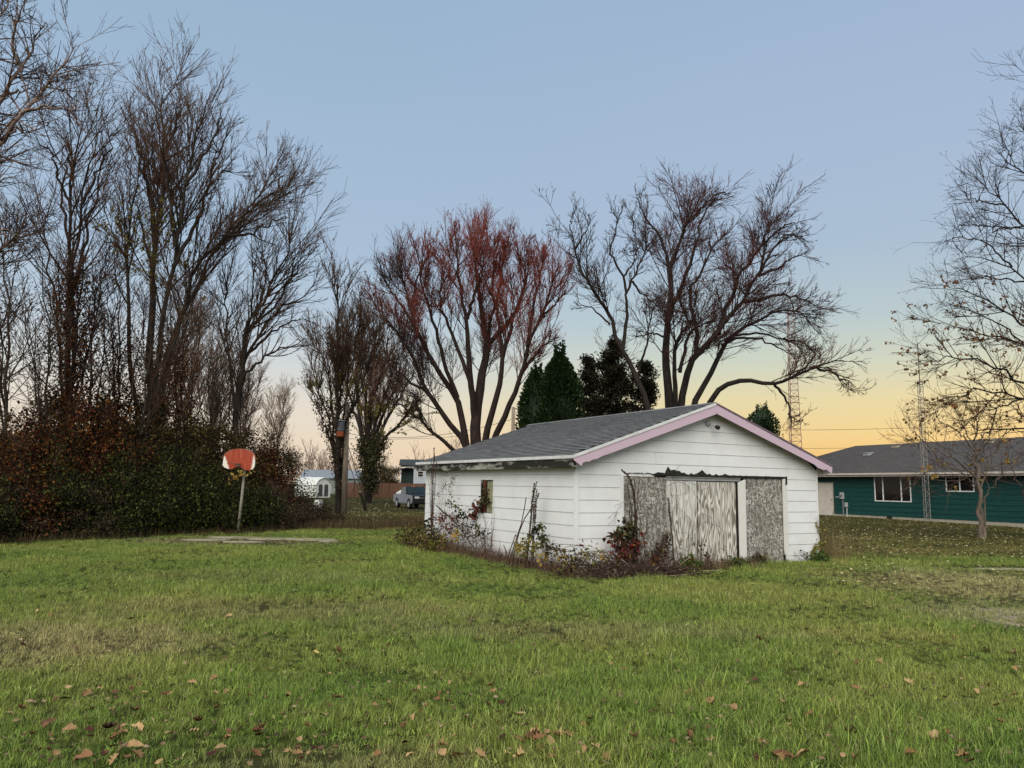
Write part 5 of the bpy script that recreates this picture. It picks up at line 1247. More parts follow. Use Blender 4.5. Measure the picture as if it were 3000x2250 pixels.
# far tree line low on the horizon
fr = np.random.default_rng(77); V_, Q_ = [], []
parts = []
for i in range(150):
    u = fr.uniform(-300, 1480) if i < 105 else fr.uniform(1480, 3300); d = fr.uniform(135, 190); p = at(u, 1430, d); h = fr.uniform(5, 9.5); base = np.array([p[0], p[1], 0])
    n = 5; P = np.stack([resample([base + [0, 0, -.2], base + np.array([fr.normal(0, .5), fr.normal(0, .5), h * .5]), base + np.array([fr.normal(0, 1.3), fr.normal(0, 1.3), h * fr.uniform(.8, 1.1)])], 6) for _ in range(n)])
    R = np.linspace(.13, .03, 6)[None].repeat(n, 0); parts.append(tubes(P, R, 3)); B, RB = grow(fr, P, R, .9, .25, 1, (.2, .4), .7, 2.6, (15, 40), .15, .1, 4, .045, .025); parts.append(tubes(B, RB, 3))
    B2, RB2 = grow(fr, B, RB, 1.3, .2, 1, (.3, .5), .4, 1.2, (15, 40), .15, .1, 3, .03, .022); parts.append(tubes(B2, RB2, 3))
V, Q = merge(parts); tag(add('far_woods', mesh_np('far_woods', V, Q), MAT['twig_p']), 'far line of bare woods low on the horizon', 'woods', kind='stuff')


# evergreens
def conifer(name, label, seed, shape, n, mat, size, group=None, trunk=True, lumps=60):
    """shape: list of (height fraction, radius); foliage sprays sit in lumps on the outer shell"""
    r = np.random.default_rng(seed); root = thing(name, label, 'evergreen', (0, 0, 0), 0, group); hs = np.array([s[0] for s in shape]); rs = np.array([s[1] for s in shape])
    H = hs[-1]; lz = r.uniform(0, 1, lumps) ** 1.0 * H; la = r.uniform(0, 6.28, lumps); lrr = np.interp(lz, hs, rs)
    i = r.integers(0, lumps, n); z = lz[i] + r.normal(0, H * .045, n); a = la[i] + r.normal(0, .28, n); rad = np.interp(z, hs, rs) * np.clip(1 + .10 * np.sin(i * 12.9) + r.normal(-.03, .11, n), .3, 1.35)
    p = np.stack([np.cos(a) * rad, np.sin(a) * rad, np.maximum(z, .05)], 1)
    out_ = np.stack([np.cos(a), np.sin(a), np.full(n, .9)], 1); d = norm(out_ + r.normal(0, .35, (n, 3))); sd_ = norm(np.cross(d, r.normal(size=(n, 3)))); sz = (size * r.uniform(.6, 1.3, n))[:, None]
    V = np.stack([p, p + d * sz * .5 + sd_ * sz * .28, p + d * sz, p + d * sz * .5 - sd_ * sz * .28], 1).reshape(-1, 3); Q = np.arange(n)[:, None] * 4 + np.arange(4)[None]
    # darker inner body so that the crown is dense
    add('crown', mesh_np('crown', V, Q), mat, root, 'stuff')
    m = MB(); m.lathe([(max(.05, q_ * .80), h) for h, q_ in shape], 14); m.build('inner_growth', mat, root)
    if trunk: MB().tube([(0, 0, -.1), (0, 0, H * .5)], [.16, .05], 8).build('trunk', MAT['bark'], root)
    return root


def place(o, u, d, rz=0.): p = at(u, 1400, d); o.location = (p[0], p[1], float(height(p[0], p[1]))); o.rotation_euler = (0, 0, rz); return o


hz_ = lambda u, v, d: at(u, v, d)[2]
H1 = hz_(1637, 1030, 46.)
place(conifer('arborvitae', 'tall cone-shaped arborvitae behind the garage roof', 51, [(0, 1.3), (H1 * .25, 1.45), (H1 * .5, 1.45), (H1 * .68, 1.25), (H1 * .8, .95), (H1 * .9, .58), (H1 * .965, .22)], 24000, LM['conifer'], .21, 'arborvitae behind the garage', lumps=170), 1637, 46)
H2 = hz_(1566, 1082, 47.)
place(conifer('arborvitae', 'shorter arborvitae pressed against the left of the tall one', 52, [(0, .85), (H2 * .3, 1.0), (H2 * .6, .98), (H2 * .76, .82), (H2 * .88, .55), (H2 * .96, .2)], 13000, LM['conifer'], .21, 'arborvitae behind the garage', lumps=110), 1568, 46.6)
def pine(name, label, seed, H, W_, n, mat, size, u, d, group):
    """open pine: whorls of near-level boughs with sprays along them"""
    r = np.random.default_rng(seed); root = thing(name, label, 'evergreen', (0, 0, 0), 0, group)
    nb = 70; z = H * (.12 + .86 * r.random(nb) ** .9); a = r.uniform(0, 6.28, nb); L = W_ * np.clip(1.15 - (z / H) ** 1.6, .1, 1) * r.uniform(.6, 1.15, nb)
    d0 = np.stack([np.cos(a), np.sin(a), r.uniform(.1, .45, nb)], 1); t = np.linspace(0, 1, 6)[None, :, None]
    P = np.stack([np.zeros(nb), np.zeros(nb), z], 1)[:, None, :] + d0[:, None, :] * L[:, None, None] * t; P[:, :, 2] += .12 * L[:, None] * t[..., 0] ** 2
    V, Q = merge([tubes(P, np.linspace(.045, .012, 6)[None].repeat(nb, 0), 4), tubes(np.stack([np.stack([np.zeros(6), np.zeros(6), np.linspace(-.1, H, 6)], 1)]), np.linspace(.2, .03, 6)[None], 8)])
    add('trunk', mesh_np('trunk', V, Q), MAT['bark'], root)
    p = along(r, P, n) + r.normal(0, .17, (n, 3)); V, Q = leaves(r, p, size, -.4, .3); add('crown', mesh_np('crown', V, Q), mat, root, 'stuff')
    return place(root, u, d)


H3 = hz_(1785, 1002, 58.); H4 = hz_(1880, 1062, 60.); H6 = hz_(1725, 1040, 60.)
pine('pine_tree', 'dark rusty pine right of the arborvitae', 53, H3, 2.9, 15000, LM['rustconifer'], .30, 1795, 58, 'dark pines behind the garage')
pine('pine_tree', 'lower dark pine under the left-leaning maple', 54, H4, 2.6, 12000, LM['rustconifer'], .30, 1888, 60, 'dark pines behind the garage')
pine('pine_tree', 'dark pine half hidden by the tall arborvitae', 56, H6, 2.4, 11000, LM['rustconifer'], .30, 1728, 61, 'dark pines behind the garage')
H5 = hz_(2235, 1204, 82.)
place(conifer('round_evergreen', 'small round dark evergreen peeping over the right roof slope', 55, [(0, 1.2), (H5 * .5, 1.5), (H5 * .7, 1.62), (H5 * .85, 1.45), (H5 * .94, 1.0), (H5 * .985, .5)], 9000, LM['conifer'], .25, lumps=60), 2238, 82)
# ================================================================ shrubs of the thicket
def shrub(name, seed, w, h, n, mat, size, lumps=34, stems=26, twigs=400, stem_mat=None):
    r = np.random.default_rng(seed); root = thing(name, 'x', 'shrub')
    lc = norm(r.normal(size=(lumps, 3))) * r.uniform(.35, 1.0, lumps)[:, None] ** .6; lc[:, 2] = np.abs(lc[:, 2]); lc = lc * np.array([w * .5, w * .5, h * .9]); lc[:, 2] += .05 * h
    lc = np.concatenate([lc, np.stack([r.uniform(-.5, .5, lumps // 2) * w, r.uniform(-.5, .5, lumps // 2) * w, r.uniform(.05, .35, lumps // 2) * h], 1)])
    i = r.integers(0, len(lc), n); p = lc[i] + r.normal(0, 1, (n, 3)) * np.array([.20, .20, .17]) * (w / 2.4); p[:, 2] = np.maximum(p[:, 2], .03)
    V, Q = leaves(r, p, size, .3, .62); add('foliage', mesh_np('foliage', V, Q), mat, root, 'stuff')
    st = []
    for k in range(stems):
        c = lc[r.integers(0, len(lc))]; b = np.array([r.normal(0, w * .12), r.normal(0, w * .12), -.05]); m_ = (b + c) / 2 + r.normal(0, .15, 3); st.append(resample([b, m_, c * 1.05], 7))
    P = np.stack(st); R = np.linspace(.022, .006, 7)[None].repeat(stems, 0); B, RB = grow(r, P, R, twigs / max(stems, 1) / h * .9, .25, 1, (.2, .4), .3, .9, (20, 55), .06, .14, 4, .009, .005)
    V, Q = merge([tubes(P, R, 4), tubes(B, RB, 3)]); add('stems', mesh_np('stems', V, Q), stem_mat or MAT['twig_b'], root, 'stuff')
    return root


SH = dict(
    g1=shrub('thicket_shrub', 61, 2.6, 2.7, 8500, LM['green'], .075), g2=shrub('thicket_shrub', 62, 2.9, 2.5, 8500, LM['green'], .07),
    o1=shrub('thicket_shrub', 63, 2.8, 4.4, 8000, LM['olive'], .085, twigs=1400, stems=34), o2=shrub('thicket_shrub', 64, 2.6, 3.6, 7000, LM['olive'], .08, twigs=1200, stems=30),
    r1=shrub('thicket_shrub', 65, 2.6, 2.6, 8500, LM['rust'], .08, twigs=900), b1=shrub('thicket_shrub', 66, 2.4, 2.2, 7000, LM['brown'], .08, twigs=1100, stems=34))
edge_u = [(-260, 1606), (0, 1590), (250, 1578), (500, 1566), (696, 1562), (820, 1552), (900, 1545)]
eu = np.array([e[0] for e in edge_u]); ev = np.array([e[1] for e in edge_u])
rows = [  # kind, u, metres behind the grass edge, (scale xy, scale z), label
    ('g2', -150, .9, (1, 1.0), 'dark green shrub at the far left end of the thicket edge'), ('b1', -50, 1.1, (1.1, 1.05), 'brown leafy shrub at the left edge of the lawn'), ('r1', 45, 1.2, (1, 1.0), 'rust-brown shrub in the front row nearest the left edge'),
    ('g1', 130, 1.2, (1, .98), 'dark green shrub in the front row below the vine-hung stems'), ('b1', 215, 1.0, (1, 1.1), 'brown twiggy shrub in the front row below the upright dark tree'), ('g2', 300, 1.2, (1, 1.0), 'dark green shrub in the front row left of the lush green one'),
    ('g1', 385, 1.2, (1.05, 1.04), 'lush dark green shrub in the middle of the front row'), ('g2', 470, 1.2, (1.0, 1.15), 'tallest dark green shrub in the front row under the tall maple'), ('g1', 550, 1.1, (1, 1.0), 'glossy green shrub in the front row left of the pole'),
    ('g2', 625, 1.1, (1, .98), 'glossy green shrub touching the basketball pole from the left'), ('g1', 705, 1.3, (.95, .85), 'low dark green shrub behind the basketball pole'), ('b1', 775, 1.3, (1, .9), 'brown twiggy shrub right of the basketball pole'), ('b1', 845, 1.2, (1, .58), 'low brown shrub at the right end of the front row'),
    ('o2', -90, 3.6, (1.2, 1.0), 'olive shrub in the second row at the left edge'), ('r1', 25, 3.4, (1.2, 1.5), 'tall rust shrub in the second row near the left edge'), ('o1', 110, 3.8, (1.1, .9), 'olive sapling in the second row below the thin-stemmed tree'),
    ('r1', 185, 3.2, (1.2, 1.6), 'tall rust-leaved shrub in the second row under the hanging vines'), ('r1', 265, 3.4, (1.2, 1.7), 'tallest rust-leaved shrub left of the tall maple trunk'), ('o1', 350, 3.6, (1.1, .95), 'olive sapling in the second row left of the tall maple'), ('o2', 430, 3.4, (1.2, 1.1), 'olive shrub in the second row under the tall maple'),
    ('o1', 520, 3.6, (1.1, .98), 'olive sapling in the second row behind the lush green shrubs'), ('o2', 600, 3.2, (1.2, 1.05), 'olive shrub in the second row above the green shrubs'), ('o1', 680, 3.4, (1.1, .85), 'olive sapling directly behind the red backboard'), ('r1', 750, 4.0, (1.2, 1.35), 'rust-brown shrub right of the red backboard'),
    ('o1', 790, 7.5, (1.2, .95), 'yellowish olive sapling left of the white shed'), ('o2', 812, 9.0, (1.1, .9), 'yellowish olive bush in front of the white shed'), ('b1', 885, 5.0, (1.2, .5), 'brown shrub below the white shed'),
    ('o1', 0, 7, (1.4, 1.05), 'olive sapling in the back row at the left edge'), ('o1', 90, 7.5, (1.4, 1.1), 'olive sapling in the back row behind the rust shrubs'), ('o2', 180, 7, (1.5, 1.35), 'olive bush in the back row left of the upright dark tree'), ('o1', 270, 7.5, (1.4, 1.1), 'olive sapling in the back row right of the upright dark tree'),
    ('o2', 360, 7, (1.5, 1.4), 'olive bush in the back row left of the tallest maple'), ('o1', 450, 8, (1.4, 1.1), 'olive sapling in the back row behind the tallest maple'), ('o1', 540, 7.5, (1.4, 1.05), 'olive sapling in the back row right of the tallest maple'), ('o2', 625, 7, (1.5, 1.25), 'olive bush in the back row left of the leaning tree'), ('o1', 710, 9, (1.3, 1.0), 'olive sapling in the back row at the leaning tree'),
]
used = set()
for kk, u, back, sc, lab in rows:
    v = float(np.interp(u, eu, ev)); p = on_ground(u, v); dv = p[:2] / np.linalg.norm(p[:2]); q2 = p[:2] + dv * back; loc = (q2[0], q2[1], float(height(q2[0], q2[1])))
    s3 = (sc[0] * random.uniform(.9, 1.12), sc[0] * random.uniform(.9, 1.12), sc[1] * (random.uniform(.78, 1.14) if back < 3 else random.uniform(.9, 1.12))); g_ = 'shrubs of the left thicket'
    if kk not in used:
        used.add(kk); o = SH[kk]; o.location = loc; o.rotation_euler = (0, 0, random.uniform(0, 6)); o.scale = s3; o['label'] = lab; o['group'] = g_
    else: copy_tree(SH[kk], loc, random.uniform(0, 6), s3, lab, g_)
# yellowish shrubs round the fan-shaped tree and dark growth at the far yard
for kk, u, d, sc, lab in (('o1', 1118, 106, (2.0, 1.25), 'yellow-olive tree crown behind the fence left of the pale house'), ('o2', 1150, 104, (1.6, 1.2), 'yellow-olive shrub left of the pale house porch')):
    p = at(u, 1400, d); copy_tree(SH[kk], (p[0], p[1], float(height(p[0], p[1]))), random.uniform(0, 6), (sc[0], sc[0], sc[1]), lab, 'shrubs in the far yard')


# ================================================================ dry grass and litter of the brush edge
def blades(r, pos, h, w, lean, K=4):
    """grass blades as tapering strips"""
    M = len(pos); a = r.uniform(0, 6.28, M); d = np.stack([np.cos(a), np.sin(a), np.zeros(M)], 1); s = np.stack([-np.sin(a), np.cos(a), np.zeros(M)], 1)
    hh = (h * r.uniform(.5, 1.25, M))[:, None]; ln = (lean * r.uniform(.2, 1.3, M))[:, None]; V = []
    for k in range(K):
        t = k / (K - 1); c = pos + np.array([0, 0, 1.]) * hh * (t - .28 * ln * t * t) + d * hh * ln * t * t; ww = w * (1 - t) ** .6 * .5
        if k < K - 1: V += [c - s * ww, c + s * ww]
        else: V += [c]
    V = np.stack(V, 1); n = V.shape[1]; b = np.arange(M)[:, None] * n
    Q = np.concatenate([np.concatenate([b + 2 * k, b + 2 * k + 1, b + 2 * k + 3, b + 2 * k + 2], 1) for k in range(K - 2)]); T = np.concatenate([b + n - 3, b + n - 2, b + n - 1], 1)
    return V.reshape(-1, 3), Q, T


dry_mat = per_piece('dry_grass', [C(.05, .024, .015), C(.09, .055, .028), C(.17, .12, .06), C(.035, .03, .013), C(.07, .062, .025)], .8, .15, .2)
r = np.random.default_rng(8); pos = []
for i in range(9000):
    u = r.uniform(-200, 1245) if i < 3200 else r.uniform(780, 1245); e = float(np.interp(u, [-200, 0, 300, 500, 696, 820, 900, 1071, 1245], [1603, 1592, 1578, 1568, 1563, 1554, 1549, 1548, 1540])); k = r.random()
    p = on_ground(u, e + (2 if u > 820 else 4)); dv = p[:2] / np.linalg.norm(p[:2]); q2 = p[:2] + dv * ((k ** 1.6) * (8.5 if u > 780 else 1.6)) + r.normal(0, .12, 2); pos.append((q2[0], q2[1], float(height(q2[0], q2[1]))))
pos = np.array(pos); V, Q, T = blades(r, pos, .30, .012, .7)
tag(add('dry_grass', mesh_np('dry_grass', V, Q, T), dry_mat), 'tall reddish dry grass along the brush edge', 'dry grass', kind='stuff')
# leaf litter under the thicket
r = np.random.default_rng(9); n = 9000; u = r.uniform(-250, 950, n); pos = []
for i in range(n):
    e = float(np.interp(u[i], eu, ev)); p = on_ground(u[i], e); dv = p[:2] / np.linalg.norm(p[:2]); q2 = p[:2] + dv * r.uniform(-.3, 7); pos.append((q2[0], q2[1], float(height(q2[0], q2[1])) + .015))
V, Q = leaves(r, np.array(pos), .10, .0, .7); V[:, 2] = np.maximum(V[:, 2], -.0); tag(add('leaf_litter', mesh_np('leaf_litter', V, Q), LM['brown']), 'brown leaf litter under the thicket', 'leaf litter', kind='stuff')

# ================================================================ weeds and brush round the garage
def pts_on(wall, px, off):
    f = on_front if wall == 'f' else on_left
    o = off if isinstance(off, (list, tuple)) else [off] * len(px)
    return [f(u, v, k) for (u, v), k in zip(px, o)]


def zoomed(z, px): return [(z[0] + x / z[2], z[1] + y / z[2]) for x, y in px]


ZA, ZB, ZC, ZD = (1130, 1440, 6.32), (1450, 1400, 5.185), (1780, 1370, 4.74), (2100, 1500, 5.53)
stalk_mat = simple('dead_stalk', C(.030, .019, .013), C(.06, .036, .024), 6, .9); cane_mat = simple('brown_cane', C(.06, .032, .022), C(.10, .055, .036), 3, .8); pale_stem = simple('pale_stem', C(.20, .155, .10), C(.3, .24, .17), 4, .85)


def ground_it(lines):
    for l in lines: l[0][2] = min(l[0][2], -.02)
    return lines


def mullein(name, label, lines, rad, heads, seed):
    """stalks with lumpy seed heads; heads = list of line index with head from fraction to 1"""
    r = np.random.default_rng(seed); base = lines[0][0].copy(); base[2] = 0; root = thing(name, label, 'weed', tuple(base))
    P = np.stack([resample(np.array(l), 14, seed + i, .006) for i, l in enumerate(lines)]) - base; R = np.stack([np.linspace(rad[i], rad[i] * .45, 14) for i in range(len(lines))])
    V, Q = tubes(P, R, 6); add('stalk', mesh_np('stalk', V, Q, smooth_shade=True), stalk_mat, root)
    for li, f0, rr in heads:
        l = resample(P[li], 40); l = l[int(f0 * 40):]; n = 260; i = r.integers(0, len(l), n); p = l[i] + norm(r.normal(size=(n, 3))) * rr * .8 * np.sin(np.clip(i / len(l), .06, .97) * np.pi)[:, None] ** .4
        V, Q = leaves(r, p, rr * 1.25, .3, .7); add('seed_head', mesh_np('seed_head', V, Q), stalk_mat, root, 'stuff')
    return root


mullein('mullein_stalk', 'tall dark dead mullein stalk at the far left corner of the garage', ground_it([pts_on('l', zoomed(ZA, [(845, 1130), (850, 800), (860, 450), (870, 150), (880, -200), (885, -560), (893, -800)]), .35), pts_on('l', zoomed(ZA, [(880, -330), (850, -480), (840, -590)]), .35), pts_on('l', zoomed(ZA, [(885, -330), (930, -460), (945, -580)]), .35), pts_on('l', zoomed(ZA, [(868, 40), (820, -60), (795, -180)]), .35)]), [.026, .012, .012, .008],
        [(0, .40, .022), (1, .3, .017), (2, .3, .017), (3, .4, .012)], 1)
mullein('mullein_stalk', 'dead mullein stalk with upright seed heads left of the near garage corner', ground_it([pts_on('l', zoomed(ZB, [(485, 1400), (500, 1100), (520, 900), (545, 650), (565, 450), (570, 300), (600, 90)]), .4), pts_on('l', zoomed(ZB, [(560, 420), (590, 250), (632, 65)]), .4), pts_on('l', zoomed(ZB, [(575, 420), (610, 330), (638, 180)]), .4), pts_on('l', zoomed(ZB, [(580, 440), (630, 320), (668, 238)]), .4)]), [.026, .012, .012, .012],
        [(0, .52, .020), (1, .55, .019), (2, .5, .018), (3, .6, .018)], 2)
mullein('mullein_stalk', 'black dead mullein stalk bent left in front of the chipboard panel', ground_it([pts_on('f', zoomed(ZC, [(405, 1400), (400, 1000), (390, 700), (370, 450), (350, 250), (310, 150), (265, 80), (200, 42)]), .3), pts_on('f', zoomed(ZC, [(385, 600), (320, 450), (285, 330), (277, 215)]), .3), pts_on('f', zoomed(ZC, [(355, 280), (385, 220), (370, 160)]), .3), pts_on('f', zoomed(ZC, [(390, 500), (420, 400), (425, 295)]), .3), pts_on('f', zoomed(ZC, [(395, 850), (330, 720), (297, 600)]), .3), pts_on('f', zoomed(ZC, [(400, 870), (455, 720), (430, 560), (400, 480)]), .3)]), [.03, .012, .014, .01, .01, .009],
        [(0, .36, .028), (1, .4, .016), (2, .3, .015), (3, .4, .013), (4, .5, .013)], 3)
mullein('dead_stalk', 'dark dead stalk leaning on the joint between chipboard and plywood', ground_it([pts_on('f', zoomed(ZC, [(925, 1330), (905, 1050), (880, 800), (860, 600), (842, 430)]), .1)]), [.02], [(0, .6, .022)], 4)
for i, (px, lab) in enumerate((([(160, 1340), (230, 1100), (315, 860)], 'short stick leaning right beside the near corner mullein'), ([(200, 1300), (300, 1000), (400, 700), (445, 470), (475, 296)], 'long dark stick leaning right, tallest of the leaning sticks'),
                                ([(255, 1280), (310, 1050), (370, 820), (450, 620), (540, 480), (580, 400)], 'bent stick crossing to the mullein seed heads'), ([(195, 1165), (165, 1100), (132, 1025)], 'short stick leaning left beside the leaning sticks'))):
    l = pts_on('l', zoomed(ZB, px), [.55, .5, .42, .4, .38, .36][:len(px)]); l[0][2] = min(l[0][2], -.01) if i != 3 else l[0][2]
    if i == 3: l[0][2] = -.01
    tag(MB().tube(l, [.014 * (1 - .35 * k / len(l)) for k in range(len(l))], 6).build('leaning_stick', stalk_mat), lab, 'stick', 'sticks leaning on the garage wall')
l = pts_on('l', zoomed(ZA, [(1350, 640), (1180, 470), (1060, 380), (1000, 310), (930, 250)]), .3); l2 = pts_on('l', zoomed(ZA, [(1130, 420), (1085, 350)]), .3); l0 = pts_on('l', zoomed(ZA, [(1800, 1180)]), .45)[0]; l0[2] = -.01
m = MB(); m.tube([l0] + l, [.012, .016, .02, .02, .018, .012], 6); m.tube(l2, .012, 6); tag(m.build('broken_branch', stalk_mat), 'dark broken branch slanting up to the left against the wall', 'branch')


def vine(name, label, lines, rad, leaf, seed, mats, stem_mat=None, cat='vine', group=None):
    """stems plus leaves; leaf = list of (pixel centre points 3-D, count, spread, size, material key)"""
    r = np.random.default_rng(seed); base = np.array(lines[0][0], float); base[2] = 0; root = thing(name, label, cat, tuple(base), 0, group)
    P = np.stack([resample(np.array(l), 12, seed + i, .010) for i, l in enumerate(lines)]) - base; R = np.linspace(rad, rad * .5, 12)[None].repeat(len(lines), 0)
    B, RB = grow(r, P, R, 2.0, .2, 1, (.12, .3), .06, .35, (25, 60), .02, .15, 4, rad * .6, rad * .35)
    V, Q = merge([tubes(P, R, 5), tubes(B, RB, 3)]); st = add('stem', mesh_np('stem', V, Q, smooth_shade=True), stem_mat or cane_mat, root)
    for cpts, n, sp, sz, mk in leaf:
        c = np.array(cpts) - base; p = c[r.integers(0, len(c), n)] + r.normal(0, sp, (n, 3)); V, Q = leaves(r, p, sz, .5, .75); add('foliage', mesh_np('foliage', V, Q), LM[mk], st, 'stuff')
    return root


def canes(wall, z, n, ux, vtop, off, seed, arch_=.3, spread=.4):
    r = np.random.default_rng(seed); out_ = []
    for i in range(n):
        u0 = r.uniform(*ux); x = zoomed(z, [(u0, 0)])[0][0]; f = on_left if wall == 'l' else on_front
        o = r.uniform(*off); b = f(x, 1600, o).copy(); b[2] = -.01; tx = x + r.normal(0, 22) * spread * 2; t = f(tx, zoomed(z, [(0, r.uniform(*vtop))])[0][1], o * r.uniform(.3, 1.2)); m_ = (b + t) / 2 + np.array([0, 0, .15]) + r.normal(0, arch_ * .3, 3); out_.append([b, m_, t])
    return out_


LM['weed'] = per_piece('weed_leaf', [C(.03, .065, .012), C(.055, .10, .018), C(.09, .13, .03), C(.02, .04, .01)], .6, .15, .15)
pz = lambda w, z, px, off=.3: pts_on(w, zoomed(z, px), off)
# bush at the far left corner
vine('corner_bush', 'low brown and green bush at the far left corner of the garage', canes('l', ZA, 46, (240, 1020), (720, 1000), (.3, 1.0), 31), .007,
     [(pz('l', ZA, [(300, 850), (420, 800), (550, 780), (680, 830), (800, 880), (350, 950), (500, 900), (650, 950), (900, 950), (250, 980)], .6), 900, .17, .065, 'brown'), (pz('l', ZA, [(420, 860), (600, 880), (700, 850), (820, 930), (950, 1000), (900, 1050)], .6), 700, .16, .065, 'yelgreen'), (pz('l', ZA, [(450, 760), (600, 740), (850, 860), (950, 960)], .6), 420, .14, .06, 'green')], 31, None, cat='bush')
vine('bramble', 'tangled bramble with dark red leaves below the side window', canes('l', ZA, 60, (900, 2050), (500, 1050), (.15, .75), 32) + [pz('l', ZA, [(1900, 1150), (1500, 750), (1330, 560), (1180, 260)], .3), pz('l', ZA, [(1400, 1150), (1420, 700), (1480, 250), (1580, 330)], .25)], .006,
     [(pz('l', ZA, [(950, 480), (1000, 500), (1080, 470), (1250, 480), (1290, 500), (1150, 640), (1060, 650), (1200, 680)], .3), 150, .06, .075, 'red'), (pz('l', ZA, [(1180, 200), (1250, 220), (1300, 290), (1350, 380), (1400, 380), (1500, 440), (1640, 640), (1690, 720), (1780, 750), (1780, 800)], .3), 170, .06, .07, 'green'), (pz('l', ZA, [(1300, 540), (1350, 620), (1400, 680), (1500, 700), (1580, 780), (1480, 820), (1650, 850)], .3), 210, .09, .06, 'brown'),
      (pz('l', ZA, [(780, 560), (760, 640), (800, 680)], .4), 60, .07, .08, 'green')], 32, None, cat='bramble')
vine('orange_leaf_vine', 'orange-yellow leaves on a vine low on the side wall', canes('l', ZA, 8, (980, 1400), (750, 950), (.2, .5), 33), .005, [(pz('l', ZA, [(1000, 840), (1030, 900), (1080, 960), (1040, 1020), (960, 880), (1300, 750), (1320, 800), (1290, 900)], .4), 110, .055, .085, 'yellow')], 33, None)
vine('window_creeper', 'creeper with red leaves climbing over the side window', [pz('l', ZA, [(1500, 800), (1600, 480), (1760, 250), (1820, 160), (1840, 60), (1850, -150)], .08)] + [pz('l', ZA, [(1800, 400), (1840, 600), (1850, 760)], .06), pz('l', ZA, [(1980, 1100), (1950, 900), (2000, 700), (2010, 400), (2008, 170)], .08), pz('l', ZA, [(1950, 1080), (1960, 700), (1970, 420)], .05)], .006,
     [(pz('l', ZA, [(1620, 370), (1640, 440), (1690, 350), (1610, 410), (1720, 200), (1740, 280), (1700, 350)], .1), 80, .05, .10, 'red'), (pz('l', ZA, [(1820, 60), (1850, 130), (1880, 180), (1800, 200), (1840, 0)], .06), 70, .06, .09, 'ivy')], 34, None)
vine('dry_weed', 'pale dry goldenrod stems standing against the side wall', [pz('l', ZA, [(960 + k * 55, 1000), (985 + k * 45, 500), (1000 + k * 60, 100 - k * 40), (980 + k * 62 + (k % 2) * 40, -150 - (k % 3) * 130)], .3) for k in range(5)], .005, [(pz('l', ZA, [(980, 60), (1060, -60), (1090, -130), (1190, 0), (1230, -150), (1250, -260), (1100, -330), (1180, -120)], .3), 260, .05, .03, 'brown')], 35, None, pale_stem, 'weed')
# yellow-green vine near the corner
vine('yellow_vine', 'yellow-green creeper round the foot of the near corner mullein', [pz('l', ZB, [(480, 1380), (500, 1000), (600, 850), (700, 720)], .5), pz('l', ZB, [(500, 1300), (420, 1050), (350, 1080)], .5), pz('l', ZB, [(520, 1250), (650, 1000), (780, 1010), (950, 1080)], .5), pz('l', ZB, [(700, 1350), (800, 1100), (760, 900)], .5)], .006,
     [(pz('l', ZB, [(410, 1020), (450, 1000), (390, 1080), (360, 1060), (520, 960), (560, 1000), (620, 1020), (650, 1000), (700, 1010), (480, 1090), (560, 1080)], .5), 200, .075, .07, 'yelgreen'), (pz('l', ZB, [(380, 1080), (420, 1100), (360, 1040), (1000, 1200), (760, 1230), (740, 1180)], .5), 70, .05, .08, 'yellow'),
      (pz('l', ZB, [(690, 710), (660, 760), (600, 800), (560, 850), (640, 830), (690, 870), (715, 900), (700, 740)], .45), 100, .035, .075, 'green'), (pz('l', ZB, [(760, 940), (790, 1060), (800, 1110), (740, 960), (900, 1090), (1000, 1110)], .5), 160, .06, .06, 'ivy')], 36, None)
vine('arching_bramble', 'arching bramble canes sprawling round the near garage corner', [pz('l', ZB, [(830, 1400), (950, 1150), (1050, 1060), (1200, 1020)], .5) + pz('f', ZB, [(1400, 1060), (1620, 1200), (1750, 1350)], .5), pz('l', ZB, [(600, 1380), (700, 1150), (850, 1000), (1000, 1000)], .5) + pz('f', ZB, [(1260, 1020), (1500, 1050), (1620, 1120)], .45), pz('f', ZB, [(1800, 1400), (1600, 1250), (1450, 1130), (1300, 1180), (1200, 1350)], .7), pz('f', ZB, [(1100, 1420), (1180, 1200), (1350, 1130), (1500, 1250), (1700, 1420)], .6), pz('f', ZB, [(1000, 1400), (1300, 1330), (1550, 1290), (1800, 1330)], .7)] + canes('f', ZB, 24, (1000, 1800), (1080, 1350), (.3, .9), 37), .006,
     [(pz('f', ZB, [(1440, 1140), (1480, 1150), (1500, 1130), (1300, 1290), (1420, 1330), (1060, 1320), (1100, 1380), (1000, 1400), (1130, 1340)], .6), 130, .10, .06, 'yelgreen'), (pz('f', ZB, [(1050, 1230), (1150, 1250), (1250, 1260), (1350, 1200), (1200, 1300)], .55), 200, .09, .055, 'brown'), (pz('f', ZB, [(1340, 1020)], .5), 4, .02, .08, 'red'), (pz('f', ZB, [(1620, 1200), (1660, 1230), (1640, 1180)], .5), 14, .03, .09, 'yellow')], 37, None, cat='bramble')
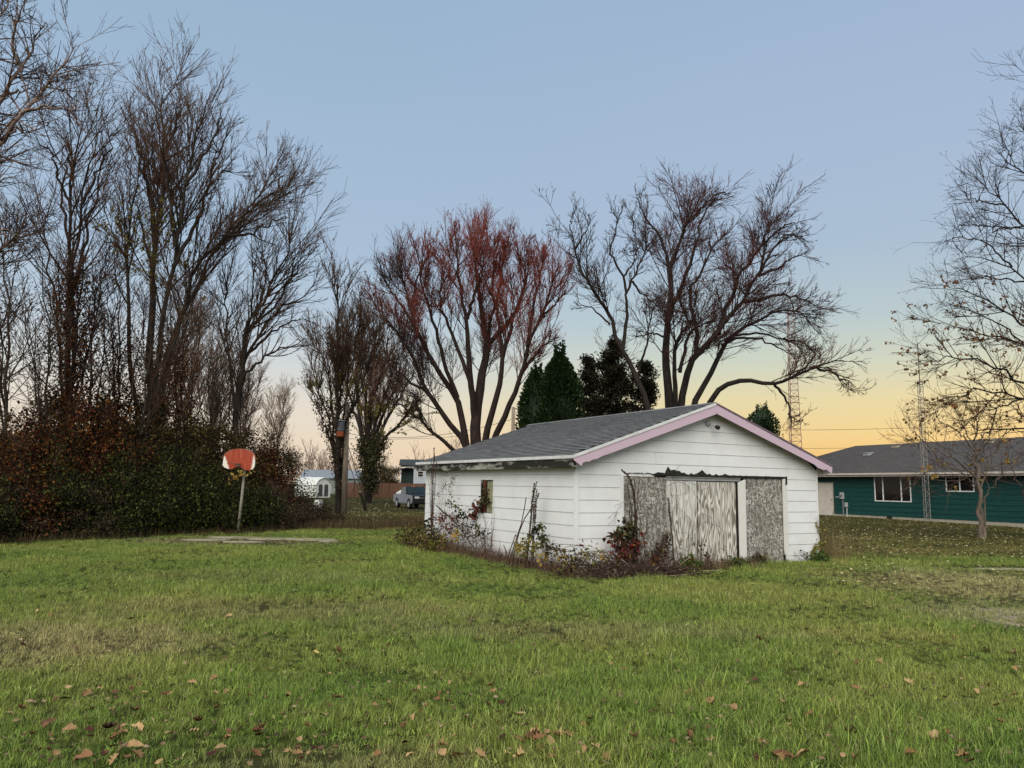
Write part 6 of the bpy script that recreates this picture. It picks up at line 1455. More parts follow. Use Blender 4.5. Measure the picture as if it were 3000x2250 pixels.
# red creeper
vine('red_creeper', 'deep red creeper at the foot of the bent mullein stalk', [pz('f', ZC, [(390, 1400), (330, 1150), (200, 950), (100, 920)], .4), pz('f', ZC, [(380, 1400), (300, 1200), (130, 1150), (40, 1220)], .4), pz('f', ZC, [(420, 1380), (380, 1100), (300, 850), (250, 780)], .35), pz('f', ZC, [(400, 1400), (560, 1180), (640, 1200)], .35)], .007,
     [(pz('f', ZC, [(110, 1030), (150, 1050), (130, 1120), (160, 1150), (40, 1220), (130, 1270), (300, 1050), (330, 1080), (400, 1050), (250, 1200), (330, 1200), (420, 1180), (380, 1280), (230, 1180)], .42), 230, .085, .10, 'red'), (pz('f', ZC, [(130, 930), (200, 910), (110, 980), (250, 960), (300, 880), (290, 800), (240, 780), (320, 930)], .4), 150, .06, .11, 'ivy'), (pz('f', ZC, [(350, 1050), (300, 1030), (640, 1340), (680, 1330), (620, 1260), (800, 1260)], .42), 70, .06, .09, 'rust'), (pz('f', ZC, [(190, 1360), (90, 1400), (240, 1410)], .6), 16, .04, .09, 'yellow')], 38, None)
vine('brown_vine', 'brown withered vine climbing the lower chipboard panel', [pz('f', ZC, [(680, 1330), (690, 1000), (680, 780), (675, 570)], .06), pz('f', ZC, [(460, 1100), (540, 850), (550, 680), (590, 600)], .05), pz('f', ZC, [(450, 780), (480, 680), (560, 640), (660, 640), (690, 720)], .06), pz('f', ZC, [(480, 1100), (560, 800), (565, 650)], .05), pz('f', ZC, [(720, 1300), (740, 1050), (830, 900)], .08)], .0055,
     [(pz('f', ZC, [(730, 1100), (780, 1080), (820, 1000), (840, 950), (760, 1160), (700, 1180), (660, 1230), (760, 1250), (800, 1180)], .14), 420, .06, .05, 'brown')], 39, None)
vine('door_vine', 'thin bare vines spread over the plywood doors', [pz('f', ZC, [(1080, 1300), (1080, 1100), (1180, 1055), (1250, 1150), (1280, 1290)], .03), pz('f', ZC, [(1180, 1100), (1180, 760), (1060, 620), (940, 540), (870, 560)], .02), pz('f', ZC, [(1100, 1000), (1200, 850), (1380, 740), (1560, 830), (1640, 920)], .02), pz('f', ZC, [(1250, 700), (1300, 630), (1450, 700), (1560, 830)], .02), pz('f', ZC, [(830, 260), (950, 190), (1080, 220), (1180, 320), (1240, 380), (1290, 500)], .03), pz('f', ZC, [(900, 130), (960, 330), (950, 480), (930, 560)], .03), pz('f', ZC, [(880, 190), (870, 350), (920, 460)], .03), pz('f', ZC, [(890, 850), (1000, 910), (1120, 910)], .02), pz('f', ZC, [(950, 170), (1100, 190), (1240, 250), (1500, 200)], .03), pz('f', ZC, [(1280, 320), (1400, 280), (1480, 200)], .02), pz('f', ZC, [(870, 380), (1000, 380), (1100, 350)], .02)], .0042, [], 40, None, stalk_mat)
vine('wall_tendril', 'hanging bare tendrils on the white boards left of the door', [pz('f', ZC, [(290, 440), (190, 490), (130, 600), (110, 680)], .1), pz('f', ZC, [(130, 600), (60, 660), (0, 720)], .1), pz('f', ZC, [(110, 660), (60, 760), (0, 800)], .1), pz('f', ZC, [(130, 620), (100, 790)], .1), pz('f', ZC, [(180, 500), (80, 530)], .1), pz('f', ZC, [(930, 90), (950, 30), (1000, -30)], .05)], .004, [], 41, None, stalk_mat)
# debris heap
r = np.random.default_rng(12); base = on_front(1840, 1672, .75); base[2] = 0
heap = thing('brush_pile', 'dark heap of dead twigs and leaves in front of the chipboard panel', 'brush pile', tuple(base), GA)
n = 260; P = []
for i in range(n):
    c = np.array([r.uniform(-1.3, 1.35), r.normal(0, .2), abs(r.normal(0, .1)) + .02]); c[2] *= 1.1 - abs(c[0]) / 2.2; a = r.normal(0, .5); l = r.uniform(.12, .5); d = np.array([math.cos(a), math.sin(a) * .6, r.normal(0, .22)]) * l; P.append(resample([c - d, c + r.normal(0, .02, 3), c + d], 5))
P = np.stack(P); P[:, :, 2] = np.maximum(P[:, :, 2], .005); V, Q = tubes(P, np.full((n, 5), .0055) * r.uniform(.6, 1.8, (n, 1)), 4); add('twigs', mesh_np('twigs', V, Q), stalk_mat, heap, 'stuff')
n = 1500; p = np.stack([r.uniform(-1.4, 1.4, n), r.normal(0, .24, n), np.abs(r.normal(0, .085, n)) + .01], 1); V, Q = leaves(r, p, .055, .2, .7); add('dead_leaves', mesh_np('dead_leaves', V, Q), per_piece('dark_dead_leaf', [C(.03, .018, .012), C(.06, .035, .022), C(.13, .085, .055), C(.022, .016, .012), C(.24, .19, .13)], .8), heap, 'stuff')
tg = []
for i in range(150):
    x0 = r.uniform(-.9, 3.3); x1 = x0 + r.normal(0, .55); hgt = abs(r.normal(.22, .16)) + .05; y0, y1 = -r.uniform(.1, .75), -r.uniform(.1, .8)
    tg.append(resample([garage_pt(x0, y0, -.01), garage_pt((x0 * 2 + x1) / 3, (y0 + y1) / 2, hgt), garage_pt((x0 + x1 * 2) / 3 + r.normal(0, .08), (y0 + y1) / 2 + r.normal(0, .08), hgt * r.uniform(.5, 1.1)), garage_pt(x1, y1, r.uniform(.02, .12))], 9, i, .012))
P = np.stack(tg); R = np.full((len(tg), 9), .0036) * r.uniform(.6, 1.5, (len(tg), 1)); B, RB = grow(r, P, R, 2.2, .2, 1, (.1, .25), .06, .25, (25, 60), .03, .15, 4, .003, .0018)
V, Q = merge([tubes(P, R, 4), tubes(B, RB, 3)]); bs = np.array(garage_pt(1.2, -.45)); tgo = thing('cane_tangle', 'loose tangle of thin bare canes along the foot of the gable wall', 'canes', tuple(bs)); add('canes', mesh_np('canes', V - bs, Q), cane_mat, tgo, 'stuff')
p = along(r, B, 420); V, Q = leaves(r, p - bs, .055, .5, .7); add('withered_leaves', mesh_np('withered_leaves', V, Q), LM['olive'], tgo, 'stuff')
# litter strip at the foot of the side wall
n = 3200; y = r.uniform(-.3, D + .5, n); x = -np.abs(r.normal(0, .24, n)) - .03; z = np.abs(r.normal(0, .055, n)) + .005; p = np.stack([garage_pt(a, b, c) for a, b, c in zip(x, y, z)]); V, Q = leaves(r, p, .05, .2, .7)
tag(add('dead_leaf_strip', mesh_np('dead_leaf_strip', V, Q), per_piece('wall_foot_leaf', [C(.035, .02, .014), C(.075, .042, .026), C(.15, .10, .06), C(.03, .022, .014)], .8)), 'strip of dead brown leaves along the foot of the side wall', 'leaf litter', kind='stuff')
n = 2600; y = r.uniform(-.2, D, n); x = -np.abs(r.normal(.15, .28, n)) - .05; pos = np.stack([garage_pt(a, b, 0) for a, b in zip(x, y)]); V, Q, T = blades(r, pos, .34, .007, .5); tag(add('dead_stems', mesh_np('dead_stems', V, Q, T), per_piece('dead_brown_stem', [C(.06, .032, .022), C(.11, .06, .04), C(.17, .11, .07), C(.045, .026, .018)], .8)), 'thicket of thin dead brown stems along the side wall', 'dead stems', kind='stuff')
n = 900; x = r.uniform(3.0, 4.75, n); y = -np.abs(r.normal(.1, .22, n)) - .04; pos = np.stack([garage_pt(a, b, 0) for a, b in zip(x, y)]); V, Q, T = blades(r, pos, .24, .006, .8); tag(add('dead_stems', mesh_np('dead_stems', V, Q, T), per_piece('tan_dead_stem', [C(.10, .055, .035), C(.17, .11, .06), C(.25, .19, .11), C(.06, .035, .024)], .8)), 'tan dead grass stems in front of the plywood doors', 'dead stems', kind='stuff')
n = 900; x = r.normal(W + .55, .3, n); y = r.normal(.7, .5, n); pos = np.stack([garage_pt(a, b, 0) for a, b in zip(x, y)]); V, Q, T = blades(r, pos, .85, .007, .45); tag(add('dry_grass', mesh_np('dry_grass', V, Q, T), per_piece('tan_tall_grass', [C(.15, .095, .045), C(.22, .16, .08), C(.12, .10, .04)], .8)), 'tall tan dry grass at the right corner of the garage', 'dry grass', kind='stuff')
# fallen branches on the grass in front
for px, rad, lab, mt_, off in (([(0, 1445), (200, 1480), (330, 1500)], .008, 'thin pale fallen branch at the left end of the brush pile', pale_stem, .95), ([(190, 1270), (350, 1410), (480, 1480), (650, 1535)], .011, 'pale branch slanting down across the red creeper', pale_stem, .85), ([(300, 1580), (500, 1550), (800, 1545), (1150, 1550)], .011, 'long grey branch lying in front of the brush pile', pale_stem, 1.15), ([(1150, 1550), (1300, 1570), (1430, 1580)], .018, 'short black branch lying on the bare patch', stalk_mat, 1.15),
                               ([(1330, 1530), (1480, 1510), (1590, 1490)], .014, 'pale bark strip lying below the plywood door', pale_stem, .8), ([(700, 1530), (930, 1390), (1160, 1240)], .011, 'straight stick slanting up to the right across the doors', pale_stem, .6), ([(640, 1420), (740, 1360)], .008, 'short pale twig sticking out of the brush pile', pale_stem, .8), ([(900, 1480), (1080, 1480)], .007, 'thin pale twig beside the green weed', pale_stem, .8)):
    l = pz('f', ZC, px, off)
    for q_ in l: q_[2] = max(q_[2], rad + .012)
    if 'slanting' in lab: l[-1 if 'down' in lab else 0][2] = rad
    tag(MB().tube([tuple(resample(l, 8, 3, .008)[k]) for k in range(8)], [rad * (1 - .4 * k / 8) for k in range(8)], 6).build('fallen_branch', mt_), lab, 'branch', 'fallen branches in front of the garage')
# green weeds
vine('green_weed', 'leafy green weed in front of the left plywood door', canes('f', ZC, 26, (1030, 1330), (1260, 1420), (.25, .5), 45), .004, [(pz('f', ZC, [(1100, 1310), (1150, 1340), (1220, 1330), (1080, 1390), (1180, 1420), (1250, 1400), (1280, 1470)], .4), 520, .06, .085, 'weed'), (pz('f', ZC, [(1130, 1320), (1200, 1360)], .4), 120, .06, .07, 'yelgreen')], 45, None, cat='weed', group='green weeds at the garage door')
vine('green_weed', 'dark green weed clump at the foot of the white jamb board', canes('f', ZD, 24, (180, 480), (790, 900), (.15, .4), 46), .004, [(pz('f', ZD, [(230, 850), (300, 830), (350, 880), (420, 860), (260, 930), (380, 930), (460, 900)], .3), 620, .07, .07, 'weed')], 46, None, cat='weed', group='green weeds at the garage door')
vine('green_weed', 'yellowish weed at the foot of the right chipboard panel', canes('f', ZD, 26, (500, 900), (700, 880), (.1, .3), 47), .004, [(pz('f', ZD, [(560, 780), (640, 760), (700, 740), (740, 790), (600, 850), (700, 870), (800, 890)], .22), 420, .06, .05, 'ivy'), (pz('f', ZD, [(730, 760), (760, 800)], .2), 60, .05, .05, 'yelgreen')], 47, None, cat='weed', group='green weeds at the garage door')
vine('green_weed', 'bushy green weed at the right corner of the garage', canes('f', ZD, 26, (1320, 1750), (690, 860), (.1, .4), 48), .004, [(pz('f', ZD, [(1600, 760), (1660, 730), (1720, 760), (1570, 810), (1680, 800), (1750, 800)], .3), 460, .065, .075, 'weed'), (pz('f', ZD, [(1380, 660), (1430, 700), (1470, 710)], .1), 24, .03, .06, 'ivy')], 48, None, cat='weed', group='green weeds at the garage door')
vine('yellow_creeper', 'creeper with yellow leaves climbing the right corner of the garage', [pz('f', ZD, [(1690, 800), (1670, 550), (1660, 350), (1645, 150), (1625, 60)], .06), pz('f', ZD, [(1600, 650), (1560, 600), (1600, 500), (1640, 430)], .06)], .006, [(pz('f', ZD, [(1670, 200), (1665, 260), (1680, 350), (1680, 450), (1700, 530), (1700, 640), (1620, 570), (1590, 590), (1560, 650)], .08), 110, .035, .08, 'yelgreen')], 49, None)
tag(MB().tube([tuple(q_) for q_ in resample(pz('f', ZD, [(1690, 640), (1760, 300), (1880, 40), (1940, -160)], -.3), 8)], .006, 5).build('bare_sapling', stalk_mat), 'thin bare sapling stems right of the garage corner', 'sapling')
# yellow leaves hanging at the hoop
vine('hoop_creeper', 'yellow leaves on a vine hanging under the red backboard', [[np.array(at(725, 1420, hb[1] + .05)), np.array(at(705, 1395, hb[1] - .1)), np.array(at(690, 1388, hb[1] - .1))], [np.array(at(700, 1392, hb[1] - .1)), np.array(at(680, 1400, hb[1] - .15)), np.array(at(665, 1415, hb[1] - .15))]], .006, [([at(u, v, hb[1] - .15) for u, v in ((668, 1414), (675, 1402), (682, 1396), (692, 1403), (698, 1386), (710, 1386), (727, 1385), (742, 1386), (690, 1398), (738, 1383))], 34, .03, .13, 'yellow')], 50, None)
# ================================================================ lawn grass: tufts scattered by geometry nodes
tcol = bpy.data.collections.new('grass_tufts')
r = np.random.default_rng(14)
for k in range(7):
    n = 34; rad = .085; a = r.uniform(0, 6.28, n); q_ = rad * np.sqrt(r.random(n)); pos = np.stack([np.cos(a) * q_, np.sin(a) * q_, np.full(n, -.01)], 1)
    V, Q, T = blades(r, pos, (.088, .095, .078, .10, .07, .055, .16)[k], (.0042, .0038, .0046, .0042, .005, .014, .005)[k], (.95, .8, 1.2, .7, 1.3, 1.5, .6)[k], 4)
    me = mesh_np('grass_tuft', V, Q, T, True); me.materials.append(MAT['grass']); o = bpy.data.objects.new('grass_tuft', me); tcol.objects.link(o)
xs = np.arange(-24, 27, .3); ys = np.concatenate([np.arange(2.6, 12, .25), np.arange(12, 52, .4)])
em = grid_mesh('lawn_grass', xs, ys, .0); jr = np.random.default_rng(2)
co = np.zeros(len(em.vertices) * 3, np.float32); em.vertices.foreach_get('co', co); co = co.reshape(-1, 3); X, Y = co[:, 0], co[:, 1]
inside = (np.abs(X) < .70 * Y + 2.2).astype(float)
dens = 210 * np.clip(9.0 / np.maximum(Y, 1), .0, 1.35) ** 1.05 * inside
dens *= np.where(Y > 30, .55, 1.0)
lx = (X - G0[0]) * GX[0] + (Y - G0[1]) * GX[1]; ly = (X - G0[0]) * GY[0] + (Y - G0[1]) * GY[1]
dens[(lx > -.15) & (lx < W + .1) & (ly > -.05) & (ly < D + .1)] = 0
dens *= np.where((lx > .3) & (lx < 5.0) & (ly > -1.1) & (ly < 0), .25, 1)
eg = np.array([on_ground(u, v) for u, v in edge_u + [(1071, 1549), (1245, 1540)]]); ang_e = np.degrees(np.arctan2(eg[:, 0], eg[:, 1])); rad_e = np.hypot(eg[:, 0], eg[:, 1])
az = np.degrees(np.arctan2(X, Y)); rr = np.hypot(X, Y); lim = np.interp(az, ang_e, rad_e)
beyond = (az < ang_e[-3]) & (rr > lim + .35); dens[beyond] *= .06
hsc = np.ones(len(X)) * .95
for cx, cy, rx, ry, f, g in ((-4.9, 8.3, 1.7, 1.1, .75, .75), (-.9, 4.9, .8, .4, .8, .75), (9.2, 14.6, 2.6, 2.6, .6, .75), (6.9, 10.9, 1.0, 1.0, .8, .8), (-8.0, 22.4, 2.6, 1.0, .30, .7), (11.5, 18.2, 2.0, .5, .3, .7), (3.2, 15.2, 1.2, .5, .4, .7)):
    k = np.clip(1.6 - np.hypot((X - cx) / rx, (Y - cy) / ry), 0, 1); dens *= 1 - (1 - f) * k; hsc *= 1 - (1 - g) * k
far_right = (X > 3) & (Y > 20.5); hsc[far_right] *= .65; hsc[Y > 29] *= .8
hsc *= np.clip(.85 + .3 * np.sin(X * 1.3 + 2 * np.sin(Y * .9)) * np.sin(Y * 1.1 + X * .4), .6, 1.2)
hsc *= jr.uniform(.62, 1.38, len(hsc)); dens *= jr.uniform(.55, 1.4, len(dens))
wallside = (lx > 4.6) & (lx < W + .6) & (ly > -.75) & (ly < .2); hsc[wallside] *= 1.6; dens[wallside] *= 1.4
for nm, arr in (('dens', dens), ('hs', hsc)):
    at_ = em.attributes.new(nm, 'FLOAT', 'POINT'); at_.data.foreach_set('value', arr.astype(np.float32))
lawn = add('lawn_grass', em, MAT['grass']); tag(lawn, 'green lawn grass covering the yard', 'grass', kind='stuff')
ng = bpy.data.node_groups.new('scatter_grass', 'GeometryNodeTree')
ng.interface.new_socket('Geometry', in_out='INPUT', socket_type='NodeSocketGeometry'); ng.interface.new_socket('Geometry', in_out='OUTPUT', socket_type='NodeSocketGeometry')
gi = ng.nodes.new('NodeGroupInput'); go = ng.nodes.new('NodeGroupOutput')
dp = ng.nodes.new('GeometryNodeDistributePointsOnFaces'); na = ng.nodes.new('GeometryNodeInputNamedAttribute'); na.data_type = 'FLOAT'; na.inputs['Name'].default_value = 'dens'
ng.links.new(gi.outputs[0], dp.inputs['Mesh']); ng.links.new(na.outputs['Attribute'], dp.inputs['Density']); dp.inputs['Seed'].default_value = 3
ci = ng.nodes.new('GeometryNodeCollectionInfo'); ci.inputs['Collection'].default_value = tcol; ci.inputs['Separate Children'].default_value = True; ci.inputs['Reset Children'].default_value = True
ip = ng.nodes.new('GeometryNodeInstanceOnPoints'); ip.inputs['Pick Instance'].default_value = True
ng.links.new(dp.outputs['Points'], ip.inputs['Points']); ng.links.new(ci.outputs[0], ip.inputs['Instance'])
rv = ng.nodes.new('FunctionNodeRandomValue'); rv.data_type = 'FLOAT_VECTOR'; rv.inputs[0].default_value = (-.16, -.16, 0); rv.inputs[1].default_value = (.16, .16, 6.28); ng.links.new(rv.outputs[0], ip.inputs['Rotation'])
rs = ng.nodes.new('FunctionNodeRandomValue'); rs.data_type = 'FLOAT'; rs.inputs[2].default_value = .65; rs.inputs[3].default_value = 1.3
ri = ng.nodes.new('FunctionNodeRandomValue'); ri.data_type = 'INT'; ri.inputs[4].default_value = 0; ri.inputs[5].default_value = 41
mi = ng.nodes.new('FunctionNodeRandomValue')
na2 = ng.nodes.new('GeometryNodeInputNamedAttribute'); na2.data_type = 'FLOAT'; na2.inputs['Name'].default_value = 'hs'
mu = ng.nodes.new('ShaderNodeMath'); mu.operation = 'MULTIPLY'; ng.links.new(rs.outputs[1], mu.inputs[0]); ng.links.new(na2.outputs['Attribute'], mu.inputs[1]); ng.links.new(mu.outputs[0], ip.inputs['Scale'])
md = ng.nodes.new('ShaderNodeMath'); md.operation = 'MINIMUM'; md.inputs[1].default_value = 6
# ordinary tufts far more often than tall ones
m2_ = ng.nodes.new('ShaderNodeMath'); m2_.operation = 'MODULO'; m2_.inputs[1].default_value = 6.0; ng.links.new(ri.outputs[2], m2_.inputs[0])
cmp_ = ng.nodes.new('ShaderNodeMath'); cmp_.operation = 'GREATER_THAN'; cmp_.inputs[1].default_value = 39.5; ng.links.new(ri.outputs[2], cmp_.inputs[0])
mx_ = ng.nodes.new('ShaderNodeMath'); mx_.operation = 'MULTIPLY_ADD'; mx_.inputs[1].default_value = 6.0; ng.links.new(cmp_.outputs[0], mx_.inputs[0]); ng.links.new(m2_.outputs[0], mx_.inputs[2]); ng.links.new(mx_.outputs[0], md.inputs[0])
ng.links.new(md.outputs[0], ip.inputs['Instance Index'])
ng.links.new(ip.outputs[0], go.inputs[0])
mod = lawn.modifiers.new('scatter', 'NODES'); mod.node_group = ng

# ================================================================ fallen leaves
def oak_leaf(seed, curl, lob=1.0):
    r = np.random.default_rng(seed); n = 9; L, Rr = [], []
    for k in range(n):
        t = k / (n - 1); env = .30 * math.sin(math.pi * min(1, .12 + t * .92)) ** .8; lobe = (1 + .28 * lob if k % 2 else 1 - .45 * lob) if 0 < k < n - 1 else .12
        y = t; L.append((-env * lobe * r.uniform(.85, 1.15), y)); Rr.append((env * lobe * r.uniform(.85, 1.15), y + r.uniform(-.03, .03)))
    c1, c2, tw_ = curl * r.uniform(.6, 1.4), curl * r.uniform(-.6, 1.2), r.uniform(-.3, .3); V = []
    def B(x, y): return (x, y - .5, .06 + c1 * (x * 2.4) ** 2 + c2 * ((y - .5) * 1.2) ** 2 + tw_ * x * (y - .5))
    for k in range(n): V += [B(*L[k]), B(0, (L[k][1] + Rr[k][1]) / 2), B(*Rr[k])]
    F = []
    for k in range(n - 1): F += [(3 * k, 3 * k + 1, 3 * k + 4, 3 * k + 3), (3 * k + 1, 3 * k + 2, 3 * k + 5, 3 * k + 4)]
    b = len(V); V += [B(-.012, 0), B(.012, 0), (.0, -.72, .03)]; F.append((b, b + 1, b + 2))
    me = bpy.data.meshes.new('fallen_leaf'); me.from_pydata(V, [], F); me.polygons.foreach_set('use_smooth', [True] * len(F)); return me


def leaf_mat(name, c1, c2):
    m, t, b = new_mat(name); b.inputs['Roughness'].default_value = .75; b.inputs['Specular IOR Level'].default_value = .15
    oi = nd(t, 'ShaderNodeObjectInfo'); n = noise(t, coords(t, 'Object'), 3, 4); f = math_n(t, 'ADD', math_n(t, 'MULTIPLY', n, .5), math_n(t, 'MULTIPLY', oi.outputs['Random'], .5))
    t.links.new(ramp(t, [(.25, c1), (.75, c2)], f), b.inputs['Base Color']); return m


FL = {'tan': leaf_mat('tan_oak_leaf', C(.19, .105, .042), C(.44, .29, .14)), 'brown': leaf_mat('brown_oak_leaf', C(.085, .040, .020), C(.21, .105, .05)), 'dark': leaf_mat('dark_red_oak_leaf', C(.035, .012, .010), C(.085, .026, .016)), 'yellow': leaf_mat('yellow_maple_leaf', C(.42, .28, .06), C(.55, .42, .15))}
LMESH = {}
for c in FL:
    for k in range(7):
        me = oak_leaf(100 + k * 7 + len(c), (.10, .28, .18, .42, .55, .30, .6)[k], (1, .8, .3, 1, .7, .1, .4)[k]); me.materials.append(FL[c]); LMESH[(c, k)] = me
ZG1, ZG2, ZG3 = (0, 1550, 2.212), (1000, 1550, 2.212), (2000, 1550, 2.212)
seen = [(ZG1, [(30, 310, 'dark'), (240, 540, 'tan'), (330, 585, 'tan'), (60, 670, 'tan'), (370, 730, 'tan'), (680, 735, 'tan'), (860, 740, 'tan'), (840, 600, 'dark'), (930, 580, 'dark'), (1220, 440, 'dark'), (1480, 580, 'tan'), (1885, 645, 'dark'), (2050, 825, 'yellow'), (2190, 815, 'brown'), (1875, 905, 'brown'), (1380, 990, 'tan'), (1245, 1030, 'tan'), (1460, 1080, 'tan'), (1395, 1100, 'tan'), (1405, 1180, 'brown'), (1620, 1120, 'tan'), (1725, 1110, 'tan'), (1870, 1115, 'tan'), (2100, 1255, 'dark'),
              (850, 1060, 'brown'), (935, 1090, 'tan'), (1070, 1095, 'brown'), (745, 1085, 'brown'), (995, 1150, 'dark'), (680, 1140, 'dark'), (365, 1130, 'brown'), (420, 1130, 'dark'), (470, 1150, 'tan'), (215, 1135, 'tan'), (720, 1190, 'tan'), (830, 1160, 'tan'), (875, 1205, 'brown'), (885, 1255, 'tan'), (600, 1190, 'brown'), (315, 1290, 'brown'), (445, 1340, 'tan'), (210, 1355, 'tan'), (710, 1320, 'dark'), (780, 1330, 'tan'), (735, 1380, 'brown'), (880, 1320, 'tan'), (790, 1460, 'tan'), (870, 1450, 'tan'), (1260, 1350, 'tan'), (1470, 1405, 'tan'), (1430, 1440, 'tan'), (1260, 1480, 'brown'), (1030, 1530, 'tan'), (870, 1520, 'tan'), (740, 1530, 'tan'), (540, 1525, 'brown'), (610, 1535, 'tan'), (670, 1510, 'brown'), (1840, 1480, 'tan'), (1920, 1485, 'tan'), (1925, 1410, 'tan'), (2050, 1375, 'tan'), (1985, 1320, 'tan'), (2010, 1500, 'tan'), (2180, 1130, 'brown'), (2140, 1180, 'brown'), (140, 780, 'dark'), (480, 790, 'brown'), (790, 780, 'tan'), (560, 1080, 'tan'), (440, 1060, 'tan'), (1340, 600, 'dark'), (1100, 1080, 'tan')]),
        (ZG2, [(115, 455, 'dark'), (270, 450, 'dark'), (760, 480, 'tan'), (1440, 470, 'yellow'), (305, 780, 'brown'), (30, 900, 'brown'), (1745, 890, 'tan'), (1830, 935, 'brown'), (1705, 940, 'tan'), (500, 1065, 'tan'), (690, 1140, 'brown'), (620, 1130, 'brown'), (310, 1165, 'tan'), (215, 1160, 'tan'), (455, 1250, 'tan'), (570, 1255, 'tan'), (495, 1265, 'brown'), (410, 1310, 'brown'), (1150, 1215, 'tan'), (1620, 1270, 'brown'), (1575, 1300, 'tan'), (1600, 1300, 'brown'), (1045, 1385, 'dark'), (1250, 1375, 'tan'), (1330, 1335, 'tan'), (1290, 1400, 'brown'), (1350, 1410, 'tan'), (1410, 1370, 'tan'), (1460, 1370, 'tan'), (1160, 1405, 'tan'), (1210, 1395, 'brown'), (1305, 1450, 'tan'), (735, 1385, 'tan'), (660, 1435, 'tan'), (650, 1490, 'tan'), (750, 1490, 'tan'), (905, 1485, 'tan'), (1080, 1490, 'tan'), (1160, 1530, 'tan'), (1370, 1530, 'tan'), (225, 1500, 'tan'), (1640, 1460, 'tan'), (1890, 1400, 'tan'), (2140, 1405, 'brown'), (2030, 1200, 'tan'), (2055, 1170, 'brown'), (2190, 1050, 'tan'), (980, 1090, 'tan'), (1260, 660, 'tan'), (1180, 570, 'tan'), (900, 720, 'tan'), (2150, 725, 'tan'), (1550, 600, 'brown'), (1750, 640, 'brown'), (1200, 640, 'brown')]),
        (ZG3, [(1320, 320, 'tan'), (1435, 340, 'tan'), (910, 390, 'dark'), (1110, 440, 'dark'), (930, 480, 'dark'), (1465, 580, 'tan'), (715, 650, 'yellow'), (800, 670, 'dark'), (500, 740, 'brown'), (650, 795, 'tan'), (830, 790, 'tan'), (1075, 820, 'yellow'), (1010, 825, 'tan'), (1400, 770, 'tan'), (1490, 760, 'brown'), (1570, 800, 'tan'), (1760, 720, 'brown'), (1890, 650, 'tan'), (1830, 855, 'tan'), (1970, 820, 'brown'), (2160, 930, 'tan'), (1280, 890, 'tan'), (470, 1000, 'brown'), (765, 1030, 'tan'), (1465, 1010, 'tan'), (1980, 1030, 'dark'), (1910, 1085, 'tan'), (2150, 1110, 'tan'), (2040, 1170, 'tan'), (965, 1150, 'brown'), (1120, 1060, 'brown'), (330, 1180, 'tan'), (640, 1160, 'tan'), (180, 1145, 'tan'), (40, 1090, 'brown'), (560, 1280, 'brown'), (615, 1260, 'tan'), (700, 1260, 'brown'), (820, 1245, 'brown'), (70, 1335, 'tan'), (150, 1300, 'brown'), (210, 1400, 'tan'), (525, 1410, 'brown'), (500, 1390, 'tan'), (640, 1500, 'brown'), (700, 1510, 'brown'), (740, 1520, 'brown'), (600, 1520, 'brown'), (480, 1500, 'dark'), (780, 1480, 'tan'), (1040, 1510, 'tan'), (1125, 1510, 'tan'), (1100, 1350, 'brown'), (1820, 1525, 'tan'), (1860, 1535, 'brown'), (1640, 1370, 'tan'), (30, 650, 'tan'), (40, 860, 'dark'), (1210, 1210, 'tan')])]
pl = {'tan': 'tan', 'brown': 'brown', 'dark': 'maroon', 'yellow': 'yellow'}
n_leaf = 0; lv = []
lr_ = random.Random(4)
extra = [(lr_.uniform(20, 6600), lr_.triangular(820, 1540, 1500), lr_.choice(['tan', 'brown', 'brown', 'dark', 'tan'])) for _ in range(95)]
seen.append(((0, 1550, 2.212), extra))
for z, pts in seen:
    for x, y, c in pts:
        u, v = z[0] + x / z[2], z[1] + y / z[2]; p = on_ground(u, v + 4)
        o = bpy.data.objects.new('fallen_leaf', LMESH[(c, lr_.randrange(7))]); link(o); s_ = lr_.uniform(.045, .10) * (1.15 if y > 1200 else 1.0) * (.75 if pts is extra else 1); o.scale = (s_,) * 3
        o.location = (p[0], p[1], p[2] + .038 + lr_.uniform(-.015, .018)); o.rotation_euler = (lr_.uniform(-.55, .55), lr_.uniform(-.55, .55), lr_.uniform(0, 6.28))
        col_ = next(n_ for lim_, n_ in ((330, 'below the left thicket'), (820, 'below the hoop'), (1240, 'below the pickup'), (1560, 'below the side window'), (1840, 'below the garage corner'), (2330, 'below the garage door'), (9999, 'below the green house')) if u < lim_)
        dep = 'at the bottom edge' if v > 2130 else 'in the near lawn' if v > 2000 else 'in the middle lawn' if v > 1850 else 'in the far lawn'
        size_ = 'large' if s_ > .08 else 'small'; lv.append((f'{size_} {pl[c]}', dep, col_, u, o))
byk = {}
for look, dep, col_, u, o in lv: byk.setdefault((look, dep, col_), []).append((u, o))
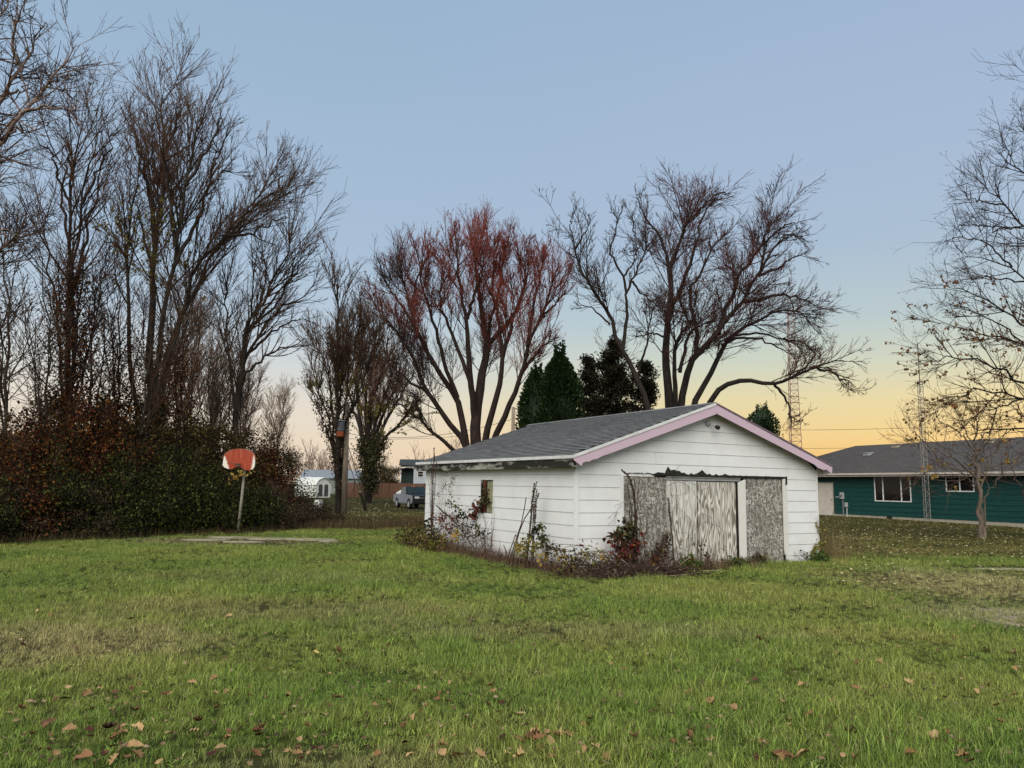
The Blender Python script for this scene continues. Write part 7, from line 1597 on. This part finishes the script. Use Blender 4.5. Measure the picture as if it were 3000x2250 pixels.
ordn = ['leftmost', 'second from left', 'third from left', 'fourth from left', 'fifth from left', 'sixth from left', 'seventh from left', 'eighth from left', 'ninth from left', 'tenth from left', 'eleventh from left', 'twelfth from left', 'thirteenth from left', 'rightmost']
for (look, dep, col_), ls in byk.items():
    ls.sort(key=lambda q: q[0])
    for k, (u, o) in enumerate(ls):
        tag(o, f'{look} fallen leaf on the grass {dep} {col_}' if len(ls) == 1 else f'{ordn[min(k, 13)]} of the {look} leaves {dep} {col_}', 'leaf', 'fallen oak leaves on the lawn')
# small leaves nobody could count
def scatter_leaves(name, label, n, sampler, size, mat, seed):
    r = np.random.default_rng(seed); pos = []
    while len(pos) < n:
        p = sampler(r)
        if p is None: continue
        pos.append((p[0], p[1], float(height(p[0], p[1])) + r.uniform(.03, .06)))
    pos = np.array(pos); V, Q = leaves(r, pos, size, 0., .8); V = V.reshape(-1, 4, 3); V[:, :, 2] = pos[:, None, 2] + (V[:, :, 2] - pos[:, None, 2]) * .45; tag(add(name, mesh_np(name, V.reshape(-1, 3), Q), mat), label, 'leaves', kind='stuff')


pale_leaf = per_piece('pale_yellow_fallen_leaf', [C(.36, .31, .14), C(.48, .42, .24), C(.30, .22, .09), C(.20, .13, .06)], .7)


def s_right(r):
    u, v = r.uniform(2410, 3080), 1512 + abs(r.normal(0, 1)) * 75
    p = on_ground(u, min(v, 1760)); l = (p[:2] - G0[:2]) @ GX; q2 = (p[:2] - G0[:2]) @ GY
    return None if (-.1 < l < W + .2 and -.2 < q2 < D) else p


def s_left(r): return on_ground(r.uniform(1000, 1250), r.uniform(1458, 1535))
def s_all(r): return on_ground(r.uniform(-60, 3060), r.uniform(1620, 2250))


scatter_leaves('fallen_leaf_scatter', 'many small yellow leaves on the lawn before the green house', 1900, s_right, .072, pale_leaf, 1)
scatter_leaves('fallen_leaf_scatter', 'small leaves on the far lawn before the pickup', 900, s_left, .11, pale_leaf, 2)
scatter_leaves('leaf_crumbs', 'scattered crumbs of brown leaves in the lawn', 1300, s_all, .045, per_piece('leaf_crumb', [C(.06, .03, .018), C(.16, .10, .055), C(.30, .22, .13), C(.03, .018, .012)], .8), 3)
